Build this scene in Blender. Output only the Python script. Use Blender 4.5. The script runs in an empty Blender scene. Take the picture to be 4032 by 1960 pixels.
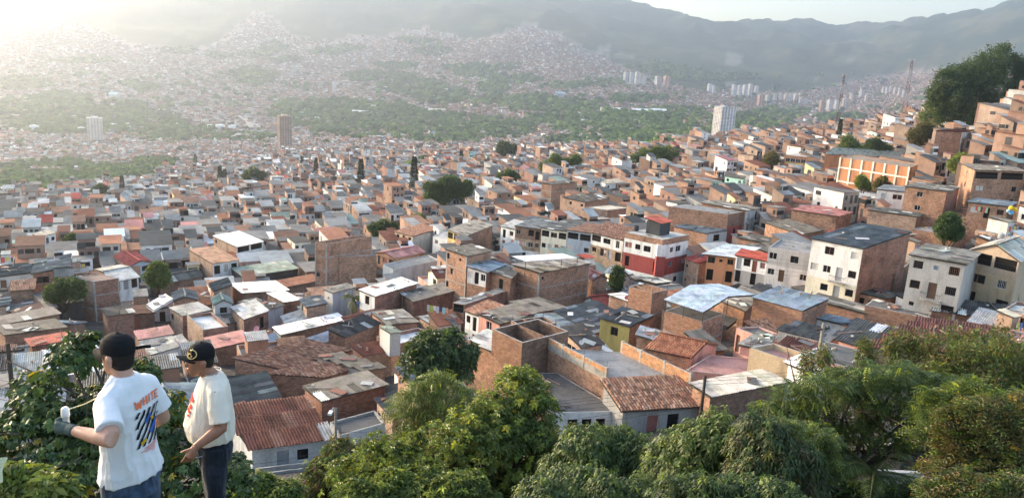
import bpy, math, random
import numpy as np
from mathutils import Vector, Matrix
from mathutils.bvhtree import BVHTree

random.seed(7)
RNG = np.random.default_rng(7)
scene = bpy.context.scene
COL = scene.collection

# ------------------------------------------------------------------ camera
PW, PH, FOC = 4032.0, 1960.0, 3028.0            # the photograph's size and focal length in its pixels
PITCH, ROLL = math.radians(13.4), math.radians(3.3)
c_f = np.array([0, math.cos(PITCH), -math.sin(PITCH)])
c_r0 = np.array([1.0, 0, 0])
c_u0 = np.array([0, math.sin(PITCH), math.cos(PITCH)])
c_r = math.cos(ROLL) * c_r0 + math.sin(ROLL) * c_u0
c_u = -math.sin(ROLL) * c_r0 + math.cos(ROLL) * c_u0
cam_data = bpy.data.cameras.new('camera')
cam = bpy.data.objects.new('camera', cam_data)
COL.objects.link(cam)
cam_data.sensor_width = 36.0
cam_data.lens = 36.0 * FOC / PW
cam_data.clip_start = 0.1
cam_data.clip_end = 30000
cam.matrix_world = Matrix(((c_r[0], c_u[0], -c_f[0], 0), (c_r[1], c_u[1], -c_f[1], 0), (c_r[2], c_u[2], -c_f[2], 0), (0, 0, 0, 1)))
scene.camera = cam

# ------------------------------------------------------------------ sky, sun, exposure
SUN_AZ, SUN_EL = math.radians(-60.0), math.radians(13.0)     # azimuth from +Y towards +X
world = bpy.data.worlds.new('World')
scene.world = world
world.use_nodes = True
wn = world.node_tree
for n in list(wn.nodes):
    wn.nodes.remove(n)
w_out = wn.nodes.new('ShaderNodeOutputWorld')
w_bg = wn.nodes.new('ShaderNodeBackground')
w_sky = wn.nodes.new('ShaderNodeTexSky')
w_sky.sky_type = 'NISHITA'
w_sky.sun_disc = False
w_sky.sun_elevation = SUN_EL
w_sky.sun_rotation = SUN_AZ
w_sky.air_density = 1.0
w_sky.dust_density = 3.0
w_sky.ozone_density = 0.6
w_bg.inputs['Strength'].default_value = 0.15
wn.links.new(w_sky.outputs[0], w_bg.inputs['Color'])
wn.links.new(w_bg.outputs[0], w_out.inputs['Surface'])
sun_data = bpy.data.lights.new('sun', 'SUN')
sun_data.energy = 2.0
sun_data.angle = math.radians(0.6)
sun_data.color = (1.0, 0.81, 0.60)
sun = bpy.data.objects.new('sun', sun_data)
COL.objects.link(sun)
sdir = Vector((math.sin(SUN_AZ) * math.cos(SUN_EL), math.cos(SUN_AZ) * math.cos(SUN_EL), math.sin(SUN_EL)))
sun.rotation_euler = sdir.to_track_quat('Z', 'Y').to_euler()
scene.view_settings.view_transform = 'Standard'
scene.view_settings.look = 'None'
scene.view_settings.gamma = 1.0
scene.view_settings.use_curve_mapping = False
scene.view_settings.exposure = 2.25
HAZE_DENSITY = 0.00013
HAZE_ANISO = 0.66
scene.cycles.use_denoising = True
scene.cycles.max_bounces = 5
scene.cycles.diffuse_bounces = 3
scene.cycles.glossy_bounces = 2
scene.cycles.transmission_bounces = 2
scene.cycles.transparent_max_bounces = 6
scene.cycles.volume_bounces = 1
scene.cycles.sample_clamp_indirect = 6

# ------------------------------------------------------------------ helpers: photo pixels to places
def ray(px, py):
    return c_f + c_r * ((px - PW / 2) / FOC) + c_u * ((PH / 2 - py) / FOC)

def at(px, py, d):
    return ray(px, py) * d

def project(P):
    P = np.asarray(P, float)
    d = P @ c_f
    dd = np.where(np.abs(d) < 1e-6, 1e-6, d)
    return PW / 2 + FOC * (P @ c_r) / dd, PH / 2 - FOC * (P @ c_u) / dd, d

def h2(ix, iy, seed=0):
    n = (ix.astype(np.int64) * 374761393 + iy.astype(np.int64) * 668265263 + seed * 144269) & 0xffffffff
    n = ((n ^ (n >> 13)) * 1274126177) & 0xffffffff
    return ((n ^ (n >> 16)) & 0xffff) / 65535.0

def vnoise(x, y, seed=0):
    x0 = np.floor(x); y0 = np.floor(y)
    fx = x - x0; fy = y - y0
    fx = fx * fx * (3 - 2 * fx); fy = fy * fy * (3 - 2 * fy)
    a = h2(x0, y0, seed); b = h2(x0 + 1, y0, seed); c = h2(x0, y0 + 1, seed); d = h2(x0 + 1, y0 + 1, seed)
    return (a * (1 - fx) + b * fx) * (1 - fy) + (c * (1 - fx) + d * fx) * fy

def fbm(x, y, octv=4, seed=0):
    s = 0; a = 0.5
    for k in range(octv):
        s = s + a * vnoise(x, y, seed + k * 17); x = x * 2.03; y = y * 2.03; a *= 0.5
    return s

def sstep(a, b, x):
    t = np.clip((x - a) / (b - a), 0, 1)
    return t * t * (3 - 2 * t)

# ------------------------------------------------------------------ terrain: a height field through surveyed points
SURV = [(1100,1850,62),(2500,1740,58),(3350,1620,58),(3280,1190,127),(3600,1230,113),(3900,1270,105),(2560,1096,163),
    (1847,1140,150),(1300,1130,185),(400,1215,145),(60,1215,135),(900,1090,195),(1409,704,540),(1409,650,720),(1120,594,1210),
    (2840,548,1330),(375,565,1770),(300,790,430),(460,702,950),(2200,700,420),(3640,690,280),(3915,470,260),(3287,524,530),
    (3560,493,540),(2864,545,800),(2740,640,420),(3100,800,220),(1000,540,2000),(2200,580,1500),(1565,555,1700),(1565,480,2400),
    (1565,400,3000),(1565,300,3800),(1565,200,4500),(1100,80,5200),(300,300,3300),(300,150,4300),(100,60,5000),(2330,-8,8000),
    (2660,66,7800),(2080,95,5200),(2440,200,5000),(2480,330,3700),(2975,400,3900),(3500,400,4000),(3520,330,4800),(2975,84,7000),
    (3365,102,6800),(3640,68,6500),(3900,40,6000),(4032,8,5500),(2500,430,2600),(2900,480,2200),(4000,345,420),(3900,330,3600),
    (2500,20,8000),(2820,82,7300),(3170,80,7000),(3500,88,6800),(3960,200,4600),(3750,240,4800)]
WPT = [(621,1525,-125),(330,900,-75),(700,1000,-60),(900,2000,-110),(420,700,-2),
       (-2.30,4.37,-3.47),(-2.32,5.68,-3.86),(-1.2,5.0,-3.9),(2,3,-3.6),(0,6,-5.4),(-4,6,-5.6),(4,6,-5.0),(-6,12,-10.2),(0,12,-9.6),(6,12,-9.0),(-14,25,-18.5),(0,25,-17.2),(14,25,-15.6),
       (-22,40,-27),(0,40,-24.5),(22,40,-21.5),(-40,56,-34),(40,56,-24),(-60,80,-39),(60,80,-28),
       (-7000,9500,1000),(-4000,9800,1100),(-800,10500,900),(1500,10500,500),(3500,10000,350),(5500,9500,420),(7000,8500,500),
       (-6500,7800,780),(-4200,7800,740),(-2400,8000,780),(-900,8200,820)]
_c = [at(*p) - np.array([0, 0, (4.5 if 380 < p[2] < 1900 else 0.0)]) for p in SURV] + [np.array(p, float) for p in WPT]
_c = np.array(_c)
KU = 2.2
_cu, _cl, _cq = _c[:, 0] / _c[:, 1] * KU, np.log(_c[:, 1]), _c[:, 2] / _c[:, 1]
def _tps(r2):
    return 0.5 * r2 * np.log(r2 + 1e-12)
_n = len(_c)
_A = np.zeros((_n + 3, _n + 3))
_A[:_n, :_n] = _tps((_cu[:, None] - _cu) ** 2 + (_cl[:, None] - _cl) ** 2) + np.eye(_n) * 0.004
_A[:_n, _n] = 1; _A[:_n, _n + 1] = _cu; _A[:_n, _n + 2] = _cl
_A[_n:, :_n] = _A[:_n, _n:].T
_w = np.linalg.solve(_A, np.concatenate([_cq, np.zeros(3)]))

def terrain(x, y):
    x = np.asarray(x, float); y = np.maximum(np.asarray(y, float), 0.3)
    sh = x.shape
    x = x.ravel(); y = y.ravel()
    out = np.empty_like(x)
    for i in range(0, len(x), 20000):
        xs, ys = x[i:i + 20000], y[i:i + 20000]
        u = xs / ys * KU; l = np.log(ys)
        r2 = (u[:, None] - _cu) ** 2 + (l[:, None] - _cl) ** 2
        q = _tps(r2) @ _w[:_n] + _w[_n] + _w[_n + 1] * u + _w[_n + 2] * l
        z = q * ys
        m = sstep(4300, 6800, ys)
        rg = 1 - np.abs(2 * fbm(xs / 900 + 3.1, ys / 900 + 1.7, 5, 3) - 1)
        z = z + m * (rg - 0.86) * 330 + sstep(700, 2600, ys) * (fbm(xs / 420, ys / 420, 3, 9) - 0.5) * 46
        out[i:i + 20000] = z
    return out.reshape(sh)

_Dm = np.geomspace(3, 12000, 1600)
def hit(px, py, above=0.0, dmin=3.0):
    """depth at which the view ray through a photo pixel comes down to `above` metres over the ground"""
    r = ray(px, py)
    D = _Dm[_Dm >= dmin]
    P = D[:, None] * r
    g = P[:, 2] - terrain(P[:, 0], P[:, 1]) - above
    k = np.nonzero((g[1:] < 0) & (g[:-1] >= 0))[0]
    if len(k) == 0:
        return None
    k = k[0] + 1
    return D[k - 1] + (D[k] - D[k - 1]) * g[k - 1] / (g[k - 1] - g[k])

# ------------------------------------------------------------------ materials
MATS = {}
def nodes_of(name):
    m = bpy.data.materials.new(name)
    m.use_nodes = True
    nt = m.node_tree
    b = nt.nodes.get('Principled BSDF')
    MATS[name] = m
    return m, nt, b

def N(nt, typ, **kw):
    n = nt.nodes.new(typ)
    for k, v in kw.items():
        if k in n.inputs:
            n.inputs[k].default_value = v
        else:
            setattr(n, k, v)
    return n

def mixc(nt, fac, a, b, mode='MIX'):
    n = nt.nodes.new('ShaderNodeMix')
    n.data_type = 'RGBA'; n.blend_type = mode
    def put(sock, v):
        if hasattr(v, 'is_output'):
            nt.links.new(v, sock)
        elif isinstance(v, (tuple, list)):
            sock.default_value = (*v[:3], 1)
        else:
            sock.default_value = v
    put(n.inputs[0], fac); put(n.inputs[6], a); put(n.inputs[7], b)
    return n.outputs[2]

def ramp(nt, fac, stops):
    n = nt.nodes.new('ShaderNodeValToRGB')
    cr = n.color_ramp
    while len(cr.elements) < len(stops):
        cr.elements.new(0.5)
    for e, (p, c) in zip(cr.elements, stops):
        e.position = p
        e.color = (*c, 1) if isinstance(c, (tuple, list)) else (c, c, c, 1)
    nt.links.new(fac, n.inputs[0])
    return n.outputs[0]

def noise(nt, scale, detail=3, vec=None, rough=0.55):
    n = N(nt, 'ShaderNodeTexNoise')
    n.inputs['Scale'].default_value = scale
    n.inputs['Detail'].default_value = detail
    n.inputs['Roughness'].default_value = rough
    if vec is not None:
        nt.links.new(vec, n.inputs['Vector'])
    return n.outputs[0]

def base_colour(nt, src):
    if src == 'col':
        a = nt.nodes.new('ShaderNodeVertexColor'); a.layer_name = 'Col'
        return a.outputs[0]
    if src == 'obj':
        return nt.nodes.new('ShaderNodeObjectInfo').outputs['Color']
    rgb = nt.nodes.new('ShaderNodeRGB'); rgb.outputs[0].default_value = (*src, 1)
    return rgb.outputs[0]

def bump(nt, b, height, strength=0.4, dist=0.02):
    n = nt.nodes.new('ShaderNodeBump')
    n.inputs['Strength'].default_value = strength
    n.inputs['Distance'].default_value = dist
    nt.links.new(height, n.inputs['Height'])
    nt.links.new(n.outputs[0], b.inputs['Normal'])

def obj_vec(nt):
    return nt.nodes.new('ShaderNodeNewGeometry').outputs['Position']

def mat_weathered(name, src, rough=0.85, s1=0.9, s2=9.0, dark=0.62, light=1.12, bumpd=0.01, spec=0.25, metal=0.0, streak=False):
    m, nt, b = nodes_of(name)
    c = base_colour(nt, src)
    v = obj_vec(nt)
    if streak:
        mp = N(nt, 'ShaderNodeMapping'); mp.inputs['Scale'].default_value = (1, 1, 0.18)
        nt.links.new(v, mp.inputs[0]); v2 = mp.outputs[0]
    else:
        v2 = v
    n1 = ramp(nt, noise(nt, s1, 5, v2, 0.65), [(0.30, dark), (0.52, 1.0), (0.75, light)])
    n2 = ramp(nt, noise(nt, s2, 3, v), [(0.3, 0.82), (0.7, 1.1)])
    c = mixc(nt, 1.0, mixc(nt, 1.0, c, n1, 'MULTIPLY'), n2, 'MULTIPLY')
    nt.links.new(c, b.inputs['Base Color'])
    b.inputs['Roughness'].default_value = rough
    b.inputs['Specular IOR Level'].default_value = spec
    b.inputs['Metallic'].default_value = metal
    if bumpd:
        bump(nt, b, noise(nt, s2 * 3, 3, v), 0.5, bumpd)
    return m

def mat_simple(name, colour, rough=0.6, spec=0.3, metal=0.0, nz=0.0, scale=8):
    m, nt, b = nodes_of(name)
    if nz:
        c = mixc(nt, 1.0, colour, ramp(nt, noise(nt, scale, 4), [(0.3, 1 - nz), (0.7, 1 + nz)]), 'MULTIPLY')
        nt.links.new(c, b.inputs['Base Color'])
    else:
        b.inputs['Base Color'].default_value = (*colour, 1)
    b.inputs['Roughness'].default_value = rough
    b.inputs['Specular IOR Level'].default_value = spec
    b.inputs['Metallic'].default_value = metal
    return m

# brick walls: courses of hollow bricks in metre UVs, tinted per wall
def mat_brick():
    m, nt, b = nodes_of('brick_wall')
    c = base_colour(nt, 'col')
    uv = nt.nodes.new('ShaderNodeUVMap'); uv.uv_map = 'UVMap'
    bt = N(nt, 'ShaderNodeTexBrick')
    bt.inputs['Color1'].default_value = (0.72, 0.70, 0.68, 1)
    bt.inputs['Color2'].default_value = (1.22, 1.16, 1.1, 1)
    bt.inputs['Mortar'].default_value = (1.15, 1.5, 1.8, 1)
    bt.inputs['Scale'].default_value = 1.0
    bt.inputs['Mortar Size'].default_value = 0.014
    bt.inputs['Mortar Smooth'].default_value = 0.3
    bt.inputs['Brick Width'].default_value = 0.40
    bt.inputs['Row Height'].default_value = 0.20
    nt.links.new(uv.outputs[0], bt.inputs['Vector'])
    c = mixc(nt, 1.0, c, bt.outputs['Color'], 'MULTIPLY')
    v = obj_vec(nt)
    c = mixc(nt, 1.0, c, ramp(nt, noise(nt, 0.45, 5, v, 0.65), [(0.28, 0.5), (0.5, 1.0), (0.75, 1.2)]), 'MULTIPLY')
    c = mixc(nt, 1.0, c, ramp(nt, noise(nt, 3.0, 4, v), [(0.3, 0.78), (0.7, 1.15)]), 'MULTIPLY')
    st = ramp(nt, noise(nt, 0.22, 6, v, 0.7), [(0.60, 0.0), (0.70, 0.55)])
    c = mixc(nt, st, c, (0.26, 0.22, 0.19))
    nt.links.new(c, b.inputs['Base Color'])
    b.inputs['Roughness'].default_value = 0.92
    b.inputs['Specular IOR Level'].default_value = 0.15
    bump(nt, b, bt.outputs['Fac'], -0.5, 0.015)
mat_brick()
mat_weathered('plaster', 'col', 0.9, 0.7, 7, 0.60, 1.06, 0.01, 0.2, streak=True)
mat_weathered('concrete', 'col', 0.92, 0.5, 5, 0.55, 1.2, 0.01, 0.15)
mat_weathered('roof_sheet_mixed', 'col', 0.75, 0.6, 6, 0.5, 1.2, 0.004, 0.15)
mat_weathered('roof_sheet', 'obj', 0.72, 0.8, 8, 0.45, 1.2, 0.004, 0.18)
mat_weathered('clay_tile', 'obj', 0.85, 1.6, 12, 0.5, 1.25, 0.006, 0.2)
mat_weathered('clay_tile_mixed', 'col', 0.85, 1.2, 9, 0.55, 1.2, 0.006, 0.2)
mat_weathered('brick_piece', 'obj', 0.9, 2.0, 14, 0.75, 1.15, 0.004, 0.15)
mat_weathered('painted', 'obj', 0.6, 1.5, 10, 0.8, 1.08, 0.002, 0.3)
mat_weathered('distant_mix', 'col', 0.92, 0.09, 0.7, 0.65, 1.2, 0.0, 0.05)
mat_weathered('painted_mixed', 'col', 0.6, 1.5, 10, 0.85, 1.08, 0.0, 0.3)
mat_simple('window_glass', (0.012, 0.013, 0.015), 0.12, 0.5)
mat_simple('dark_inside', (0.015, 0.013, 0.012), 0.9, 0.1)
mat_simple('dark_frame', (0.05, 0.045, 0.04), 0.5, 0.4)
mat_simple('cable_black', (0.012, 0.012, 0.012), 0.6, 0.3)
mat_simple('pole_concrete', (0.22, 0.2, 0.175), 0.9, 0.15, nz=0.25)
mat_simple('pole_wood', (0.06, 0.045, 0.035), 0.9, 0.15, nz=0.3)
mat_simple('steel', (0.4, 0.4, 0.4), 0.45, 0.5, 0.6)
mat_simple('bark', (0.09, 0.07, 0.055), 0.95, 0.1, nz=0.35, scale=14)

def mat_leaf(name, trans=0.32, rough=0.5, spec=0.35):
    m, nt, b = nodes_of(name)
    c = base_colour(nt, 'col')
    v = obj_vec(nt)
    c = mixc(nt, 1.0, c, ramp(nt, noise(nt, 2.2, 3, v), [(0.3, 0.7), (0.7, 1.25)]), 'MULTIPLY')
    nt.links.new(c, b.inputs['Base Color'])
    b.inputs['Roughness'].default_value = rough
    b.inputs['Specular IOR Level'].default_value = spec
    t = nt.nodes.new('ShaderNodeBsdfTranslucent')
    nt.links.new(mixc(nt, 1.0, c, (1.6, 1.5, 0.6), 'MULTIPLY'), t.inputs[0])
    mx = nt.nodes.new('ShaderNodeMixShader'); mx.inputs[0].default_value = trans
    nt.links.new(b.outputs[0], mx.inputs[1]); nt.links.new(t.outputs[0], mx.inputs[2])
    nt.links.new(mx.outputs[0], nt.nodes['Material Output'].inputs[0])
mat_leaf('leaf')
def mat_leaf_obj():
    m, nt, b = nodes_of('leaf_single')
    c = base_colour(nt, 'obj')
    nt.links.new(mixc(nt, 1.0, c, ramp(nt, noise(nt, 9, 3, obj_vec(nt)), [(0.3, 0.75), (0.7, 1.2)]), 'MULTIPLY'), b.inputs['Base Color'])
    b.inputs['Roughness'].default_value = 0.42
    b.inputs['Specular IOR Level'].default_value = 0.4
mat_leaf_obj()

# ------------------------------------------------------------------ mesh building
class MB:
    def __init__(self):
        self.v = []; self.f = []; self.uv = []; self.c = []; self.m = []
    def quad(self, pts, uv=None, col=(1, 1, 1), mi=0):
        i = len(self.v)
        self.v += [tuple(map(float, p)) for p in pts]
        self.f.append(tuple(range(i, i + len(pts))))
        self.uv += uv if uv else [(0, 0)] * len(pts)
        self.c += [(*col, 1)] * len(pts)
        self.m.append(mi)
    def box(self, c, ax, hs, col=(1, 1, 1), mi=0):
        c = np.asarray(c, float); A = [np.asarray(a, float) * h for a, h in zip(ax, hs)]
        for k in range(3):
            for s in (-1, 1):
                n, a, b = A[k] * s, A[(k + 1) % 3], A[(k + 2) % 3]
                if s < 0: a, b = b, a
                la, lb = 2 * np.linalg.norm(a), 2 * np.linalg.norm(b)
                self.quad([c + n - a - b, c + n + a - b, c + n + a + b, c + n - a + b], [(0, 0), (la, 0), (la, lb), (0, lb)], col, mi)
    def tube(self, path, radii, n=7, col=(1, 1, 1), mi=0, cap=True):
        path = [np.asarray(p, float) for p in path]
        if np.isscalar(radii): radii = [radii] * len(path)
        rings = []
        ref = None
        for i, p in enumerate(path):
            t = path[min(i + 1, len(path) - 1)] - path[max(i - 1, 0)]
            t = t / (np.linalg.norm(t) + 1e-9)
            if ref is None:
                ref = np.array([1, 0, 0]) if abs(t[0]) < 0.8 else np.array([0, 1, 0])
            a = ref - t * (ref @ t); a /= np.linalg.norm(a) + 1e-9
            ref = a
            b = np.cross(t, a)
            i0 = len(self.v)
            for k in range(n):
                th = 2 * math.pi * k / n
                self.v.append(tuple(p + radii[i] * (math.cos(th) * a + math.sin(th) * b)))
            rings.append(i0)
        for i in range(len(rings) - 1):
            for k in range(n):
                k2 = (k + 1) % n
                self.f.append((rings[i] + k, rings[i] + k2, rings[i + 1] + k2, rings[i + 1] + k))
                self.uv += [(0, 0)] * 4; self.c += [(*col, 1)] * 4; self.m.append(mi)
        if cap:
            for r, rev in ((rings[0], True), (rings[-1], False)):
                f = [r + k for k in range(n)]
                self.f.append(tuple(reversed(f) if rev else f))
                self.uv += [(0, 0)] * n; self.c += [(*col, 1)] * n; self.m.append(mi)
    def mesh(self, name, mats, off=(0, 0, 0), smooth=False):
        me = bpy.data.meshes.new(name)
        V = np.array(self.v, float).reshape(-1, 3) - np.asarray(off, float)
        me.from_pydata(V.tolist(), [], self.f)
        for m in mats:
            me.materials.append(MATS[m])
        if self.uv:
            ul = me.uv_layers.new(name='UVMap')
            ul.data.foreach_set('uv', np.array(self.uv, np.float32).ravel())
        ca = me.color_attributes.new('Col', 'FLOAT_COLOR', 'CORNER')
        ca.data.foreach_set('color', np.array(self.c, np.float32).ravel())
        me.polygons.foreach_set('material_index', self.m)
        if smooth:
            me.polygons.foreach_set('use_smooth', [True] * len(me.polygons))
        me.update()
        return me

def np_mesh(name, V, Fq, colf, mats, smooth=False, uv=None):
    """V (n,3), Fq (m,k) faces of k corners, colf (m,3) one colour per face"""
    me = bpy.data.meshes.new(name)
    V = np.asarray(V, np.float32); Fq = np.asarray(Fq, np.int32)
    m, k = Fq.shape
    me.vertices.add(len(V)); me.vertices.foreach_set('co', V.ravel())
    me.loops.add(m * k); me.loops.foreach_set('vertex_index', Fq.ravel())
    me.polygons.add(m)
    me.polygons.foreach_set('loop_start', np.arange(0, m * k, k, dtype=np.int32))
    me.polygons.foreach_set('loop_total', np.full(m, k, np.int32))
    me.polygons.foreach_set('use_smooth', np.full(m, bool(smooth)))
    for x in mats:
        me.materials.append(MATS[x])
    ca = me.color_attributes.new('Col', 'FLOAT_COLOR', 'CORNER')
    c4 = np.concatenate([np.asarray(colf, np.float32), np.ones((m, 1), np.float32)], 1)
    ca.data.foreach_set('color', np.repeat(c4, k, axis=0).ravel())
    if uv is not None:
        ul = me.uv_layers.new(name='UVMap'); ul.data.foreach_set('uv', np.asarray(uv, np.float32).ravel())
    me.update(calc_edges=True)
    return me

def link(name, data, parent=None, M=None, color=None):
    o = bpy.data.objects.new(name, data)
    COL.objects.link(o)
    if parent is not None:
        o.parent = parent
    if M is not None:
        o.matrix_basis = M
    if color is not None:
        o.color = (*color, 1)
    return o

def tag(o, label=None, cat=None, group=None, kind=None):
    if label: o['label'] = label
    if cat: o['category'] = cat
    if group: o['group'] = group
    if kind: o['kind'] = kind
    return o

def empty(name, loc):
    o = bpy.data.objects.new(name, None)
    o.empty_display_size = 0.5
    COL.objects.link(o)
    o.location = tuple(map(float, loc))
    return o

def frame_matrix(x, y, z, o):
    return Matrix(((x[0], y[0], z[0], o[0]), (x[1], y[1], z[1], o[1]), (x[2], y[2], z[2], o[2]), (0, 0, 0, 1)))

def nrm(v):
    v = np.asarray(v, float)
    return v / (np.linalg.norm(v) + 1e-12)

def jit(c, a=0.1):
    k = 1 + random.uniform(-a, a)
    return tuple(max(0.0, min(1.0, x * k * (1 + random.uniform(-a * 0.3, a * 0.3)))) for x in c)

UP = np.array([0, 0, 1.0])
LANDMARKS = []          # (words, px, py) for telling look-alikes apart in their labels
THINGS = []             # (object, attribute words, px, py, kind word)

# ------------------------------------------------------------------ ground
FAR_EDGE = [(-200,10),(0,31),(313,94),(516,172),(780,196),(876,156),(939,94),(1010,39),(1080,78),(1143,141),(1300,164),(1409,141),(1503,149),
            (1678,113),(1848,164),(1988,133),(2082,90),(2191,133),(2316,203),(2442,258),(2630,336),(2755,352),(2974,360),(3130,368),(3287,337),(3443,297),(3600,282),(4300,300)]
GREENS = [  # wooded patches on the far side, photo pixels (x, y, rx, ry)
    (150,450,260,50),(60,330,130,22),(230,395,120,28),(480,430,90,30),(560,490,160,40),(250,500,200,30),(700,530,180,28),(950,545,160,14),
    (990,300,90,32),(1010,215,60,14),(860,220,50,12),(700,200,70,14),(330,240,120,10),(560,345,60,12),(1080,190,50,25),(1290,205,70,14),(1130,235,60,10),
    (1560,260,80,14),(1620,345,130,28),(1740,385,110,24),(1560,300,70,14),(1700,200,70,20),(1640,160,80,12),(1440,300,70,20),(1380,190,50,12),
    (1880,290,90,18),(2020,315,110,16),(1940,345,60,18),(2100,400,80,24),(1960,400,90,18),(2180,420,160,24),(2280,470,190,45),(2480,500,230,48),
    (2640,460,150,30),(2350,330,90,12),(2500,390,110,14),(2240,340,60,12),(1860,260,60,10),(2000,265,50,10),(1780,270,40,10),(1290,420,200,22),(1480,440,160,26),(1620,470,180,32),
    (1800,490,170,32),(1980,510,120,36),(1300,480,180,28),(1160,450,90,18),(1450,520,200,26),(1750,540,160,26),(2480,560,220,26),(2720,520,160,28),
    (2240,555,90,20),(2950,485,160,28),(3080,450,110,22),(2780,300,200,16),(2640,275,110,14),(2560,255,90,12),(3300,470,90,16),(2480,320,60,10),
    (100,720,180,42),(330,700,150,34),(500,680,140,36),(250,650,120,20),(620,640,90,20),(60,660,80,16)]
def in_green(px, py):
    m = np.zeros(np.shape(px), bool)
    wob = 0.55 + 0.9 * vnoise(np.asarray(px) / 34.0, np.asarray(py) / 14.0, 5)
    for gx, gy, rx, ry in GREENS:
        m |= ((px - gx) / rx) ** 2 + ((py - gy) / ry) ** 2 < wob
    return m
_ex = np.array([p[0] for p in FAR_EDGE], float); _ey = np.array([p[1] for p in FAR_EDGE], float)
def below_edge(px, py):
    return py > np.interp(px, _ex, _ey) + 16 * (vnoise(np.asarray(px) / 25.0, np.asarray(py) / 20.0, 8) - 0.5)

def build_ground():
    nl, nu = 400, 340
    L = np.linspace(math.log(0.4), math.log(11000), nl)
    U = np.linspace(-0.88, 0.88, nu)
    Yg, Ug = np.meshgrid(np.exp(L), U, indexing='ij')
    X = Ug * Yg + np.sign(Ug) * np.maximum(0, 6 - np.abs(Yg) * 2) * np.abs(Ug)
    Z = terrain(X, Yg)
    V = np.stack([X, Yg, Z], -1).reshape(-1, 3)
    idx = np.arange(nl * nu).reshape(nl, nu)
    Fq = np.stack([idx[:-1, :-1], idx[:-1, 1:], idx[1:, 1:], idx[1:, :-1]], -1).reshape(-1, 4)
    cen = V
    px, py, d = project(cen)
    y = cen[:, 1]
    col = np.tile(np.array([0.115, 0.105, 0.095]), (len(V), 1))          # lanes and yards between the houses
    n1 = fbm(cen[:, 0] / 260, y / 260, 4, 21)[:, None]
    wood = np.array([0.030, 0.050, 0.022]) * (0.7 + 0.6 * n1)
    dry = np.array([0.115, 0.105, 0.055]) * (0.8 + 0.4 * n1)
    hillc = np.where(n1 > 0.55, dry * 0.5 + wood * 0.5, wood)
    near_green = (y < 47)
    col[near_green] = np.array([0.050, 0.055, 0.024]) * (0.6 + 0.8 * fbm(cen[:, 0] / 3, y / 3, 3, 31)[near_green][:, None])
    mid = (y > 1500) & ~below_edge(px, py)
    g = in_green(px, py) & (y > 330)
    col[g] = wood[g]
    col[mid] = hillc[mid]
    fc = (y > 1900) & below_edge(px, py) & ~in_green(px, py)
    col[fc] = np.array([0.30, 0.235, 0.21]) * (0.75 + 0.5 * n1[fc])
    behind = y > 6000
    col[behind] = hillc[behind]
    for (sx, sy, rx, ry) in [(2890,232,34,30),(3345,237,12,10),(2380,195,30,16),(2440,220,70,10),(3170,318,60,8),(2870,330,30,8),(2880,285,60,7)]:
        s = (((px - sx) / rx) ** 2 + ((py - sy) / ry) ** 2 < 0.5 + vnoise(px / 9, py / 9, 4)) & (y > 3000)
        col[s] = (0.20, 0.18, 0.14)
    me = np_mesh('ground', V, Fq, np.ones((len(Fq), 3)), ['ground_cover'], True)
    c4 = np.concatenate([col, np.ones((len(col), 1))], 1)[Fq.ravel()]
    me.color_attributes['Col'].data.foreach_set('color', c4.astype(np.float32).ravel())
    tag(link('ground', me), kind='structure')
def mat_ground():
    m, nt, b = nodes_of('ground_cover')
    c = base_colour(nt, 'col')
    v = obj_vec(nt)
    c = mixc(nt, 1.0, c, ramp(nt, noise(nt, 0.013, 6, v, 0.7), [(0.3, 0.6), (0.7, 1.35)]), 'MULTIPLY')
    c = mixc(nt, 1.0, c, ramp(nt, noise(nt, 0.6, 5, v, 0.7), [(0.3, 0.7), (0.7, 1.25)]), 'MULTIPLY')
    nt.links.new(c, b.inputs['Base Color'])
    b.inputs['Roughness'].default_value = 0.95
    b.inputs['Specular IOR Level'].default_value = 0.1
    bump(nt, b, noise(nt, 0.05, 6, v, 0.75), 0.6, 6.0)
mat_ground()
build_ground()
# ------------------------------------------------------------------ houses
CORR_W, CORR_SEG = 4, 4
def corrugated_mesh(name, amp=0.05, mat='roof_sheet', waves=CORR_W):
    mb = MB(); n = waves * CORR_SEG
    xs = [i / n - 0.5 for i in range(n + 1)]
    zs = [amp * math.cos(2 * math.pi * i / CORR_SEG) for i in range(n + 1)]
    for i in range(n):
        mb.quad([(xs[i], -0.5, zs[i]), (xs[i + 1], -0.5, zs[i + 1]), (xs[i + 1], 0.5, zs[i + 1]), (xs[i], 0.5, zs[i])])
    return mb.mesh(name, [mat], smooth=True)
SHEET = corrugated_mesh('roof_sheet')
def tile_mesh():
    mb = MB(); n = 5
    for i in range(n):
        a0, a1 = math.pi * i / n, math.pi * (i + 1) / n
        q = []
        for a, y, r in ((a0, -0.5, 0.5), (a1, -0.5, 0.5), (a1, 0.5, 0.40), (a0, 0.5, 0.40)):
            q.append((math.cos(a) * r, y, math.sin(a) * r * 0.75))
        mb.quad(q)
    mb.quad([(math.cos(math.pi * i / n) * 0.5, -0.5, math.sin(math.pi * i / n) * 0.375) for i in range(n + 1)])
    return mb.mesh('roof_tile', ['clay_tile'], smooth=False)
TILE = tile_mesh()
def brick_mesh():
    mb = MB(); mb.box((0, 0, 0), [(1, 0, 0), (0, 1, 0), (0, 0, 1)], (0.5, 0.5, 0.5))
    return mb.mesh('brick', ['brick_piece'])
BRICK = brick_mesh()
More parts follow.
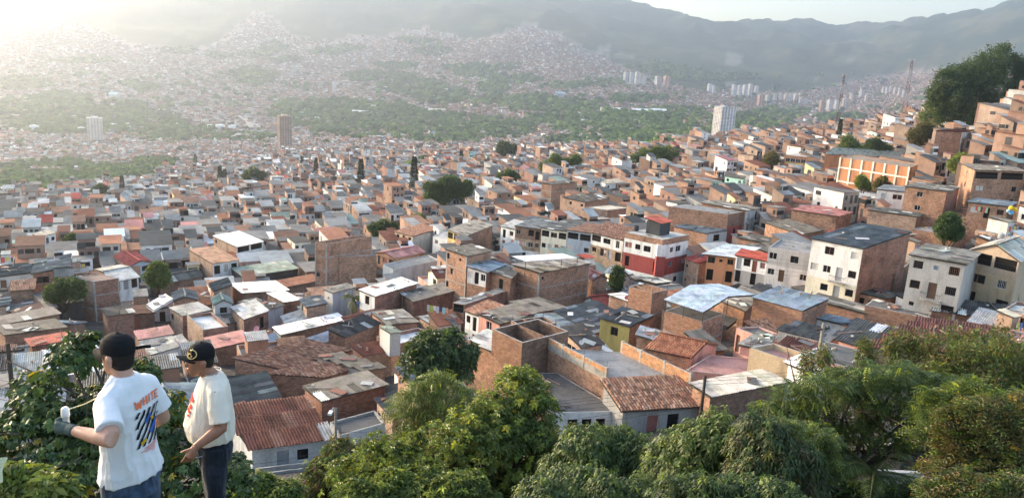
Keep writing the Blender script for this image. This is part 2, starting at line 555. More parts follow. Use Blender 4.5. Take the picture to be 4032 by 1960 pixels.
def window_meshes():
    out = []
    for k in range(3):
        mb = MB()
        t = 0.05
        for s in (-1, 1):
            mb.box((s * (0.5 - t / 2), 0, 0), [(1, 0, 0), (0, 1, 0), (0, 0, 1)], (t / 2, 0.03, 0.5))
            mb.box((0, 0.002, s * (0.5 - t / 2)), [(1, 0, 0), (0, 1, 0), (0, 0, 1)], (0.5, 0.03, t / 2))
        if k >= 1:
            mb.box((0, -0.002, 0), [(1, 0, 0), (0, 1, 0), (0, 0, 1)], (t / 2.4, 0.02, 0.46))
        if k == 2:
            for i in range(5):
                mb.box((-0.36 + 0.18 * i, 0.03, 0), [(1, 0, 0), (0, 1, 0), (0, 0, 1)], (0.012, 0.01, 0.48))
        out.append(mb.mesh('window', ['painted']))
    return out
WIN = window_meshes()
def plane_mesh(name, mat):
    mb = MB(); mb.quad([(-0.5, 0, -0.5), (0.5, 0, -0.5), (0.5, 0, 0.5), (-0.5, 0, 0.5)])
    return mb.mesh(name, [mat])
PANE = plane_mesh('pane', 'window_glass')
CURTAIN = plane_mesh('curtain', 'painted')
DARK = plane_mesh('opening', 'dark_inside')  # dark sheet painted as the unlit room behind a hole
def door_mesh():
    mb = MB()
    mb.box((0, 0, 0), [(1, 0, 0), (0, 1, 0), (0, 0, 1)], (0.5, 0.02, 0.5))
    for z in (-0.22, 0.22):
        mb.box((0, 0.025, z), [(1, 0, 0), (0, 1, 0), (0, 0, 1)], (0.34, 0.012, 0.16))
    return mb.mesh('door', ['painted'])
DOOR = door_mesh()

ORANGE, BROWN, PALE, REDBR = (0.345, 0.20, 0.135), (0.235, 0.145, 0.105), (0.36, 0.25, 0.185), (0.28, 0.148, 0.108)
WHITE, CREAM, GREY, LGREY, PINK, RED, BLUE, YEL, MINT, TAN = (0.78, 0.77, 0.74), (0.74, 0.68, 0.54), (0.34, 0.335, 0.325), (0.56, 0.56, 0.54), (0.62, 0.33, 0.27), (0.33, 0.08, 0.07), (0.40, 0.46, 0.52), (0.72, 0.56, 0.24), (0.42, 0.68, 0.60), (0.50, 0.38, 0.28)
CONC = (0.36, 0.345, 0.32)
ROOFC = {'dark': [(0.080, 0.078, 0.075), (0.11, 0.107, 0.10), (0.15, 0.145, 0.135), (0.055, 0.054, 0.052), (0.19, 0.18, 0.165)],
         'grey': [(0.20, 0.19, 0.175), (0.26, 0.25, 0.23), (0.15, 0.145, 0.135), (0.31, 0.295, 0.27), (0.115, 0.11, 0.10)],
         'light': [(0.46, 0.46, 0.44), (0.38, 0.38, 0.365), (0.55, 0.55, 0.53), (0.30, 0.30, 0.29), (0.5, 0.48, 0.42)],
         'white': [(0.83, 0.82, 0.79), (0.80, 0.79, 0.76), (0.85, 0.84, 0.82)],
         'blue': [(0.27, 0.31, 0.36), (0.33, 0.37, 0.41), (0.22, 0.26, 0.30)],
         'rust': [(0.20, 0.075, 0.050), (0.24, 0.10, 0.065), (0.16, 0.062, 0.045), (0.27, 0.13, 0.09)],
         'pink': [(0.46, 0.22, 0.20), (0.50, 0.26, 0.24), (0.42, 0.19, 0.17)],
         'red': [(0.42, 0.10, 0.075), (0.46, 0.13, 0.10)],
         'brown': [(0.30, 0.165, 0.11), (0.26, 0.14, 0.095), (0.34, 0.2, 0.14)],
         'green': [(0.24, 0.30, 0.26), (0.32, 0.36, 0.32), (0.20, 0.26, 0.22), (0.42, 0.42, 0.36)],
         'tile': [(0.34, 0.16, 0.10), (0.28, 0.13, 0.085), (0.40, 0.22, 0.14), (0.22, 0.12, 0.085), (0.46, 0.28, 0.19)],
         'redtile': [(0.42, 0.17, 0.09), (0.36, 0.14, 0.08), (0.46, 0.20, 0.11)]}
def roof_colour(kind, patch=0.14):
    if kind in ('dark', 'grey') and random.random() < patch:
        return jit(random.choice(ROOFC['light'] + ROOFC['white'][:1]), 0.1)
    if kind == 'rust' and random.random() < 0.07:
        return jit(random.choice(ROOFC['light']), 0.1)
    return jit(random.choice(ROOFC[kind]), 0.12)

KEYMASK = []       # projected outlines of placed houses, so that later ones keep clear

class House:
    pass

def quad_lattice(K, a, b, na, nb):
    for i in range(na):
        for j in range(nb):
            yield i, j, K + a * ((i + 0.5) / na) + b * ((j + 0.5) / nb)

def lay_cover(root, off, K, a, b, kind, mode, down='b', over=0.25, limit=300, mess=0.0):
    """cover the sloping parallelogram K, K+a, K+b with sheets or tiles; `down` is the axis along the slope"""
    K = np.asarray(K, float); a = np.asarray(a, float); b = np.asarray(b, float)
    la, lb = np.linalg.norm(a), np.linalg.norm(b)
    ea, eb = a / la, b / lb
    K = K - ea * over - eb * over
    a = a + ea * 2 * over; b = b + eb * 2 * over
    la += 2 * over; lb += 2 * over
    n = nrm(np.cross(ea, eb))
    if n[2] < 0: n = -n
    base = MB()
    lo = -0.10
    c0 = K + n * lo
    q = [c0, c0 + a, c0 + a + b, c0 + b]
    cc = (0.10, 0.09, 0.08)
    base.quad([p - off for p in q], None, cc)
    base.quad([p - off - n * 0.06 for p in reversed(q)], None, cc)
    for i in range(4):
        p0, p1 = q[i], q[(i + 1) % 4]
        base.quad([p0 - off - n * 0.06, p1 - off - n * 0.06, p1 - off, p0 - off], None, cc)
    tile = kind in ('tile', 'redtile')
    main = random.choice(ROOFC[kind])
    def sheet_colour(m):
        if tile or random.random() > 0.72: return roof_colour(kind, 0.14 + m * 0.3)
        return jit(main, 0.13)
    roof = link('roof', base.mesh('roof', ['concrete']), root)
    if down == 'a':
        a, b, la, lb, ea, eb = b, a, lb, la, eb, ea
    # now b is the slope direction, a across
    x = nrm(ea - n * (ea @ n)); y = np.cross(n, x)
    if y @ eb < 0: y = -y; x = -x
    if tile:
        w, l = 0.26, 0.42
    else:
        w, l = 0.95, 1.9
    na, nb = max(1, int(round(la / w))), max(1, int(round(lb / l)))
    dw, dl = la / na, lb / nb
    cells = list(quad_lattice(K, a, b, na, nb))
    pieces, rest = (cells, [])
    if mode == 'merged':
        pieces, rest = [], cells
    elif len(cells) > limit:
        cells.sort(key=lambda c: (c[2] ** 2).sum())
        pieces, rest = cells[:limit], cells[limit:]
    zsc = dw if tile else 1.0
    shear = (eb - x * (eb @ x))           # slope vector may be skew to x
    for i, j, c in pieces:
        jx = x * dw * (1.02 if not tile else 0.98)
        jy = eb * dl * (1.10 if not tile else 1.12)
        tilt = n * (random.uniform(0.0, 0.02 + mess * 0.12)) + n * (0.016 * ((i + j) % 2))
        rz = random.gauss(0, 0.012 + mess * 0.12)
        jx2 = jx + y * rz * dw; jy2 = jy - x * rz * dl + n * (0.03 if not tile else 0.05)
        cc = c + tilt - off
        if down == 'a' or True:
            M = frame_matrix(jx2, jy2, n * zsc, cc)
        o = link('roof_tile' if tile else 'roof_sheet', TILE if tile else SHEET, roof, M, sheet_colour(mess))
    if rest:
        src = TILE if tile else SHEET
        V0 = np.array([v.co[:] for v in src.vertices]); F0 = [tuple(p.vertices) for p in src.polygons]
        Fq = np.array([f for f in F0 if len(f) == 4])
        R = len(rest)
        C = np.array([c for _, _, c in rest]) - off
        tl = np.array([random.uniform(0.0, 0.02 + mess * 0.1) for _ in rest])
        rzs = np.array([random.gauss(0, 0.012 + mess * 0.1) for _ in rest])
        par = np.array([0.016 * ((i + j) % 2) for i, j, _ in rest])
        X = x[None] * dw * (1.02 if not tile else 0.98) + y[None] * (rzs * dw)[:, None]
        Y = eb[None] * dl * 1.10 - x[None] * (rzs * dl)[:, None] + n[None] * 0.03
        V = C[:, None] + V0[None, :, 0:1] * X[:, None] + V0[None, :, 1:2] * Y[:, None] + V0[None, :, 2:3] * n * zsc + ((tl + par)[:, None, None]) * n
        Fa = (Fq[None] + (np.arange(R) * len(V0))[:, None, None]).reshape(-1, 4)
        cols = np.repeat(np.array([sheet_colour(mess) for _ in rest]), len(Fq), axis=0)
        me = np_mesh('roof_tiles' if tile else 'roof_sheets', V.reshape(-1, 3), Fa, cols, ['clay_tile_mixed' if tile else 'roof_sheet_mixed'], True)
        tag(link('roof_tiles' if tile else 'roof_sheets', me, roof), kind='stuff')
    return roof

def wall_face(mb, off, A, B, zb, zA, zB, storeys, openings, styles, band, nout, ext=0.0):
    """one wall from A to B (plan points), storeys top-down heights; openings (u0,u1,z0,z1)"""
    L = np.linalg.norm(B - A); t = (B - A) / L
    ztop = min(zA, zB)
    us = {0.0, L}; vs = {zb, ztop}
    for (u0, u1, z0, z1, *_ ) in openings:
        us |= {u0, u1}; vs |= {z0, z1}
    lines = []
    z = ztop
    for s in storeys:
        z -= s
        if z > zb + 0.3:
            lines.append(z); vs.add(z)
            if band: vs.add(z - 0.18)
    if band and L > 1.5: us |= {0.22, L - 0.22}
    us = sorted(us); vs = sorted(v for v in vs if zb <= v <= ztop + 1e-6)
    def P(u, z): 
        p = A + t * u
        return np.array([p[0], p[1], z]) - off
    def style(zc):
        k = 0; zz = ztop
        for i, s in enumerate(storeys):
            zz -= s
            if zc > zz: return styles[min(i, len(styles) - 1)]
        return styles[-1]
    for i in range(len(us) - 1):
        if us[i + 1] - us[i] < 1e-5: continue
        for j in range(len(vs) - 1):
            if vs[j + 1] - vs[j] < 1e-5: continue
            uc, zc = (us[i] + us[i + 1]) / 2, (vs[j] + vs[j + 1]) / 2
            if any(o[0] < uc < o[1] and o[2] < zc < o[3] for o in openings): continue
            mi, col = style(zc)
            if band and (any(l - 0.18 < zc < l for l in lines) or (L > 1.5 and (uc < 0.22 or uc > L - 0.22))):
                mi, col = 2, CONC
            mb.quad([P(us[i], vs[j]), P(us[i + 1], vs[j]), P(us[i + 1], vs[j + 1]), P(us[i], vs[j + 1])],
                    [(us[i], vs[j]), (us[i + 1], vs[j]), (us[i + 1], vs[j + 1]), (us[i], vs[j + 1])], col, mi)
    if abs(zA - zB) > 0.01:
        mi, col = styles[0]
        hi = P(0, zA) if zA > zB else P(L, zB)
        mb.quad([P(0, ztop), P(L, ztop), hi], [(0, ztop), (L, ztop), (0 if zA > zB else L, max(zA, zB))], col, mi)
    dep = 0.16
    for (u0, u1, z0, z1, *_ ) in openings:
        i3 = -np.array([nout[0], nout[1], 0]) * dep
        a, b, c, d = P(u0, z0), P(u1, z0), P(u1, z1), P(u0, z1)
        mi, col = style((z0 + z1) / 2)
        for p, q in ((a, b), (b, c), (c, d), (d, a)):
            mb.quad([p, q, q + i3, p + i3], [(0, 0)] * 4, col if mi else CONC, 1 if mi == 1 else 2)
    return t, L

STY = {'b': (0, ORANGE), 'o': (0, ORANGE), 'n': (0, BROWN), 'p': (0, PALE), 'r': (0, REDBR), 'w': (1, WHITE), 'c': (1, CREAM), 'g': (1, GREY), 'l': (1, LGREY),
       'k': (1, PINK), 'R': (1, RED), 'u': (1, BLUE), 'y': (1, YEL), 'm': (1, MINT), 't': (1, TAN), 'q': (1, (0.50, 0.24, 0.13)), 'd': (1, (0.05, 0.05, 0.055)), 's': (0, (0.36, 0.26, 0.18)), 'e': (1, (0.55, 0.42, 0.28)), 'Y': (1, (0.30, 0.27, 0.11))}

def put_openings(pattern, L, zb, ztop, storeys):
    """pattern: one string per storey, top first; letters w window, W wide window, d door, o open dark, . nothing, B balcony door, b balcony with window+door"""
    res = []
    z = ztop
    for k, row in enumerate(pattern):
        if k >= len(storeys): break
        zn = z - storeys[k]
        zf = z - min(storeys[k], 2.75)
        if zf < zb - 0.4 and k > 0: break
        row = row.replace(' ', '')
        n = len(row)
        for i, ch in enumerate(row):
            if ch == '.': continue
            s = L / n; uc = (i + 0.5) * s
            if ch in 'wg': w, z0, z1 = min(1.15, s * 0.62), zf + 1.0, zf + 2.05
            elif ch == 'v': w, z0, z1 = min(0.55, s * 0.5), zf + 1.3, zf + 1.8
            elif ch == 'W': w, z0, z1 = min(2.0, s * 0.75), zf + 0.95, zf + 2.1
            elif ch == 'O': w, z0, z1 = s * 0.88, zf + 0.9, zf + 2.35
            elif ch == 'o': w, z0, z1 = min(1.6, s * 0.7), zf + 0.15, zf + 2.2
            elif ch == 'T': w, z0, z1 = min(1.0, s * 0.7), zf + 0.5, zf + 2.2
            else: w, z0, z1 = min(0.95, s * 0.62), zf + 0.10, zf + 2.15
            z1 = min(z1, z - 0.12)
            z0 = max(z0, zb + 0.05)
            if z1 - z0 < 0.35: continue
            res.append((uc - w / 2, uc + w / 2, z0, z1, ch))
        z = zn
    return res

FRAMEC = [(0.70, 0.69, 0.66), (0.08, 0.06, 0.05), (0.20, 0.11, 0.06), (0.45, 0.45, 0.44), (0.05, 0.05, 0.05)]
CURTC = [(0.55, 0.5, 0.45), (0.3, 0.12, 0.1), (0.25, 0.3, 0.42), (0.6, 0.58, 0.55)]
DOORC = [(0.10, 0.06, 0.04), (0.16, 0.08, 0.05), (0.32, 0.32, 0.32), (0.05, 0.05, 0.05), (0.3, 0.1, 0.06), (0.4, 0.42, 0.44)]

def fill_openings(root, off, A, t, nout, openings, fine, frame_col=None):
    for (u0, u1, z0, z1, ch) in openings:
        p = A + t * (u0 + u1) / 2
        c = np.array([p[0], p[1], (z0 + z1) / 2]) - np.array([nout[0], nout[1], 0]) * 0.13 - off
        T = np.array([t[0], t[1], 0]); NO = np.array([nout[0], nout[1], 0])
        w, h = u1 - u0, z1 - z0
        fc = frame_col or random.choice(FRAMEC)
        if ch in 'wWgTvb':
            M = frame_matrix(T * w, NO, UP * h, c)
            k = 2 if ch == 'g' or random.random() < 0.2 else (1 if ch == 'W' or random.random() < 0.6 else 0)
            o = link('window', WIN[k], root, M, fc)
            if fine and random.random() < 0.25:
                link('curtain', CURTAIN, o, Matrix.Translation((0, -0.008, 0)), random.choice(CURTC))
            else:
                link('pane', PANE, o, Matrix.Translation((0, -0.012, 0)))
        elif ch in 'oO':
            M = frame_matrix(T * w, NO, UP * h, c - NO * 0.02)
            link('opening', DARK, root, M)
            if ch == 'O' and fine:
                mb = MB(); 
                for q in range(int(w / 0.16)):
                    mb.box((-w / 2 + 0.08 + 0.16 * q, 0.1, -h / 2 + 0.35), [(1, 0, 0), (0, 1, 0), (0, 0, 1)], (0.012, 0.012, 0.35))
                mb.box((0, 0.1, -h / 2 + 0.72), [(1, 0, 0), (0, 1, 0), (0, 0, 1)], (w / 2, 0.02, 0.02))
                link('railing', mb.mesh('railing', ['dark_frame']), root, frame_matrix(T, NO, UP, c))
        else:
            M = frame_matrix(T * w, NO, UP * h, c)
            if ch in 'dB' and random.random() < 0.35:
                link('doorway', DARK, root, M)  # same dark sheet, the room's shade put in as colour
            else:
                link('door', DOOR, root, M, jit(random.choice(DOORC), 0.2))
        if ch in 'Bb':
            bw = min(2.6, max(1.8, w * 2.4)); bd = 0.85
            mb = MB(); c2 = np.array([p[0], p[1], z0 - 0.12]) - off + NO * (bd / 2)
            mb.box(c2, [T, NO, UP], (bw / 2, bd / 2, 0.07), CONC, 0)
            if random.random() < 0.5:
                colr = random.choice([WHITE, CREAM, GREY])
                mb.box(c2 + NO * (bd / 2 - 0.05) + UP * 0.5, [T, NO, UP], (bw / 2, 0.05, 0.42), colr, 1)
                for s in (-1, 1):
                    mb.box(c2 + T * s * (bw / 2 - 0.05) + UP * 0.5, [T, NO, UP], (0.048, bd / 2 - 0.1, 0.42), colr, 1)
                link('balcony', mb.mesh('balcony', ['concrete', 'plaster']), root)
            else:
                bo = link('balcony', mb.mesh('balcony', ['concrete']), root)
                mb = MB()
                for q in range(12):
                    mb.box(c2 + NO * (bd / 2 - 0.04) + T * (-bw / 2 + bw * (q + 0.5) / 12) + UP * 0.5, [T, NO, UP], (0.012, 0.012, 0.4))
                for s in (-1, 1):
                    mb.box(c2 + T * s * (bw / 2 - 0.03) + UP * 0.9, [T, NO, UP], (0.02, bd / 2, 0.02))
                mb.box(c2 + NO * (bd / 2 - 0.04) + UP * 0.92, [T, NO, UP], (bw / 2, 0.022, 0.022))
                link('railing', mb.mesh('railing', ['dark_frame']), bo)

def lay_bricks(root, off, A, t, L, z0, z1, nout, col, limit=300, skip=None):
    """single bricks proud of a wall face"""
    bw, bh = 0.40, 0.20
    cells = []
    for r in range(int((z1 - z0) / bh)):
        o = 0.5 * (r % 2)
        for k in range(-1, int(L / bw) + 1):
            u0, u1 = max(0, (k + o) * bw), min(L, (k + o + 1) * bw)
            if u1 - u0 < 0.1: continue
            z = z0 + (r + 0.5) * bh
            if skip and any(s[0] - 0.05 < (u0 + u1) / 2 < s[1] + 0.05 and s[2] - 0.05 < z < s[3] + 0.05 for s in skip): continue
            p = A + t * (u0 + u1) / 2
            cells.append((np.array([p[0], p[1], z]), (u1 - u0) - 0.025))
    cells.sort(key=lambda c: -c[0][2])
    T = np.array([t[0], t[1], 0]); NO = np.array([nout[0], nout[1], 0])
    for c, w in cells[:limit]:
        link('brick', BRICK, root, frame_matrix(T * w, NO * random.uniform(0.03, 0.06), UP * (bh - 0.025), c - off), jit(col, 0.2))
    if len(cells) > limit:
        mb = MB()
        for c, w in cells[limit:]:
            mb.box(c - off, [T, NO, UP], (w / 2, random.uniform(0.015, 0.03), bh / 2 - 0.0125), jit(col, 0.2), 0)
        tag(link('bricks', mb.mesh('bricks', ['distant_mix']), root), kind='stuff')

def house(name, K, L, R, h=3.0, D=None, rl=0.0, rr=0.0, roof='shed', kind='grey', wL='b', wR='b', oL=(), oR=(), sty=None, over=0.22, ridge=1.2,
          mode=None, band=False, label=None, group=None, cat='house', par=0.0, mess=0.0, brick=None, fine=None, storeys=None, framec=None, key=True, base=None, B=None):
    """K near roof corner, L and R its neighbours (photo pixels, or places when D == 'w'); h height of K over the ground"""
    if D == 'w':
        K, L, R = [np.asarray(p, float) for p in (K, L, R)]
    else:
        if D is None:
            D = hit(K[0], K[1], h, 46)
            if D is None: print('no ground', name, K); D = 60
        K0 = at(*K, D)
        def onz(p, z):
            r = ray(*p); return r * (z / r[2])
        L = onz(L, K0[2] + rl); R = onz(R, K0[2] + rr); K = K0
    a, b = R - K, L - K
    Bc = K + a + b
    cor = [K, R, Bc, L]
    gz = min(float(terrain(c[0], c[1])) for c in cor)
    zb = min(gz - 0.5, K[2] - 1.2) if base is None else K[2] - base
    cen = (K + Bc) / 2
    dist = float(cen @ c_f)
    off = np.array([cen[0], cen[1], zb])
    root = empty(name, off)
    if fine is None: fine = dist < 200
    if mode is None: mode = 'objects' if dist < 95 else 'merged'
    H = House(); H.root = root; H.K, H.L, H.R, H.B, H.off, H.dist, H.zb = K, L, R, Bc, off, dist, zb
    hh = K[2] - zb
    if storeys is None:
        ns = max(1, int(round(h / 2.75))); storeys = [h / ns] * ns
    stL = [STY[c] for c in wL]; stR = [STY[c] for c in wR]
    tint = random.uniform(0.88, 1.12)
    stL = [(m, tuple(x * tint for x in c)) for m, c in stL]; stR = [(m, tuple(x * tint for x in c)) for m, c in stR]
    mb = MB()
    ztop = {}
    lift = par if roof in ('flat', 'open') else 0.0
    c2 = [np.array(c[:2]) for c in cor]
    ctr = np.array(cen[:2])
    def outn(P, Q):
        t = (Q - P) / np.linalg.norm(Q - P); n = np.array([t[1], -t[0]])
        return n if n @ ((P + Q) / 2 - ctr) > 0 else -n
    faces = [(0, 1, stR, oR), (0, 3, stL, oL), (1, 2, stL if stL[0][0] == 0 else stR, ()), (3, 2, stR if stR[0][0] == 0 else stL, ())]
    H.faces = []
    for fi, (i, j, st, op) in enumerate(faces):
        n = outn(c2[i], c2[j])
        z0, z1 = cor[i][2], cor[j][2]
        Lf = np.linalg.norm(c2[j] - c2[i])
        ops = put_openings(op, Lf, zb, min(z0, z1), storeys) if op else []
        t, Lf = wall_face(mb, off, c2[i], c2[j], zb, z0 + lift, z1 + lift, [storeys[0] + lift] + list(storeys[1:]), ops, st, band, n)
        H.faces.append((c2[i], t, Lf, n, z0, z1))
        if ops: fill_openings(root, off, c2[i], t, n, ops, fine, framec)
        if brick and fi in brick:
            lay_bricks(root, off, c2[i] , t, Lf, max(zb, min(z0, z1) - brick[fi]), min(z0, z1) + lift, n, st[0][1], 300, ops)
    if roof in ('gable1', 'gable2'):
        # ridge parallel to a (1) or b (2)
        ax, bx = (a, b) if roof == 'gable1' else (b, a)
        stg = stL if roof == 'gable1' else stR
        for s in (0, 1):
            p0 = K + ax * s; p1 = p0 + bx; pm = (p0 + p1) / 2 + UP * ridge
            u = np.linalg.norm(bx)
            mi, colr = stg[0]
            mb.quad([p0 - off, p1 - off, pm - off], [(0, 0), (u, 0), (u / 2, ridge)], colr, mi)
        rg = K + bx / 2 + UP * ridge
        lay_cover(root, off, K, ax, rg - K, kind, mode, 'b', over, mess=mess)
        lay_cover(root, off, K + bx, ax, rg - (K + bx), kind, mode, 'b', over, mess=mess)
        mbr = MB(); mbr.tube([rg - off - nrm(ax) * over + UP * 0.05, rg + ax + nrm(ax) * over - off + UP * 0.05], 0.11, 6, ROOFC[kind][1])
        link('ridge_cap', mbr.mesh('ridge_cap', ['roof_sheet_mixed']), root)
    elif roof == 'shed':
        sa, sb = abs(a[2]) / np.linalg.norm(a), abs(b[2]) / np.linalg.norm(b)
        lay_cover(root, off, K + UP * 0.14, a, b, kind, mode, 'a' if sa > sb + 0.005 else 'b', over, mess=mess)
    if roof in ('flat', 'open'):
        th = 0.16
        drop = 2.2 if roof == 'open' else 0.02
        ea, eb = nrm(a), nrm(b)
        Ki = K + ea * th + eb * th; ai = a - ea * 2 * th; bi = b - eb * 2 * th
        z = UP * (-drop)
        colr = jit({'grey': (0.27, 0.265, 0.255), 'light': (0.50, 0.49, 0.46), 'dark': (0.13, 0.125, 0.12), 'white': (0.62, 0.62, 0.6), 'pink': (0.45, 0.25, 0.22), 'brown': (0.3, 0.22, 0.17), 'cream': (0.55, 0.5, 0.4)}.get(kind, (0.3, 0.3, 0.29)), 0.06)
        ms = MB()
        ms.quad([p - off + z for p in (Ki, Ki + ai, Ki + ai + bi, Ki + bi)], [(0, 0)] * 4, colr)
        link('roof_slab', ms.mesh('roof_slab', ['concrete']), root)
        tops = UP * lift
        for (p, q) in ((K, R), (K, L), (R, Bc), (L, Bc)):
            pi = [x for x in ()]
        inner = [Ki, Ki + ai, Ki + ai + bi, Ki + bi]; outer = [K, R, Bc, L]
        for i in range(4):
            j = (i + 1) % 4
            o0, o1, i0, i1 = outer[i] + tops - off, outer[j] + tops - off, inner[i] + tops - off, inner[j] + tops - off
            mb.quad([o0, o1, i1, i0], [(0, 0)] * 4, CONC, 2)
            st = stR[0] if stR[0][0] == 0 or lift > 0.5 else stL[0]
            l = np.linalg.norm(i1 - i0)
            mb.quad([i0, i1, i1 - UP * (lift + drop), i0 - UP * (lift + drop)], [(0, lift), (l, lift), (l, -drop), (0, -drop)], st[1], st[0])
        if roof == 'open':
            n1 = random.choice([1, 2])
            for q in range(n1):
                f = (q + 1) / (n1 + 1)
                p0, p1 = Ki + ai * f, Ki + ai * f + bi
                mb.box((p0 + p1) / 2 - off + UP * (lift / 2 - drop / 2 + 0.01), [nrm(bi), nrm(np.cross(nrm(bi), UP)), UP], (np.linalg.norm(bi) / 2 - 0.01, 0.07, (lift + drop) / 2), stR[0][1], 0)
    link('wall', mb.mesh('wall', ['brick_wall', 'plaster', 'concrete']), root)
    if roof in ('flat', 'open') and dist < 220 and random.random() < 0.6:
        rb = MB()
        for c in cor:
            for q in range(3):
                p = c + UP * lift - off + nrm(cen - c) * 0.1 + np.array([random.uniform(-.08, .08), random.uniform(-.08, .08), 0])
                rb.tube([p - UP * 0.1, p + UP * random.uniform(0.4, 0.9) + np.array([random.uniform(-.06, .06), random.uniform(-.06, .06), 0])], 0.014, 4, (0.12, 0.07, 0.05))
        link('rebar', rb.mesh('rebar', ['concrete']), root)
    if sty:
        sty(H)
    px, py, _ = project((K + Bc) / 2)
    H.px, H.py = float(px), float(py)
    tag(root, None, cat, group)
    if label:
        root['label'] = label
    H.label = label; H.roof = roof; H.ridge = ridge; H.kind = kind
    # keep the projected outline
    pts = []
    for c in cor:
        for z in (c[2] + (ridge if 'gable' in roof else 0.2), zb):
            x, y, _ = project(np.array([c[0], c[1], z])); pts.append((float(x), float(y)))
    vis = []
    for c in cor:
        for z in (c[2] + (ridge if 'gable' in roof else 0.2), c[2] - (h * 0.9 if h >= 7 else h * 0.7)):
            x, y, _ = project(np.array([c[0], c[1], z])); vis.append((float(x), float(y)))
    H.outline = vis; H.plan = c2
    if key:
        KEYMASK.append((dist, vis, c2))
    return H
# ------------------------------------------------------------------ the houses one can pick out
def _tile(x0, y0, s):
    return lambda x, y: (x0 + x / s, y0 + y / s)
tA, tB, tC, tE = _tile(0, 1000, 3.13), _tile(800, 1000, 3.13), _tile(1600, 1000, 3.13), _tile(2400, 1000, 3.13)
tG, tM, tN = _tile(3200, 1000, 3.096), _tile(1600, 700, 3.13), _tile(2400, 700, 3.13)
tQ, tS, tU, tV = _tile(3000, 500, 1.789), _tile(0, 600, 2.087), _tile(1000, 600, 2.087), _tile(2000, 600, 2.087)
tX, tY, tZ, tW = _tile(0, 1180, 1.605), _tile(900, 1180, 1.605), _tile(1800, 1180, 1.605), _tile(2900, 1180, 1.605)
tH = _tile(3300, 150, 2.276)
HOUSES = []
def kh(tf, name, K, L, R, **kw):
    h = house(name, tf(*K), tf(*L), tf(*R), **kw)
    HOUSES.append(h)
    a, b = np.linalg.norm(h.R - h.K), np.linalg.norm(h.L - h.K)
    print('%-22s D %5.0f a %5.1f b %5.1f ang %4.0f  %s' % (name, h.dist, a, b, math.degrees(math.acos(np.clip((h.R - h.K) @ (h.L - h.K) / a / b, -1, 1))), (kw.get('label') or '')[:50]))
    return h

# the band nearest the trees, left to right
kh(tX, 'low_house', (10,775), (-220,720), (260,675), h=3.2, kind='light', wL='g', wR='g', label='low shed with a pale grey sheet roof at the left edge below the pole')
kh(tY, 'white_house', (148,935), (-30,690), (655,868), D=62, h=3.6, rl=1.3, kind='rust', wL='w', wR='l', oR=['.dw.'], over=0.3, mess=0.0,
   label='white house under one wide rust red corrugated roof, right of the two men')
kh(tY, 'terrace_house', (200,1135), (170,1098), (560,1090), D=60, h=2.6, roof='flat', kind='grey', wL='g', wR='g', par=0.5, storeys=[2.6], base=3.2,
   label='grey terrace edged with a brick parapet below the rust red roof')
kh(tY, 'brick_house', (588,640), (482,555), (987,540), h=3.6, kind='dark', wL='r', wR='r', mess=0.12, brick={0: 2.8},
   label='brick house with ribbed dark grey roof, just behind the rust red roof')
kh(tY, 'slab_house', (700,872), (640,785), (990,790), h=2.2, roof='flat', kind='dark', wL='g', wR='l', par=0.2,
   label='low house with a bare dark concrete roof slab beside the rust red roof')
kh(tY, 'tiled_house', (330,440), (40,372), (770,322), h=3.4, rl=1.2, kind='tile', wL='b', wR='r',
   label='long low house roofed with rows of sunlit clay tiles above the brick house')
kh(tY, 'tiled_house', (600,492), (270,470), (840,425), h=3.0, rl=0.8, kind='tile', wL='n', wR='r', mess=0.1,
   label='narrow house with a short strip of clay tiles in front of the long tiled roof')
kh(tY, 'sheet_house', (845,448), (562,362), (988,428), h=3.2, kind='dark', wL='g', wR='n', mess=0.2,
   label='house with a flat dark sheet roof right of the long tiled roof')
kh(tY, 'brick_house', (852,352), (785,300), (1030,322), h=3.6, rl=0.5, kind='rust', wL='r', wR='b', brick={0: 1.6},
   label='small brick house with a rusty brown ribbed roof below the white terrace')
kh(tY, 'terrace_house', (1075,298), (935,250), (1338,240), h=3.2, roof='flat', kind='white', wL='b', wR='r', par=0.45,
   label='brick house with a pale empty roof terrace left of the round dark tree')
kh(tY, 'stair_hut', (1020,215), (957,176), (1087,208), h=6.0, kind='green', wL='l', wR='g', over=0.05, base=3.0,
   label='grey plastered stair hut with a pale green lid on the white terrace')
kh(tY, 'patched_house', (735,238), (632,190), (952,152), h=4.0, rl=1.2, kind='dark', wL='n', wR='b', mess=0.6,
   label='brick house with a ragged dark roof patched with blue and white scraps')
kh(tY, 'brick_house', (1000,160), (910,85), (1192,142), h=4.2, kind='dark', wL='b', wR='b', mess=0.4, oR=['w...'],
   label='brick house with a sagging dark roof behind the white terrace')
kh(tY, 'low_house', (330,222), (283,180), (738,128), h=2.6, kind='white', wL='g', wR='n',
   label='low house under a run of pale ribbed sheets with dark joints')
kh(tB, 'brick_cube', (500,808), (345,665), (797,705), h=3.6, kind='light', wL='p', wR='r', mess=0.15, oR=['.d'],
   label='square brick room with pale striped sheets on top, right of the brick terrace')
kh(tB, 'brick_house', (800,688), (440,600), (985,635), h=3.6, kind='dark', wL='r', wR='u', label='house with a broad dark grey roof and a pale blue wall below the white sheet')
kh(tB, 'white_roof_house', (990,597), (795,492), (1190,567), h=3.8, kind='white', wL='n', wR='r', label='brick house under a bright white curved sheet in front of the long rusty roof')
kh(tB, 'white_roof_house', (478,484), (330,372), (1045,447), h=3.8, kind='white', wL='r', wR='n', label='brick house under a large bright white sheet left of the long rusty roof')
kh(tB, 'workshop', (490,282), (350,178), (1165,182), h=4.0, kind='green', wL='d', wR='d', label='wide workshop with a grey green sheet roof and a black front')  # walls coloured near black for the shade of the recess
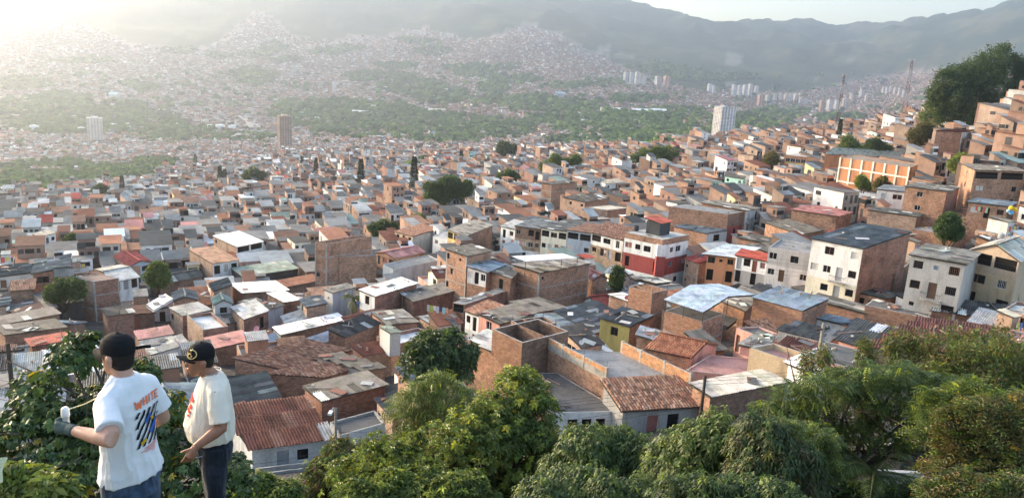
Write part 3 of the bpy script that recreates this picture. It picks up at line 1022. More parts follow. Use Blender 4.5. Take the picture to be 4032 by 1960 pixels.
kh(tB, 'rusty_house', (1000,412), (893,340), (1452,325), h=3.0, kind='rust', wL='n', wR='n', mess=0.15, label='long low house with a rusty brown sheet roof below the tall brick block')
kh(tB, 'grey_house', (1595,478), (1498,440), (1860,412), h=6.2, kind='grey', wL='l', wR='u', oL=['v', '.'], label='narrow grey two storey house left of the palm')
kh(tB, 'white_front_house', (2115,522), (1930,450), (2630,365), h=6.2, kind='white', wL='wb', wR='r', oL=['.O.', 'wd'], label='house with a long white sheet roof right of the palm')
kh(tC, 'brick_house', (85,588), (-70,492), (705,425), h=4.2, kind='dark', wL='n', wR='r', oL=['.d'], label='brick house with a long dark roof dotted with white washers')
kh(tM, 'brick_tower_house', (742,968), (495,885), (1045,905), h=10.0, kind='grey', wL='o', wR='b', oL=['.v..w', '...w.', '....w', '.....'], band=True,
   label='tall narrow brick tower house with three small windows in its sunlit side')
kh(tC, 'brick_house', (985,232), (757,160), (1205,140), h=7.5, rl=0.2, roof='shed', kind='blue', wL='wob', wR='b', oL=['WoW', '...', '...'], label='brick house with white upper storey and blue grey roof beside the tower house')
kh(tC, 'brick_house', (1285,302), (985,205), (1420,180), h=6.8, kind='grey', wL='o', wR='b', oL=['.o.g', 'v...'], label='brick house with a pale grey roof and a tall dark doorway')
def big_block(H):
    off = H.off
    mb = MB(); c = H.K + UP * 1.9 - off
    tf = tM
    q = [tf(1290, 965), tf(1470, 1030), tf(2110, 985), tf(1920, 930)]
    z = H.K[2] + 2.3
    Q = [ray(*p) * (z / ray(*p)[2]) - off for p in q]
    mb.quad(Q, None, (0.78, 0.79, 0.8)); mb.quad([p - UP * 0.06 for p in reversed(Q)], None, (0.5, 0.5, 0.5))
    link('canopy', mb.mesh('canopy', ['roof_sheet_mixed']), H.root)
    for p in Q:
        mb = MB(); mb.tube([p - UP * 2.4, p], 0.05, 6)
        link('post', mb.mesh('post', ['dark_frame']), H.root)
kh(tC, 'brick_block', (1640,236), (1312,140), (2262,118), h=7.6, kind='grey', wL='o', wR='b', oR=['v......', '.......'], oL=['..', '.v'], band=True, mess=0.9, sty=big_block,
   label='big brick block with a white canopy on posts over its cluttered roof')
kh(tC, 'walled_yard', (715,622), (572,597), (1452,378), h=4.6, roof='flat', kind='grey', wL='o', wR='r', par=0.0, oL=['O', 'd'], label='house with one very long brick side wall running up to the big block')
kh(tC, 'pink_front_house', (1150,864), (895,748), (1580,735), h=4.8, kind='dark', wL='k', wR='n', oL=['.W.', '.o.'], label='house with a broad dark roof and a salmon pink front, behind the unfinished walls')
kh(tC, 'white_house', (962,792), (730,705), (1240,662), h=5.0, kind='tile', wL='wl', wR='n', oL=['.dw', '.d.'], mess=0.3, label='white house with an orange door and a few clay tiles, left of the pink front')
kh(tC, 'low_house', (1598,720), (1282,600), (1950,663), h=3.4, kind='dark', wL='n', wR='r', label='low house with a matt dark roof below the big block')
kh(tC, 'walled_yard', (1440,905), (1290,815), (1850,850), h=5.5, roof='open', kind='dark', wL='n', wR='n', par=0.0, label='roofless room of grey topped brick walls behind the orange wall')
def unfinished(H):
    pass
kh(tC, 'unfinished_house', (1430,1092), (1062,922), (2000,950), D=68, h=8.0, roof='open', kind='dark', wL='o', wR='n', par=0.0, brick={1: 2.6}, label='unfinished orange brick house without a roof left of the new terrace')
kh(tC, 'orange_annex', (1058,1212), (812,1072), (1250,1080), h=7.0, kind='light', wL='o', wR='b', brick={1: 2.4}, label='orange brick annex with a cream lid beside the round dark tree')
def new_terrace(H):
    off = H.off
    a, b = H.R - H.K, H.L - H.K
    for (p, v, nm) in ((H.K, b, 0), (H.R, b, 1)):
        L = np.linalg.norm(v[:2]); t = v[:2] / L
        n3 = np.array([t[1], -t[0], 0]);
        mb = MB(); c = p + v / 2 + UP * 0.55 - off
        mb.box(c, [nrm(v), n3, UP], (L / 2, 0.07, 0.55), (0.40, 0.37, 0.33), 0)
        pr = link('parapet', mb.mesh('parapet', ['concrete']), H.root)
        nout = n3[:2] if nm == 0 else -n3[:2]
        for side in (1, -1):
            nn = n3[:2] * side
            bw, bh = 0.42, 0.21
            for r in range(5):
                for k in range(-1, int(L / bw) + 1):
                    u0, u1 = max(0, (k + 0.5 * (r % 2)) * bw), min(L, (k + 1 + 0.5 * (r % 2)) * bw)
                    if u1 - u0 < 0.12: continue
                    if r == 4 and random.random() < 0.1: continue
                    pp = p[:2] + t * (u0 + u1) / 2 + nn * 0.07
                    M = frame_matrix(nrm(v) * (u1 - u0 - 0.03), np.array([nn[0], nn[1], 0]) * 0.07, UP * (bh - 0.03), np.array([pp[0], pp[1], p[2] + (r + 0.5) * bh + 0.04]) - off)
                    if side == 1 or nm == 1 or r > 2:
                        link('brick', BRICK, pr, M, jit((0.56, 0.30, 0.155), 0.16))
        for f in (0.02, 0.36, 0.7, 0.98):
            mb = MB(); c = p + v * f - off
            mb.box(c + UP * 0.58, [nrm(v), n3, UP], (0.10, 0.11, 0.6), (0.42, 0.40, 0.36))
            mb.tube([c + UP * 1.1, c + UP * 1.7], 0.012, 4, (0.1, 0.06, 0.04))
            link('column', mb.mesh('column', ['concrete']), pr)
kh(tZ, 'new_terrace_house', (948,512), (555,300), (1478,548), D=64, h=5.2, roof='flat', kind='grey', wL='o', wR='g', par=0.02, sty=new_terrace,
   label='grey roof terrace between two new parapets of bright orange brick')
kh(tZ, 'tiled_house', (1050,697), (930,520), (1562,668), D=60, h=3.6, rl=0.8, kind='tile', wL='g', wR='g', oR=['.TT.'], over=0.3,
   label='grey rendered house with a weathered clay tile roof and two dark windows beside the pole')
def stained(H):
    off = H.off
    a = H.R - H.K; e = nrm(a); n = np.array([e[1], -e[0], 0])
    mb = MB(); mb.box(H.K + a * 0.72 + n * 0.5 - UP * 2.0 - off, [e, n, UP], (np.linalg.norm(a) * 0.22, 0.5, 0.35), (0.36, 0.055, 0.05), 0)
    link('balcony', mb.mesh('balcony', ['plaster']), H.root)
kh(tZ, 'slab_house', (600,718), (230,470), (1043,706), D=61, h=3.8, roof='flat', kind='dark', wL='n', wR='w', par=0.05, oR=['.TTT.'], sty=stained,
   label='white fronted house with a stained concrete roof slab and a red balcony behind the trees')
# right of the new terrace
kh(tE, 'brick_tower_house', (530,480), (243,398), (722,438), h=6.5, roof='open', kind='dark', wL='b', wR='b', par=0.0, band=True, brick={1: 3.4}, label='square brick stair tower open at the top under loose tin')
kh(tE, 'tin_shelter', (560,372), (252,296), (748,345), h=8.3, kind='light', wL='d', wR='d', base=0.25, over=0.1, mess=0.5, label='crooked tin lid on the brick stair tower', cat='awning')
def white_canopy(H):
    off = H.off
    tf = tE
    z = H.K[2] + 1.5
    def g(x, y, dz=0):
        r = ray(*tf(x, y)); return r * ((z + dz) / r[2])
    K2, L2, B2 = g(1160, 712), g(690, 560), g(1000, 385, 0.9)
    R2 = K2 + (B2 - L2)
    ro = lay_cover(H.root, off, K2, L2 - K2, R2 - K2, 'white', 'objects', 'b', 0.05)
    b3 = g(1345, 370, 0.0)
    lay_cover(H.root, off, R2, B2 - R2, (b3 - B2), 'white', 'merged', 'b', 0.05)
    for p in (K2, L2, (K2 + L2) / 2, R2, B2):
        q = p.copy(); q[2] = H.K[2] - 0.1
        mb = MB(); mb.tube([q - off, p - off], 0.05, 6)
        link('post', mb.mesh('post', ['dark_frame']), H.root)
kh(tE, 'brick_house', (1145,835), (682,700), (1420,735), h=5.0, roof='flat', kind='dark', wL='b', wR='b', par=0.02, band=True, sty=white_canopy, brick={1: 2.4}, label='brick house under a big bright white canopy roof')
kh(tE, 'tiled_house', (1000,1262), (468,1152), (1320,1108), h=3.2, roof='gable2', ridge=0.9, kind='redtile', wL='b', wR='k', label='low house with a neat red clay tile roof below the white canopy')
kh(tE, 'pink_house', (1790,1012), (1562,920), (2072,995), h=3.6, roof='flat', kind='dark', wL='k', wR='k', par=0.15, oL=['..d'], label='salmon pink house with a black roof slab right of the red tiles')
kh(tE, 'brick_house', (1662,702), (1415,605), (1868,492), h=4.4, kind='dark', wL='b', wR='n', brick={1: 2.0}, label='brick house with a black roof right of the white canopy')
kh(tE, 'brick_house', (1412,605), (1300,545), (1600,480), h=4.8, kind='brown', wL='b', wR='n', label='slim brick house with a scrap timber roof touching the white canopy')
kh(tE, 'lean_to', (1445,902), (1250,848), (1562,812), h=3.0, kind='grey', wL='d', wR='d', base=0.4, over=0.05, label='small ribbed lean-to roof in front of the brick wall', cat='lean-to')
kh(tE, 'lean_to', (1838,1172), (1618,1130), (2050,1030), h=3.0, kind='grey', wL='k', wR='k', base=1.0, label='ribbed dark lean-to roof below the salmon pink house', cat='lean-to')
kh(tE, 'brick_house', (2380,706), (1772,540), (2690,565), h=5.0, rr=0.7, kind='light', wL='o', wR='b', brick={1: 2.6}, over=0.1, label='brick house with a wide pale ribbed roof and long orange side wall')
kh(tE, 'corrugated_house', (640,1095), (340,1010), (690,985), h=2.6, kind='blue', wL='n', wR='n', mess=0.5, label='low shack with blue grey rusty sheets left of the red tiles')
kh(tE, 'dark_roof_house', (250,895), (-110,790), (520,770), h=4.0, rr=0.5, kind='dark', wL='Y', wR='b', mess=0.35, oL=['.W.'], label='house with a worn grey plank-like roof at the foot of the stair tower')
kh(tE, 'blue_awning', (860,1275), (490,1165), (960,1235), h=2.6, kind='blue', wL='g', wR='g', base=0.3, over=0.05, label='blue grey sheet awning in front of the red tiles', cat='awning')
kh(tG, 'brick_house', (885,548), (242,400), (1112,505), h=3.4, kind='dark', wL='o', wR='r', oL=['.gd...'], brick={1: 2.6}, label='small brick house with a black doorway and a dark roof with one white sheet')
kh(tG, 'walled_house', (1400,778), (640,622), (1475,700), h=3.4, roof='flat', kind='dark', wL='o', wR='n', par=0.0, brick={1: 2.2}, label='house with a soot topped brick wall facing left, behind the big rusty roof')
kh(tG, 'walled_house', (632,728), (0,560), (700,655), h=3.6, kind='grey', wL='o', wR='n', brick={1: 2.4}, label='house with a long curved brick wall below the small black door')
kh(tG, 'low_house', (560,905), (-10,775), (640,850), h=2.4, kind='blue', wL='l', wR='l', label='low house with a pale blue roof under the long brick wall')
kh(tG, 'corrugated_house', (805,1195), (322,1052), (1000,935), h=2.8, rr=0.6, kind='grey', wL='k', wR='n', label='low house with a tilted coarse grey ribbed roof left of the big rusty roof')
kh(tG, 'rusty_house', (1650,1255), (690,1127), (2210,905), h=2.8, rr=0.7, kind='rust', wL='n', wR='n', mess=0.08, label='low house with the biggest rust red roof at right')
kh(tG, 'corrugated_house', (2200,902), (1912,828), (2325,742), h=3.2, rr=0.6, kind='light', wL='n', wR='n', label='low house with coarse pale ribbed sheets behind the big rusty roof')
kh(tG, 'low_house', (2250,790), (1450,690), (2420,650), h=3.4, rr=0.5, kind='dark', wL='n', wR='n', mess=0.2, label='wide low house with a slate dark roof and loose blue sheets')
kh(tG, 'corrugated_house', (2110,1215), (1752,1100), (2260,975), h=3.0, rr=0.6, kind='grey', wL='n', wR='n', label='low house with ribbed grey sheets at the right end of the big rusty roof')
kh(tG, 'pink_roof_house', (2570,1110), (2180,1010), (2680,1010), h=3.0, kind='pink', wL='n', wR='n', label='low house with a pink sheet roof at the right edge above the trees')
kh(tG, 'brick_house', (2740,800), (2318,692), (2900,690), h=4.6, roof='flat', kind='light', wL='b', wR='b', par=0.2, oL=['.W..'], brick={1: 2.4}, label='brick house with a wide dark window band at the right edge')
kh(tW, 'corrugated_house', (570,265), (265,190), (690,222), h=2.8, rr=0.5, kind='grey', wL='l', wR='k', label='low house with dark ribbed sheets and one yellow sheet left of the slanted pole')
kh(tW, 'rusty_house', (410,372), (186,318), (560,300), h=2.8, rr=0.4, kind='rust', wL='l', wR='k', mess=0.15, label='low house with a roof of rust streaked and blue sheets left of the slanted pole')
kh(tW, 'slab_house', (690,425), (418,350), (832,330), h=2.8, roof='flat', kind='dark', wL='k', wR='k', par=0.0, label='house with a bare dark roof right of the slanted pole')
kh(tW, 'terrace_house', (322,418), (80,335), (470,385), h=3.2, roof='flat', kind='pink', wL='e', wR='e', par=0.5, label='house with a beige walled terrace in front of the lean-to')
kh(tW, 'white_roof_house', (470,470), (328,405), (560,425), h=2.6, kind='white', wL='w', wR='w', label='small house under white sheets just left of the slanted pole')
kh(tZ, 'pink_terrace_house', (1930,505), (1442,452), (2060,400), D=75, h=3.4, roof='flat', kind='pink', wL='k', wR='k', par=0.12, label='house with a faded pink roof terrace right of the new terrace')
kh(tZ, 'brick_house', (1600,612), (1490,540), (2060,520), D=60, h=4.2, kind='light', wL='b', wR='n', brick={0: 2.4}, label='brick house with a pale ribbed roof right of the pole by the tiled house')
# left middle; brick sides facing left are tinted paler for the sunlight on them
kh(tA, 'brick_block', (1152,340), (900,285), (1468,297), h=7.2, kind='brown', roof='flat', wL='p', wR='r', par=0.02, band=True, oL=['......', '......'], label='tall brick block with a pale sunlit side and a stepped top, above the first man')
kh(tA, 'red_roof_house', (1000,330), (930,262), (1255,290), h=6.2, rl=0.4, kind='brown', wL='p', wR='r', label='brown roofed brick house joined to the back of the tall brick block')
kh(tA, 'dark_roof_house', (560,645), (455,552), (1010,578), h=3.2, kind='dark', wL='b', wR='d', label='low house with two dark slate roofs left of the tall brick block')
kh(tA, 'slab_house', (590,700), (410,505), (700,660), h=3.2, rl=0.0, kind='grey', wL='b', wR='g', label='house with a broad plain grey roof at the left, below the tree')
kh(tA, 'brick_house', (1330,768), (1262,690), (1648,722), h=3.6, kind='dark', wL='n', wR='r', brick={0: 2.0}, label='small brick house with dark ribbed sheets directly above the first cap')
kh(tA, 'brick_house', (1655,740), (1612,650), (1902,725), h=3.2, kind='brown', wL='n', wR='r', oR=['d..'], label='small brick house with a brown sheet roof right of the dark ribbed sheets')
kh(tA, 'tin_awning', (1892,700), (1800,636), (2130,558), h=4.2, kind='white', wL='w', wR='w', base=0.25, over=0.0, label='bright white slanting tin panel standing above the low roofs', cat='awning')
kh(tA, 'cream_roof_house', (2250,762), (2095,670), (2590,692), h=4.0, kind='light', wL='p', wR='r', oL=['..w'], label='brick house with cream striped sheets beside the brick terrace')
kh(tB, 'terrace_house', (0,975), (-200,790), (312,930), h=3.2, roof='flat', kind='white', wL='p', wR='r', par=0.55, label='brick house with an open pale terrace behind brick parapets above the second cap')
kh(tA, 'pink_roof_house', (1712,1056), (1662,965), (2125,985), h=2.8, kind='pink', wL='n', wR='w', label='low house with a pink sheet roof between the two caps')
kh(tB, 'pink_roof_house', (150,1160), (20,1050), (606,1060), h=2.8, kind='pink', wL='n', wR='n', label='low house with a pale pink sheet roof right of the second cap')
kh(tA, 'red_roof_house', (392,1142), (318,1060), (932,1048), h=2.6, kind='red', wL='n', wR='r', label='low house with a long red sheet roof left of the first cap')
kh(tA, 'pale_roof_house', (1790,1262), (1715,1150), (2312,1112), h=2.8, kind='light', wL='w', wR='l', label='low house with a pale blue white curved roof between the two men')
kh(tA, 'long_house', (30,870), (-60,790), (730,740), h=2.8, kind='grey', wL='n', wR='n', label='long low shed with grey ribbed sheets at the far left')
kh(tA, 'long_house', (60,1000), (-60,905), (800,905), h=2.6, kind='grey', wL='n', wR='n', mess=0.3, label='long low shed with patched ribbed sheets left of the red roof')
kh(tA, 'low_house', (900,870), (640,850), (1040,850), h=2.8, kind='blue', wL='n', wR='n', mess=0.3, label='low house with patched slate sheets left of the small dark ribbed roof')
kh(tS, 'two_storey_house', (1945,778), (1752,690), (2160,735), h=7.5, kind='white', wL='p', wR='w', oR=['OO', 'WdW'], oL=['...w', '....'], label='two storey white house with a white and grey sheet roof and a pale brick side')
kh(tS, 'brown_roof_house', (1748,915), (1556,802), (1957,885), h=6.0, kind='brown', wL='p', wR='w', oR=['oTo', '.T.'], label='house with a broad brown roof, pale brick side and white front')
kh(tS, 'red_roof_house', (1062,935), (936,850), (1240,895), h=5.6, roof='gable2', ridge=0.7, kind='red', wL='p', wR='u', oR=['.W', 'w.'], label='house with a brick red gable roof and a blue grey front')
kh(tS, 'pale_roof_house', (925,1062), (782,958), (1137,1022), h=4.4, roof='gable1', ridge=0.8, kind='light', wL='p', wR='w', oR=['odo'], label='house with a large cream white gable roof left of the leafy tree')
kh(tS, 'grey_roof_house', (1320,1075), (1232,1040), (1660,1010), h=3.2, roof='gable1', ridge=0.9, kind='dark', wL='p', wR='n', label='house with a slate grey gable roof right of the leafy tree')
kh(tS, 'white_house', (320,700), (266,672), (455,665), h=6.5, kind='grey', wL='p', wR='w', oR=['wTw', 'ww.'], mess=0.4, label='white two storey house with a ragged grey roof at the far left')
kh(tS, 'brick_hall', (1060,410), (985,345), (1140,370), h=7.5, roof='gable2', ridge=0.8, kind='light', wL='p', wR='n', label='tall windowless hall with a bare brick gable side, far left of centre')
kh(tU, 'brick_block', (595,752), (500,737), (972,690), h=12.0, roof='open', kind='dark', wL='o', wR='b', oL=['..', '..', '.w', 'w.'], band=True, par=0.0, label='tall broad brick block with open roofless rooms on top')
kh(tU, 'brick_annex', (702,862), (668,850), (1008,850), h=8.5, kind='grey', roof='flat', wL='o', wR='b', par=0.1, label='narrow brick annex standing against the tall broad block')
kh(tU, 'planted_terrace', (905,965), (770,925), (1010,930), h=4.0, roof='flat', kind='grey', wL='b', wR='b', par=0.25, label='brick terrace house with potted plants on its roof')
kh(tU, 'pink_roof_house', (1150,866), (1005,820), (1405,815), h=5.6, roof='gable1', ridge=0.8, kind='pink', wL='b', wR='b', oL=['WWd', '...'], label='brick house with a wide mauve pink sheet roof')
kh(tU, 'grey_house', (1145,968), (1060,922), (1522,888), h=4.4, roof='flat', kind='grey', wL='l', wR='l', par=0.15, label='long grey mouldy concrete house below the mauve pink roof')
kh(tU, 'grey_house', (1305,692), (1157,652), (1522,628), h=7.5, kind='tile', wL='e', wR='g', oL=['wTw', 'w.w'], oR=['..w', '...'], label='grey sided house with a cream front and old clay tiles')
kh(tU, 'yellow_house', (1740,690), (1590,642), (1960,600), h=7.8, kind='grey', wL='ye', wR='n', oL=['OOO', 'wdb', 'ww.'], oR=['...v.v', '......'], label='yellow and white house with a roof terrace and a long dark brick side')
kh(tU, 'white_house', (1592,722), (1470,690), (1700,670), h=5.8, roof='flat', kind='light', wL='w', wR='w', oL=['.w', 'w.'], par=0.1, label='small white two storey house left of the yellow house')
# the row along the street
kh(tM, 'row_house', (1342,640), (1167,600), (1500,560), h=8.0, kind='light', wL='w', wR='w', oL=['w d', 'o d', 'o.o'], label='white row house with open verandas, first in the street row')
kh(tM, 'row_house', (1660,640), (1345,600), (1880,545), h=8.2, kind='grey', wL='nsw', wR='n', oL=['oO.w', 'wWWb', 'd.o.'], label='row house with brick and diamond lattice balconies')
kh(tM, 'row_house', (1980,668), (1667,620), (2290,560), h=8.2, kind='dark', wL='c', wR='b', oL=['OWO', 'wdgw', 'd.w.'], label='cream row house with a solid balcony and dark roof')
kh(tM, 'row_house', (2285,690), (1985,645), (2520,610), h=8.2, kind='brown', wL='u', wR='u', oL=['OO', 'w.w', '..d'], label='blue grey row house with a wide dark top floor')
kh(tM, 'row_house', (2676,775), (2282,680), (2850,640), h=7.6, rr=1.2, kind='tile', wL='ws', wR='n', oL=['TWO', 'odTw', '...'], label='row house with clay tile roof, white upper floor and stone lower wall')
def corner_house(H):
    off = H.off
    e1, e2 = nrm(H.R - H.K), nrm(H.L - H.K)
    c = H.K + e1 * 4.6 + e2 * 4.2
    mb = MB(); mb.box(c + UP * 1.25 - off, [e1, nrm(np.cross(UP, e1)), UP], (1.7, 1.6, 1.25), (0.06, 0.065, 0.07), 0)
    hut = link('roof_hut', mb.mesh('roof_hut', ['plaster']), H.root)
    lay_cover(H.root, off, c + UP * 2.6 - e1 * 1.9 - e2 * 1.8, e1 * 3.8, e2 * 3.8 + UP * 0.4, 'red', 'merged', 'b', 0.1)
    c = H.K + e2 * 8.0 + e1 * 3.0
    mb = MB(); mb.tube([c + UP * 0.1 - off, c + UP * 1.2 - off], 0.55, 12, (0.05, 0.05, 0.06))
    link('water_tank', mb.mesh('water_tank', ['painted'], smooth=False), H.root, None, (0.05, 0.05, 0.06))
    # chamfered corner: a plastered pier proud of both walls
    n = -(e1 + e2); n[2] = 0; n = nrm(n)
    mb = MB()
    for k, (colr, z0, z1) in enumerate([((0.62, 0.6, 0.56), -10.5, -7.2), (RED, -7.2, -3.2), (WHITE, -3.2, -1.0)]):
        mb.box(H.K + (e1 + e2) * 0.55 + n * 0.35 + UP * (z0 + z1) / 2 - off, [nrm(np.cross(UP, n)), n, UP], (0.9, 0.55, (z1 - z0) / 2), colr, 0)
    link('corner_pier', mb.mesh('corner_pier', ['plaster']), H.root)
kh(tN, 'corner_house', (655,768), (190,672), (982,705), h=10.4, roof='flat', kind='light', wL='owRw', wR='owRw', par=0.05, storeys=[1.1, 2.8, 3.3, 3.2], oL=['.', '.WwW', 'd..d', '.w..w'], oR=['.', '.wW.', '.w.w', 'd.w.'], sty=corner_house,
   label='red and white three storey corner house with a brick rimmed roof terrace')
kh(tN, 'corner_house', (1555,985), (1205,945), (1800,872), h=7.2, kind='white', wL='qq', wR='q', oL=['wvW', 'o.o'], over=0.7, label='orange brown corner house under a jutting white sheet roof')
kh(tN, 'row_house', (1942,1036), (1560,962), (2010,958), h=7.0, kind='red', wL='wg', wR='w', oL=['wdOd', '.o.o'], label='white row house with a red and clay tile roof and outside stairs')
kh(tN, 'banded_house', (1465,450), (735,352), (1662,418), h=9.0, roof='flat', kind='grey', wL='o', wR='nRR', par=0.0, oR=['', '.d.', '..d'], label='house with one very long bare brick wall and a dark red front')
kh(tN, 'gable_house', (1198,692), (797,600), (1450,648), h=6.2, rr=0.3, kind='grey', wL='b', wR='l', oR=['.O.', 'w.d'], label='brick house with a grey roof and glazed balcony behind the red corner house')
kh(tN, 'gable_house', (1678,410), (1135,312), (1860,378), h=8.2, kind='grey', wL='b', wR='l', oR=['BB', 'BB'], mess=0.2, label='brick house with pale blue balconies at the end of its long sloping roof')
kh(tN, 'brick_house', (2075,842), (1582,745), (2260,800), h=4.6, kind='grey', wL='b', wR='n', mess=0.3, label='low brick house with a streaky grey roof above the white sheet corner house')
kh(tN, 'brick_house', (2335,702), (1925,560), (2620,650), h=5.4, kind='dark', wL='o', wR='n', oL=['..v...', '......'], label='brick house with a black roof and a row of small square vents')
kh(tQ, 'brick_house', (527,632), (210,585), (632,605), h=5.6, kind='pink', wL='b', wR='b', label='windowless brick house with a pink sheet roof, right of the street')
kh(tQ, 'white_tall_house', (712,858), (355,788), (1045,745), h=11.0, rr=1.0, kind='grey', wL='wwce', wR='r', oL=['w.W.', 'wBww', 'wdw.', 'd.o.'], label='tall white and cream house of four floors with projecting balconies')
kh(tQ, 'grey_house', (352,905), (48,852), (420,845), h=8.2, roof='flat', kind='grey', wL='lw', wR='l', par=0.2, oL=['.W.W', 'w.dw', 'w..w'], label='grey house with a yellow curtain left of the tall white house')
kh(tQ, 'grey_house', (1432,972), (1050,905), (1530,890), h=10.0, kind='grey', wL='g', wR='g', oL=['wvw', 'wBw', 'o.v'], label='grey rendered three storey house with a small balcony and nine openings')
kh(tQ, 'tan_house', (1815,940), (1470,862), (1950,880), h=10.0, roof='gable1', ridge=1.4, kind='light', wL='te', wR='t', oL=['OO', 'wW', 'W.o', 'o..'], label='tan tiled house with an open gabled top floor at the right edge')
kh(tQ, 'brick_house', (940,1055), (722,1005), (1040,975), h=5.0, roof='flat', kind='grey', wL='nb', wR='n', par=0.5, oL=['.w.', 'gd.'], label='brick house with a cluttered planted terrace between the white and grey houses')
kh(tQ, 'brick_house', (1090,635), (752,588), (1142,612), h=5.0, kind='dark', wL='p', wR='n', label='pale speckled brick house with a slim dark roof on the right slope')
kh(tQ, 'brick_house', (1302,458), (1012,420), (1390,428), h=8.5, kind='grey', wL='o', wR='r', oL=['..w.', '..w.', '...'], label='large square brick house with two small dark windows on the right slope')
kh(tQ, 'brick_house', (1500,305), (1410,262), (1860,318), h=10.5, kind='dark', wL='o', wR='b', oR=['OO', 'W.w', '.ww', '...'], oL=['w', 'w', '.', '.'], label='tall brick house with a black open top floor at the right')
kh(tQ, 'brick_house', (1735,562), (1457,532), (1790,535), h=6.4, kind='blue', wL='ob', wR='n', oL=['wdw', '...'], label='brick house with washing under a blue grey roof at the right')
kh(tQ, 'white_house', (1010,462), (812,442), (1060,430), h=6.5, kind='light', wL='w', wR='w', oL=['Wd', '...'], label='white house with a wide empty terrace left of the large square brick house')
kh(tQ, 'brick_house', (1350,775), (1212,752), (1450,735), h=4.6, roof='open', kind='dark', wL='o', wR='b', par=0.0, label='small roofless brick room above the grey rendered house')
kh(tQ, 'brick_house', (1215,745), (1045,720), (1350,730), h=4.2, roof='flat', kind='grey', wL='b', wR='b', par=0.1, label='bare brick wall house left of the small roofless room')
def school(H):
    off = H.off
    for fi, n in ((1, 8),):
        P, t, L, nn, z0, z1 = H.faces[fi]
        NO = np.array([nn[0], nn[1], 0]); T = np.array([t[0], t[1], 0])
        for k in range(n):
            u = L * (k + 0.75) / (n + 0.5)
            for s in (0,):
                c = np.array([P[0], P[1], H.K[2] - 2.1]) + T * u + NO * 0.03 - off
                o = link('window', WIN[1], H.root, frame_matrix(T * (L / n * 0.85), NO, UP * 1.7, c), (0.6, 0.6, 0.58))
                link('pane', PANE, o, Matrix.Translation((0, -0.012, 0)))
        mb = MB(); c = np.array([P[0], P[1], H.K[2] - 3.6]) + T * L * 0.5 + NO * 0.05 - off
        mb.box(c, [T, NO, UP], (L * 0.46, 0.04, 0.35), (0.72, 0.5, 0.12))
        link('panel', mb.mesh('panel', ['plaster']), H.root)
kh(tQ, 'school', (470,228), (160,197), (560,215), h=7.0, roof='flat', kind='light', wL='q', wR='r', par=0.05, sty=school, cat='school', label='red brown school building with a long ribbon of windows')
def gym(H):
    off = H.off
    P, t, L, nn, z0, z1 = H.faces[1]
    NO = np.array([nn[0], nn[1], 0]); T = np.array([t[0], t[1], 0])
    for u in np.linspace(0.01, 0.99, 7):
        mb = MB(); mb.box(np.array([P[0], P[1], H.K[2] - 3.4]) + T * L * u + NO * 0.1 - off, [T, NO, UP], (0.22, 0.12, 3.6), (0.74, 0.71, 0.62))
        link('pilaster', mb.mesh('pilaster', ['plaster']), H.root)
    for dz in (2.6, 6.4):
        mb = MB(); mb.box(np.array([P[0], P[1], H.K[2] - dz]) + T * L * 0.5 + NO * 0.13 - off, [T, NO, UP], (L / 2, 0.1, 0.2), (0.74, 0.71, 0.62))
        link('beam', mb.mesh('beam', ['plaster']), H.root)
kh(tQ, 'school', (1045,288), (552,217), (1110,262), h=7.6, roof='flat', kind='brown', wL='q', wR='q', par=0.1, sty=gym, cat='school', label='orange school hall ribbed with cream pilasters and beams')
kh(tQ, 'sports_hall', (960,218), (447,190), (1045,200), h=5.5, roof='gable2', ridge=2.2, kind='green', wL='q', wR='q', cat='hall', label='long hall with a dull green roof behind the school')
kh(tV, 'mint_house', (1932,222), (1785,197), (1955,200), h=5.4, kind='dark', wL='m', wR='m', oL=['w.w', '..w'], label='mint green house with a dark roof')
kh(tV, 'white_house', (1392,172), (1242,160), (1450,148), h=6.0, kind='dark', wL='w', wR='w', oL=['wdw', '...'], label='white two storey house with three dark openings and a dark roof')
kh(tV, 'brick_block', (357,266), (277,252), (570,246), h=11.0, kind='dark', wL='o', wR='b', band=True, label='tall plain brick block with grey concrete bands, right of the big round tree')
kh(tV, 'brick_house', (632,412), (450,372), (830,378), h=6.2, kind='dark', wL='p', wR='b', oL=['w.w.', '....'], mess=0.2, label='brick house with a chequered dark roof and two black windows')
kh(tV, 'brick_house', (817,476), (632,452), (1008,456), h=5.4, roof='flat', kind='cream', wL='p', wR='b', par=0.1, label='square brick house with a flat cream lid')
kh(tV, 'white_house', (800,262), (752,232), (1010,240), h=5.6, kind='grey', wL='w', wR='w', oR=['w.ww'], label='low white house with small windows behind the chequered dark roof')
kh(tV, 'brick_house', (545,120), (492,100), (700,105), h=8.5, kind='light', roof='flat', wL='p', wR='p', oR=['wW.', 'w..', '..w'], par=0.3, label='pale brick house with a white stair hut, right of the far trees')
kh(tH, 'white_roof_house', (870,745), (850,735), (1262,775), h=6.0, kind='white', wL='b', wR='b', oR=['wOO'], label='long brick house with a bright white roof high on the right slope')
kh(tH, 'brick_house', (1110,845), (880,835), (1215,830), h=9.0, kind='rust', wL='o', wR='w', oR=['w', 'w', 'w'], label='brick house with a tall blue and white painted side on the right slope')
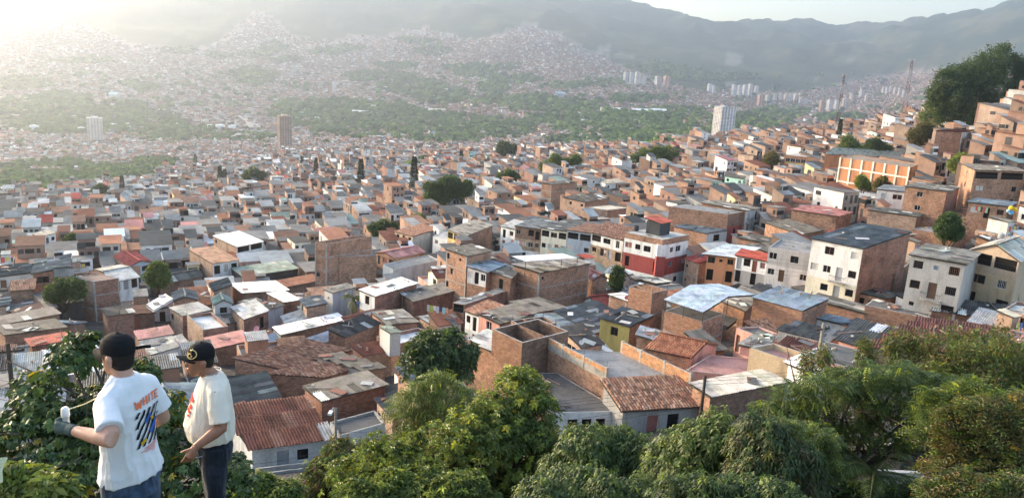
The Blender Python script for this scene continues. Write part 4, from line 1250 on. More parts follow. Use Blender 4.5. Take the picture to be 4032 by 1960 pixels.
# ------------------------------------------------------------------ houses that fill the lanes between those
GS = 8
_gw, _gh = int(PW / GS) + 2, int(PH / GS) + 2
def hull(pts):
    pts = sorted(set((round(x, 2), round(y, 2)) for x, y in pts))
    def half(ps):
        r = []
        for p in ps:
            while len(r) >= 2 and (r[-1][0] - r[-2][0]) * (p[1] - r[-2][1]) - (r[-1][1] - r[-2][1]) * (p[0] - r[-2][0]) <= 0: r.pop()
            r.append(p)
        return r[:-1]
    return half(pts) + half(pts[::-1])
def raster(pts):
    h = hull(pts)
    xs = [p[0] for p in h]; ys = [p[1] for p in h]
    x0, x1 = max(0, int(min(xs) / GS)), min(_gw - 1, int(max(xs) / GS) + 1)
    y0, y1 = max(0, int(min(ys) / GS)), min(_gh - 1, int(max(ys) / GS) + 1)
    if x1 <= x0 or y1 <= y0: return None
    X, Y = np.meshgrid((np.arange(x0, x1) + 0.5) * GS, (np.arange(y0, y1) + 0.5) * GS)
    m = np.ones(X.shape, bool)
    for i in range(len(h)):
        a, b = h[i], h[(i + 1) % len(h)]
        m &= (b[0] - a[0]) * (Y - a[1]) - (b[1] - a[1]) * (X - a[0]) >= 0
    return y0, y1, x0, x1, m
keyd = np.zeros((_gh, _gw))            # distance of the nearest picked-out house per cell
for dist, pts, plan in KEYMASK:
    r = raster(pts)
    if r is None: continue
    y0, y1, x0, x1, m = r
    sub = keyd[y0:y1, x0:x1]
    sub[m & ((sub == 0) | (sub > dist))] = dist
PLANS = [p for _, _, p in KEYMASK]
PCEN = np.array([np.mean(p, 0) for p in PLANS]); PRAD = np.array([max(np.linalg.norm(q - np.mean(p, 0)) for q in p) for p in PLANS])
def overlap(P, Q):
    for A, B in ((P, Q), (Q, P)):
        for i in (0, 1):
            e = A[(i + 1) % 4] - A[i]; n = np.array([-e[1], e[0]]); n /= np.linalg.norm(n) + 1e-9
            a, b = A @ n, B @ n
            if a.max() < b.min() + 0.25 or b.max() < a.min() + 0.25: return False
    return True
def clear_plan(P):
    c = P.mean(0); r = max(np.linalg.norm(q - c) for q in P)
    for k in np.nonzero(np.linalg.norm(PCEN - c, axis=1) < PRAD + r)[0]:
        if overlap(P, PLANS[k]): return False
    return True

ROAD_PX = [[(2585,1120),(2690,1085),(2790,1030),(2830,985)],[(2830,985),(2790,930),(2730,880)],[(2640,1130),(2500,1120),(2330,1165),(2250,1175)]]
ROADS = []
for seg in ROAD_PX:
    ROADS.append([at(x, y, hit(x, y, 0, 60)) for x, y in seg])
def near_road(x, y, w=3.4):
    p = np.array([x, y])
    for r in ROADS:
        for a, b in zip(r[:-1], r[1:]):
            a, b = a[:2], b[:2]; t = np.clip((p - a) @ (b - a) / ((b - a) @ (b - a)), 0, 1)
            if np.linalg.norm(a + t * (b - a) - p) < w: return True
    return False

GREEN_D = [(0.043, 0.075, 0.025), (0.053, 0.090, 0.027), (0.065, 0.100, 0.033), (0.033, 0.060, 0.022)]
GREEN_M = [(0.082, 0.126, 0.029), (0.096, 0.139, 0.034), (0.066, 0.110, 0.031), (0.110, 0.146, 0.036)]
GREEN_L = [(0.123, 0.168, 0.038), (0.146, 0.185, 0.045), (0.101, 0.151, 0.038), (0.168, 0.190, 0.050)]
GREEN_O = [(0.084, 0.090, 0.030), (0.108, 0.096, 0.036), (0.066, 0.078, 0.026), (0.144, 0.102, 0.042)]
MT = [((1600,760),(1780,780), [(1770,715,60),(1700,735,45),(1830,735,45),(1745,770,40),(1690,775,30)], 'big round tree among the roofs right of the taller pine', GREEN_D),
      (None,None,[(2005,685,38),(1975,695,28),(2030,700,24)],'round tree beside the lit yard right of the big round tree',GREEN_D),
      (None,None,[(995,680,34),(975,688,24),(1025,690,24)],'rounded tree left of the slim pines',GREEN_D),
      (None,None,[(395,740,28),(375,750,20)],'round tree below the white block at left',GREEN_D),
      (None,None,[(620,1055,46),(595,1085,34),(645,1090,36)],'leafy tree beside the cream gable roof',GREEN_M),
      (None,None,[(245,1125,50),(290,1120,45),(210,1140,34)],'dark tree left of the tall brick block',GREEN_D),
      (None,None,[(1985,575,34),(2020,585,26)],'far tree at the edge of the valley above the roofs',GREEN_D),
      (None,None,[(2190,630,38),(2235,640,34),(2150,650,26),(2270,625,28)],'clump of trees around the lit yard',GREEN_M),
      (None,None,[(2540,605,34),(2590,598,40),(2640,600,40),(2500,620,24)],'bushy green row of trees behind the pale brick house',GREEN_M),
      (None,None,[(1510,885,36),(1475,895,28),(1545,890,24)],'low tree between the roofs left of the grey tiled house',GREEN_D),
      (None,None,[(1648,858,30),(1620,862,20)],'small clipped green tree above the grey tiled house',GREEN_M),
      (None,None,[(3038,618,34),(3025,640,26)],'yellowish tree left of the school',GREEN_O),
      (None,None,[(3345,562,46),(3320,590,36),(3375,590,34)],'tree behind the green hall, left of two',GREEN_M),
      (None,None,[(3440,570,50),(3480,585,42),(3410,595,36)],'dark tree behind the green hall, right of two',GREEN_D),
      (None,None,[(3640,500,46),(3600,530,36),(3680,530,40),(3650,560,30)],'thin feathery tree right of the taller mast',GREEN_O),
      (None,None,[(3785,622,38),(3755,640,28),(3815,630,26)],'bright green tree beside the brown school roofs',GREEN_L),
      (None,None,[(3740,860,50),(3710,895,40),(3770,900,36)],'dark tree in a gap between the brick houses at right',GREEN_D),
      (None,None,[(3395,705,24),(3410,720,18)],'small green tree left of two in front of the school hall',GREEN_L),
      (None,None,[(3470,715,30),(3490,730,22)],'small dull tree right of two in front of the school hall',GREEN_O),
      (None,None,[(2430,1085,28),(2425,1110,26),(2435,1060,18)],'clipped bush beside the white truck body',GREEN_D),
      (None,None,[(285,935,22),(262,945,16)],'dark street tree beside the white house at far left',GREEN_D),
      (None,None,[(3800,330,70),(3870,290,80),(3930,250,70),(3980,300,70),(3840,400,70)],'great dark tree crowning the right hill, highest of the wood',GREEN_D),
      (None,None,[(3730,330,55),(3700,370,45),(3760,400,60)],'dark tree at the left of the hill wood',GREEN_D),
      (None,None,[(3690,430,50),(3760,440,60),(3850,450,60),(3920,420,60)],'lower green skirt of the hill wood above the roofs',GREEN_M),
      (None,None,[(4010,360,50),(4030,290,40)],'tree at the right edge behind the hill wood',GREEN_D),
      (None,None,[(3960,435,44),(3930,455,34)],'dark round tree in front of the hilltop houses',GREEN_D),
      ]
PINES = [(868,720,62,26,'pair of slim dark pines left of centre, taller left one'),(886,716,48,22,'shorter pine of the slim pair left of centre'),(1421,728,95,34,'tall dark pine standing left of the tallest pine'),(1629,748,122,40,'tallest dark pine, just left of the big round tree'),
          (1244,686,60,22,'slim pine beside the blue grey wall block'),(482,745,50,22,'small pine near the red building at left'),(1815,640,46,20,'distant slim pine above the big round tree'),(3301,545,70,22,'dark pine at the foot of the first mast'),
          (1190,658,40,18,'short slim pine left of the blue grey wall block'),(770,650,40,20,'small dark pine on the left among far roofs'),(1785,575,30,14,'tiny far pine at the valley edge, left of two'),(2172,585,44,22,'far pine right of centre at the valley edge')]

TREE_SPOTS = []
def _tree_D(blobs):
    bx = np.mean([b[0] for b in blobs]); by = max(b[1] + b[2] for b in blobs)
    if bx > 3640 and by < 520: return 330.0
    return hit(bx, min(by + 8, 1250), 4.0, 90) * 0.98
for *_, _b, _l, _p in MT:
    _d = _tree_D(_b); _q = at(np.mean([b[0] for b in _b]), np.mean([b[1] for b in _b]), _d)
    TREE_SPOTS.append((_q[0], _q[1], max(b[2] for b in _b) * _d / FOC * 0.8 + 3))
for _a in PINES:
    _d = hit(_a[0], _a[1], 5, 150); _q = at(_a[0], _a[1], _d); TREE_SPOTS.append((_q[0], _q[1], 5.0))
TREE_SPOTS = np.array(TREE_SPOTS)
def near_tree(x, y):
    x, y = np.atleast_1d(x), np.atleast_1d(y)
    m = np.zeros(len(x), bool)
    for tx, ty, tr in TREE_SPOTS: m |= (x - tx) ** 2 + (y - ty) ** 2 < tr * tr
    return m
CAND = []
def rows(theta, ymin, ymax, xlim, seed, sc=1.0):
    rg = np.random.default_rng(seed)
    e1 = np.array([math.cos(theta), math.sin(theta)]); e2 = np.array([-e1[1], e1[0]])
    R = ymax * 1.3
    j = -R
    out = []
    while j < R:
        for half, face in ((0, 1), (1, -1)):
            dep = rg.uniform(7.5, 10.5) * sc
            i = -R + rg.uniform(0, 6)
            k = 0
            while i < R:
                w = rg.uniform(4.3, 7.4) * sc
                k += 1
                if k % int(rg.integers(9, 14)) == 0: i += 4.5
                c = e1 * (i + w / 2) + e2 * (j + dep / 2 + rg.uniform(-0.8, 0.8))
                out.append((c[0], c[1], w - 0.08, dep * rg.uniform(0.85, 1.05), theta + rg.normal(0, 0.02), face))
                i += w
            j += dep + 0.3
        j += rg.uniform(3.2, 4.8)
    A = np.array(out)
    u = np.abs(A[:, 0]) / np.maximum(A[:, 1], 1)
    m = (A[:, 1] > ymin) & (A[:, 1] < ymax) & (u < xlim)
    return A[m]
C1 = rows(math.radians(29), 57, 330, 0.80, 3)
order = np.argsort(C1[:, 1])
C1 = C1[order]
zt1 = terrain(C1[:, 0], C1[:, 1])
WALLK = ['b'] * 7 + ['o'] * 3 + ['r'] * 3 + ['n'] * 4 + ['p'] * 7 + ['w'] * 4 + ['l'] * 3 + ['g'] * 2 + ['c', 'u', 'y', 'm', 'k']
ROOFK = ['dark'] * 11 + ['grey'] * 10 + ['light'] * 4 + ['white'] * 2 + ['tile'] * 3 + ['brown'] * 3 + ['rust'] * 3 + ['pink', 'red', 'green', 'blue']
N_INDIV = 298 - len(HOUSES)
FILLED = 0
TANKS = []
REST = []                      # (x, y, w, d, th, h)
def try_house(x, y, w, d, th, indiv):
    e1 = np.array([math.cos(th), math.sin(th)]); e2 = np.array([-e1[1], e1[0]])
    c = np.array([x, y])
    P = np.array([c - e1 * w / 2 - e2 * d / 2, c + e1 * w / 2 - e2 * d / 2, c + e1 * w / 2 + e2 * d / 2, c - e1 * w / 2 + e2 * d / 2])
    if not clear_plan(P) or near_road(x, y, 3.0 + min(w, d) / 2): return None
    zz = terrain(P[:, 0], P[:, 1])
    dist = y
    ns = random.choices([1, 2, 3], [0.93, 0.07, 0.0] if dist < 122 else [0.36, 0.48, 0.16])[0]
    for n in range(ns, 0, -1):
        h = (2.6 if n == 1 else 2.65 * n) + random.uniform(-0.2, 0.3)
        zt = zz.mean() + h
        pts = []
        for p, zg in zip(P, zz):
            for z in (zt + 0.5, zg):
                px, py, dd = project(np.array([p[0], p[1], z])); pts.append((float(px), float(py)))
        r = raster(pts)
        if r is None: return None
        y0, y1, x0, x1, m = r
        sub = keyd[y0:y1, x0:x1]
        bad = (m & (sub > dist + 3)).sum() / max(1, m.sum())
        if bad < 0.10:
            return P, zt, n, h
    return None
def add_plan(P):
    global PCEN, PRAD
    PLANS.append(P); PCEN = np.vstack([PCEN, P.mean(0)]); PRAD = np.append(PRAD, max(np.linalg.norm(q - P.mean(0)) for q in P))
for (x, y, w, d, th, face), zg in zip(C1, zt1):
    px, py, dd = project(np.array([x, y, zg + 3]))
    if not (-150 < px < PW + 150 and 250 < py < 1900): continue
    if in_green(px, py) and y > 150: continue
    if near_tree(x, y)[0]: continue
    if 3650 < px < 3960 and 150 < py < 440: continue
    tries = [(x, y, w, d)]
    if y < 240:
        e1 = np.array([math.cos(th), math.sin(th)]); e2 = np.array([-e1[1], e1[0]])
        for su in (-1, 1):
            for sv in (-1, 1):
                q = np.array([x, y]) + e1 * su * w * 0.25 + e2 * sv * d * 0.25
                tries.append((q[0], q[1], w * 0.5, d * 0.5))
    got = 0
    for k, (tx, ty, tw, td) in enumerate(tries):
        if k > 0 and got == 1: break
        if min(tw, td) < 2.4: continue
        res = try_house(tx, ty, tw, td, th, True)
        if res is None: continue
        if k == 0: got = 1
        P, zt, n, h = res
        if k > 0 and tw < 3.4 and td < 3.4 and random.random() < 0.3: continue
        add_plan(P)
        sx, sy, _ = project(np.array([tx, ty, zt]))
        vis = -60 < sx < PW + 60
        if FILLED < N_INDIV and vis:
            K, R, B, L = [np.array([p[0], p[1], zt]) for p in P]
            wk = random.choice(WALLK)
            if wk in 'mky' and y < 130: wk = 'p'
            wk2 = wk if random.random() < 0.45 else random.choice('bbrnop')
            if face < 0 and wk in 'wlcguymk': wk, wk2 = wk2, wk
            rk = random.choice(ROOFK)
            if y < 78: rk = random.choice(['dark', 'grey', 'grey', 'light', 'tile'])
            rt = random.choices(['shed', 'gable1', 'gable2', 'flat'], [0.5, 0.14, 0.14, 0.22] if y > 122 else [0.84, 0.05, 0.05, 0.06])[0]
            rise = random.uniform(0.3, 0.9) * random.choice([-1, 1, 1])
            rl = rr = 0
            if rt == 'shed':
                if random.random() < 0.5: L = L + UP * max(-0.3, rise); rl = 1
                else: R = R + UP * max(-0.3, rise)
            if rt == 'flat': rk = random.choice(['grey', 'grey', 'light', 'dark', 'white'])
            def pat(nn, width):
                out = []
                for q in range(nn):
                    m = max(1, int(width / 2.1))
                    out.append(''.join(random.choice('ww.dWBob..' if q == nn - 1 or q == 0 else 'wwWB.b.w') for _ in range(m)))
                return out
            oL = pat(n, td) if wk2 not in 'bonpr' or random.random() < 0.3 else (pat(n, td) if random.random() < 0.2 else ['..v' if random.random() < 0.3 else '' for _ in range(n)])
            oR = pat(n, tw) if wk not in 'bonpr' or random.random() < 0.55 else []
            nm = {'w': 'white_house', 'c': 'cream_house', 'g': 'grey_house', 'l': 'grey_house', 'u': 'blue_house', 'y': 'yellow_house', 'm': 'mint_house', 'k': 'pink_house'}.get(wk, 'brick_house')
            hs = house(nm, K, L, R, D='w', h=h, roof=rt, kind=rk, wL=wk2, wR=wk, oL=oL, oR=oR, par=random.choice([0.1, 0.5, 0.8]) if rt == 'flat' else 0, ridge=random.uniform(0.5, 1.0),
                       mess=random.choice([0, 0, 0.15, 0.4]), band=random.random() < 0.35 and n > 1, mode='merged', fine=False, key=False, group='houses packed along the slope')
            if rt == 'flat' and random.random() < 0.5:
                e1_, e2_ = nrm(hs.R - hs.K), nrm(hs.L - hs.K); a_, b_ = np.linalg.norm(hs.R - hs.K), np.linalg.norm(hs.L - hs.K)
                c_ = hs.K + e1_ * a_ * random.uniform(0.3, 0.7) + e2_ * b_ * random.uniform(0.55, 0.75) + UP * 1.15
                mbh = MB(); mbh.box(c_ - hs.off, [e1_, e2_, UP], (a_ * 0.24, b_ * 0.2, 1.15), random.choice([ORANGE, BROWN, LGREY, PALE]), 0)
                hut = link('roof_room', mbh.mesh('roof_room', ['plaster']), hs.root)
                lay_cover(hs.root, hs.off, c_ + UP * 1.3 - e1_ * a_ * 0.24 - e2_ * b_ * 0.2, e1_ * a_ * 0.48, e2_ * b_ * 0.4 + UP * 0.2, random.choice(['dark', 'grey', 'light']), 'merged', 'b', 0.1)
            elif rt == 'flat': TANKS.append((hs, random.random()))
            hs.attr = (n, wk, wk2, rt, rk, sum(len(r.replace('.', '')) for r in list(oL) + list(oR)))
            HOUSES.append(hs)
            FILLED += 1
        else:
            REST.append((tx, ty, tw, td, th, h))
print('individual fill', FILLED, 'rest near', len(REST))

# ------------------------------------------------------------------ street sheets
def build_roads():
    for r in ROADS:
        pts = []
        for a, b in zip(r[:-1], r[1:]):
            for k in range(8): pts.append(a + (b - a) * k / 8)
        pts.append(r[-1])
        for w, dz, nm, colr in ((3.0, 0.10, 'pavement', (0.26, 0.25, 0.24)), (2.1, 0.16, 'road', (0.055, 0.055, 0.058))):
            mb = MB(); prev = None
            for i, p in enumerate(pts):
                t = nrm(pts[min(i + 1, len(pts) - 1)][:2] - pts[max(i - 1, 0)][:2]); n = np.array([-t[1], t[0]])
                l, rr = p[:2] + n * w, p[:2] - n * w
                zc = max(float(terrain(q[0], q[1])) for q in (l, rr, p[:2])) + dz
                cur = (np.array([l[0], l[1], zc]), np.array([rr[0], rr[1], zc]))
                if prev is not None:
                    mb.quad([prev[0], prev[1], cur[1], cur[0]], None, colr)
                prev = cur
            tag(link(nm, mb.mesh(nm, ['concrete'])), kind='structure')
build_roads()

# ------------------------------------------------------------------ the rest of the city, one object
def city_rest():
    C2 = rows(math.radians(29), 330, 720, 0.82, 5)
    C3 = rows(math.radians(24), 720, 1950, 0.84, 6, 1.25)
    A = [C2[:, :5], C3[:, :5]]
    # far side
    n = 62000
    # even spread over the fan seen beyond the valley floor
    rr = np.random.default_rng(11)
    gy = np.arange(1950, 6900, 14.0)
    Z = []
    for y in gy:
        xs = np.arange(-0.84 * y, 0.84 * y, 17.0)
        Z.append(np.stack([xs + rr.uniform(-2, 2, len(xs)), y + rr.uniform(-2.5, 2.5, len(xs))], 1))
    Z = np.concatenate(Z)
    th = 0.5
    e1 = np.array([math.cos(th), math.sin(th)]); e2 = np.array([-e1[1], e1[0]])
    q2 = Z @ e2; q1 = Z @ e1
    keep = (np.mod(q1, 92) > 13)
    Z = Z[keep]
    m = len(Z)
    A.append(np.stack([Z[:, 0], Z[:, 1], rr.uniform(9, 17, m), rr.uniform(8, 13, m), np.full(m, th) + rr.normal(0, 0.06, m)], 1))
    A = np.concatenate(A)
    z = terrain(A[:, 0], A[:, 1])
    px, py, d = project(np.stack([A[:, 0], A[:, 1], z + 3], 1))
    ok = (px > -60) & (px < PW + 60) & (py > -20)
    green = in_green(px, py) | near_tree(A[:, 0], A[:, 1]) | ((px > 3650) & (px < 3960) & (py > 150) & (py < 440) & (A[:, 1] < 900))
    far = A[:, 1] > 1950
    ok &= ~green | (far & in_green(px, py) & (rr.random(len(A)) < 0.22))
    ok &= ~far | below_edge(px, py)
    ok &= ~((px > 3330) & (py < 420) & (A[:, 1] < 1900))
    ok &= far | (rr.random(len(A)) > 0.03)
    # thinner at the upper rim
    rim = py - np.interp(px, _ex, _ey)
    ok &= ~far | (rr.random(len(A)) < np.clip(0.35 + rim / 60.0, 0.3, 1))
    A, z, px, py = A[ok], z[ok], px[ok], py[ok]
    if REST:
        B = np.array(REST)
        A = np.concatenate([A, B[:, :5]]); zb = terrain(B[:, 0], B[:, 1]); z = np.concatenate([z, zb])
    n = len(A)
    dist = A[:, 1]
    st = np.where(rr.random(n) < 0.55, 1, np.where(rr.random(n) < 0.76, 2, 3)) + (rr.random(n) < 0.04) * 2
    st = np.where((px[:n] if len(px) >= n else np.concatenate([px, np.zeros(n - len(px))])) > 3600, np.minimum(st, 2), st)
    h = st * 2.7 + rr.uniform(-0.3, 0.5, n)
    h = np.where(dist > 1950, h * 1.15, h)
    if REST:
        h[-len(REST):] = np.array(REST)[:, 5]
    # rooms added on top of part of a house
    ad = np.nonzero((rr.random(n) < np.where(dist < 1950, 0.42, 0.2)))[0]
    A2 = A[ad].copy(); c2, s2 = np.cos(A2[:, 4]), np.sin(A2[:, 4])
    fw_, fd_ = rr.uniform(0.35, 0.8, len(ad)), rr.uniform(0.3, 0.75, len(ad))
    du = A2[:, 2] * (1 - fw_) / 2 * rr.choice([-0.94, 0.94], len(ad)); dv = A2[:, 3] * (1 - fd_) / 2 * rr.choice([-0.94, 0.94], len(ad))
    A2[:, 0] += du * c2 - dv * s2; A2[:, 1] += du * s2 + dv * c2
    A2[:, 2] *= fw_; A2[:, 3] *= fd_
    z2 = z[ad] + h[ad]; h2_ = rr.uniform(1.9, 2.9, len(ad))
    A = np.concatenate([A, A2]); z = np.concatenate([z, z2]); h = np.concatenate([h, h2_]); st = np.concatenate([st, np.ones(len(ad), st.dtype)])
    n = len(A); dist = A[:, 1]
    ct, sn = np.cos(A[:, 4]), np.sin(A[:, 4])
    E1 = np.stack([ct, sn, 0 * ct], 1); E2 = np.stack([-sn, ct, 0 * ct], 1)
    c = np.stack([A[:, 0], A[:, 1], z], 1)
    hw, hd = (A[:, 2] / 2)[:, None], (A[:, 3] / 2)[:, None]
    base = np.stack([c - E1 * hw - E2 * hd, c + E1 * hw - E2 * hd, c + E1 * hw + E2 * hd, c - E1 * hw + E2 * hd], 1)
    zlo = base.copy(); zlo[:, :, 2] -= 5
    zhi = base.copy(); zhi[:, :, 2] += h[:, None]
    slope = rr.uniform(-0.5, 1.7, n)
    zhi[:, 2, 2] += slope; zhi[:, 3, 2] += slope
    V = np.concatenate([zlo, zhi], 1)                       # (n,8,3)
    F = np.array([[0, 1, 5, 4], [3, 0, 4, 7], [1, 2, 6, 5], [2, 3, 7, 6]])
    Fa = (F[None] + (np.arange(n) * 8)[:, None, None])
    bases = np.array([ORANGE, BROWN, PALE, REDBR, ORANGE, (0.40, 0.23, 0.15), WHITE, LGREY, CREAM, GREY, BLUE, YEL, MINT, PINK])
    pr = np.array([15, 13, 13, 11, 8, 13, 8, 6, 4, 4, 1.2, 0.8, 0.5, 1.2]); pr = pr / pr.sum()
    wc = bases[rr.choice(len(bases), n, p=pr)] * rr.uniform(0.75, 1.2, (n, 1))
    wc2 = np.where((rr.random(n) < 0.5)[:, None], wc, bases[rr.choice(6, n)] * rr.uniform(0.75, 1.2, (n, 1)))
    front = np.array([WHITE, LGREY, CREAM, GREY, (0.46, 0.40, 0.36)])[rr.choice(5, n, p=[0.34, 0.22, 0.14, 0.14, 0.16])] * rr.uniform(0.7, 1.0, (n, 1))
    wc = np.where((rr.random(n) < np.where(dist < 1950, 0.19, 0.08))[:, None], front, wc)
    def dull(c, k):
        g = c.mean(1, keepdims=True); return g + (c - g) * k
    wc, wc2 = dull(wc, 0.68), dull(wc2, 0.68)
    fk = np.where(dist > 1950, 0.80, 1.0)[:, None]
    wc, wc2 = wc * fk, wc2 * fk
    wcol = np.stack([wc, wc2, wc2, wc], 1)
    # roof lids, a little larger than the walls
    ov = 0.35
    rt = np.stack([c - E1 * (hw + ov) - E2 * (hd + ov), c + E1 * (hw + ov) - E2 * (hd + ov), c + E1 * (hw + ov) + E2 * (hd + ov), c - E1 * (hw + ov) + E2 * (hd + ov)], 1)
    rt[:, :, 2] = c[:, None, 2] + h[:, None] + 0.12
    rt[:, 2, 2] += slope; rt[:, 3, 2] += slope
    rbase = np.array([ROOFC['dark'][1], ROOFC['dark'][2], ROOFC['grey'][0], ROOFC['grey'][1], ROOFC['grey'][3], ROOFC['light'][0], ROOFC['light'][1], (0.75, 0.75, 0.75), ROOFC['brown'][0], ROOFC['tile'][0], ROOFC['rust'][1], ROOFC['pink'][0], ROOFC['red'][0], ROOFC['green'][0]])
    rp = np.array([11, 12, 14, 12, 9, 5, 5, 2.6, 10, 8, 7, 2, 1.2, 0.8]); rp = rp / rp.sum()
    rc = rbase[rr.choice(len(rbase), n, p=rp)] * rr.uniform(0.8, 1.2, (n, 1))
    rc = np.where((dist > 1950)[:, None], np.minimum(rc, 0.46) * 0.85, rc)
    V2 = rt.reshape(-1, 3)
    F2 = np.arange(n * 4).reshape(n, 4)
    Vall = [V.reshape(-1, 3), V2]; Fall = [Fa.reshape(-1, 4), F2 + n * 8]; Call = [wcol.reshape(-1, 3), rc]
    nv = n * 12
    # ridged roofs on some of the nearer ones
    # windows: dark recess quads on the two faces turned to us
    near = np.nonzero(dist < 1250)[0]
    wv = []; wcx = []
    for face in (0, 1):
        ex = E1 if face == 0 else E2
        nn = -E2 if face == 0 else -E1
        half = A[:, 2] / 2 if face == 0 else A[:, 3] / 2
        other = A[:, 3] / 2 if face == 0 else A[:, 2] / 2
        for s in range(3):
            for k in range(3):
                sel = near[(st[near] > s) & (rr.random(len(near)) < (0.46 if face == 0 else 0.16) * np.where(dist[near] < 340, 2.0, 1.0))]
                if len(sel) == 0: continue
                uu = (k - 1) * 0.6 * half[sel] + rr.uniform(-0.3, 0.3, len(sel))
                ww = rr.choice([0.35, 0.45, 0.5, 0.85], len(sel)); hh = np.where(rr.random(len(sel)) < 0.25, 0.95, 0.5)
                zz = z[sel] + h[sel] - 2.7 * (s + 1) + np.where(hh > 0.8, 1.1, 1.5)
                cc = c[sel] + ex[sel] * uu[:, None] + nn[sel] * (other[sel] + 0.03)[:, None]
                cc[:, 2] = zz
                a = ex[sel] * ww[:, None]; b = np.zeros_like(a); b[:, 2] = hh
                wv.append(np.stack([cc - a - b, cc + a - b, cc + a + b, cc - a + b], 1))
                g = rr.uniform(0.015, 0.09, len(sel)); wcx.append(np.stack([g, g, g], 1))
    WV = np.concatenate(wv); m = len(WV)
    Vall.append(WV.reshape(-1, 3)); Fall.append(np.arange(m * 4).reshape(m, 4) + nv); Call.append(np.concatenate(wcx)); nv += m * 4
    # upper floors set back / roof huts on some
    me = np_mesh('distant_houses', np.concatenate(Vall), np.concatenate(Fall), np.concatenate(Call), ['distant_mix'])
    tag(link('distant_houses', me), kind='stuff')
    print('rest of the city', n, 'houses', m, 'windows')
city_rest()

# ------------------------------------------------------------------ towers, masts, tanks and bridges
def tower(px, py, wpx, hpx, label, style, name='tower_block', group=None, D=None, depth=0.8, yaw=29, cat='tower block'):
    D = D or hit(px, py, 0, 300)
    p = at(px, py, D)
    w = wpx * D / FOC; h = hpx * D / FOC
    p[2] = float(terrain(p[0], p[1]))
    root = empty(name, p)
    th = math.radians(yaw)
    e1 = np.array([math.cos(th), math.sin(th), 0]); e2 = np.array([-e1[1], e1[0], 0])
    v = p[:2] / np.linalg.norm(p[:2]); rgt = np.array([v[1], -v[0], 0])
    s = w / (abs(e1 @ rgt) + depth * abs(e2 @ rgt))
    a, b = s, s * depth
    cw, cd, cs = style
    mb = MB(); mb.box((0, 0, h / 2 - 10), [e1, e2, UP], (a / 2, b / 2, h / 2 + 10), cw)
    link('wall', mb.mesh('wall', ['distant_mix']), root)
    mb = MB(); mb.box((0, 0, h + 1.2), [e1, e2, UP], (a * 0.22, b * 0.25, 1.6), cd)
    link('lift_house', mb.mesh('lift_house', ['distant_mix']), root)
    ns = 5 if h * FOC / D > 60 else 3
    fl = max(6, int(h / 2.8)) if ns == 5 else 1
    for nn, ex, half, oth in ((-e2, e1, a / 2, b / 2), (-e1, e2, b / 2, a / 2)):
        for k in range(ns):
            u = (k + 0.5) / ns * 2 - 1
            mb = MB()
            for f in range(fl):
                z0 = h * (f + 0.5) / fl
                mb.box(nn * (oth + 0.1) + ex * (u * half) + UP * z0, [ex, nn, UP], (half / ns * 0.55, 0.12, h / fl * (0.33 if fl > 1 else 0.49)), cs if (k % 2 == 0 or fl > 1) else cd)
            link('window_strip', mb.mesh('window_strip', ['distant_mix']), root)
    tag(root, label, cat, group)
    LANDMARKS.append((label, px, py))
    return root
BEIGE, OFFW, DKBR = (0.52, 0.42, 0.35), (0.66, 0.65, 0.64), (0.14, 0.10, 0.09)
tower(1121, 592, 56, 134, 'tall brown and cream apartment tower with striped balconies, standing alone left of centre', ((0.31, 0.235, 0.195), BEIGE, (0.17, 0.12, 0.10)), depth=1.0)
tower(2842, 546, 84, 124, 'tall white apartment tower with dark vertical stripes, alone at the hill edge', (OFFW, (0.3, 0.3, 0.3), (0.22, 0.20, 0.20)), depth=0.6)
tower(378, 563, 54, 98, 'tall pale ribbed apartment tower, alone at left beyond the roofs', ((0.58, 0.52, 0.46), OFFW, (0.36, 0.31, 0.27)), depth=1.0)
TW = [(2462,334,20,48),(2484,338,18,50),(2506,336,20,50),(2524,338,16,46),(2536,338,14,34),(2590,336,28,34),(2622,342,30,40),(2792,368,20,36),(2808,368,14,30),
      (2886,386,20,50),(2908,384,18,46),(2930,380,20,44),(2950,378,20,46),(2975,380,16,40),(2990,420,26,44),(3018,412,18,36),(3050,398,16,28),(3072,400,16,30),
      (3092,402,18,30),(3110,404,16,32),(3130,404,18,32),(3150,412,16,26),(3168,414,18,26),(3230,446,20,48),(3262,440,24,46),(3290,436,18,40),(3318,430,26,40),(3350,396,14,26),(3390,386,20,28),(3408,404,12,28),
      (3476,368,12,24),(3490,372,12,26),(3504,366,12,24),(3522,372,12,26),(3538,380,12,30),(3556,386,12,30),
      (1582,132,8,18),(1596,136,8,18),(1610,134,8,18),(1624,138,8,16),(1640,140,8,18),(1656,142,8,18),(1672,144,9,18),(1738,148,8,18),(1752,150,8,18),(1766,150,8,18),(1782,154,10,18),(1800,156,10,16),
      (1316,370,14,44)]
SIDE = ['white', 'grey', 'pale', 'pinkish', 'cream']
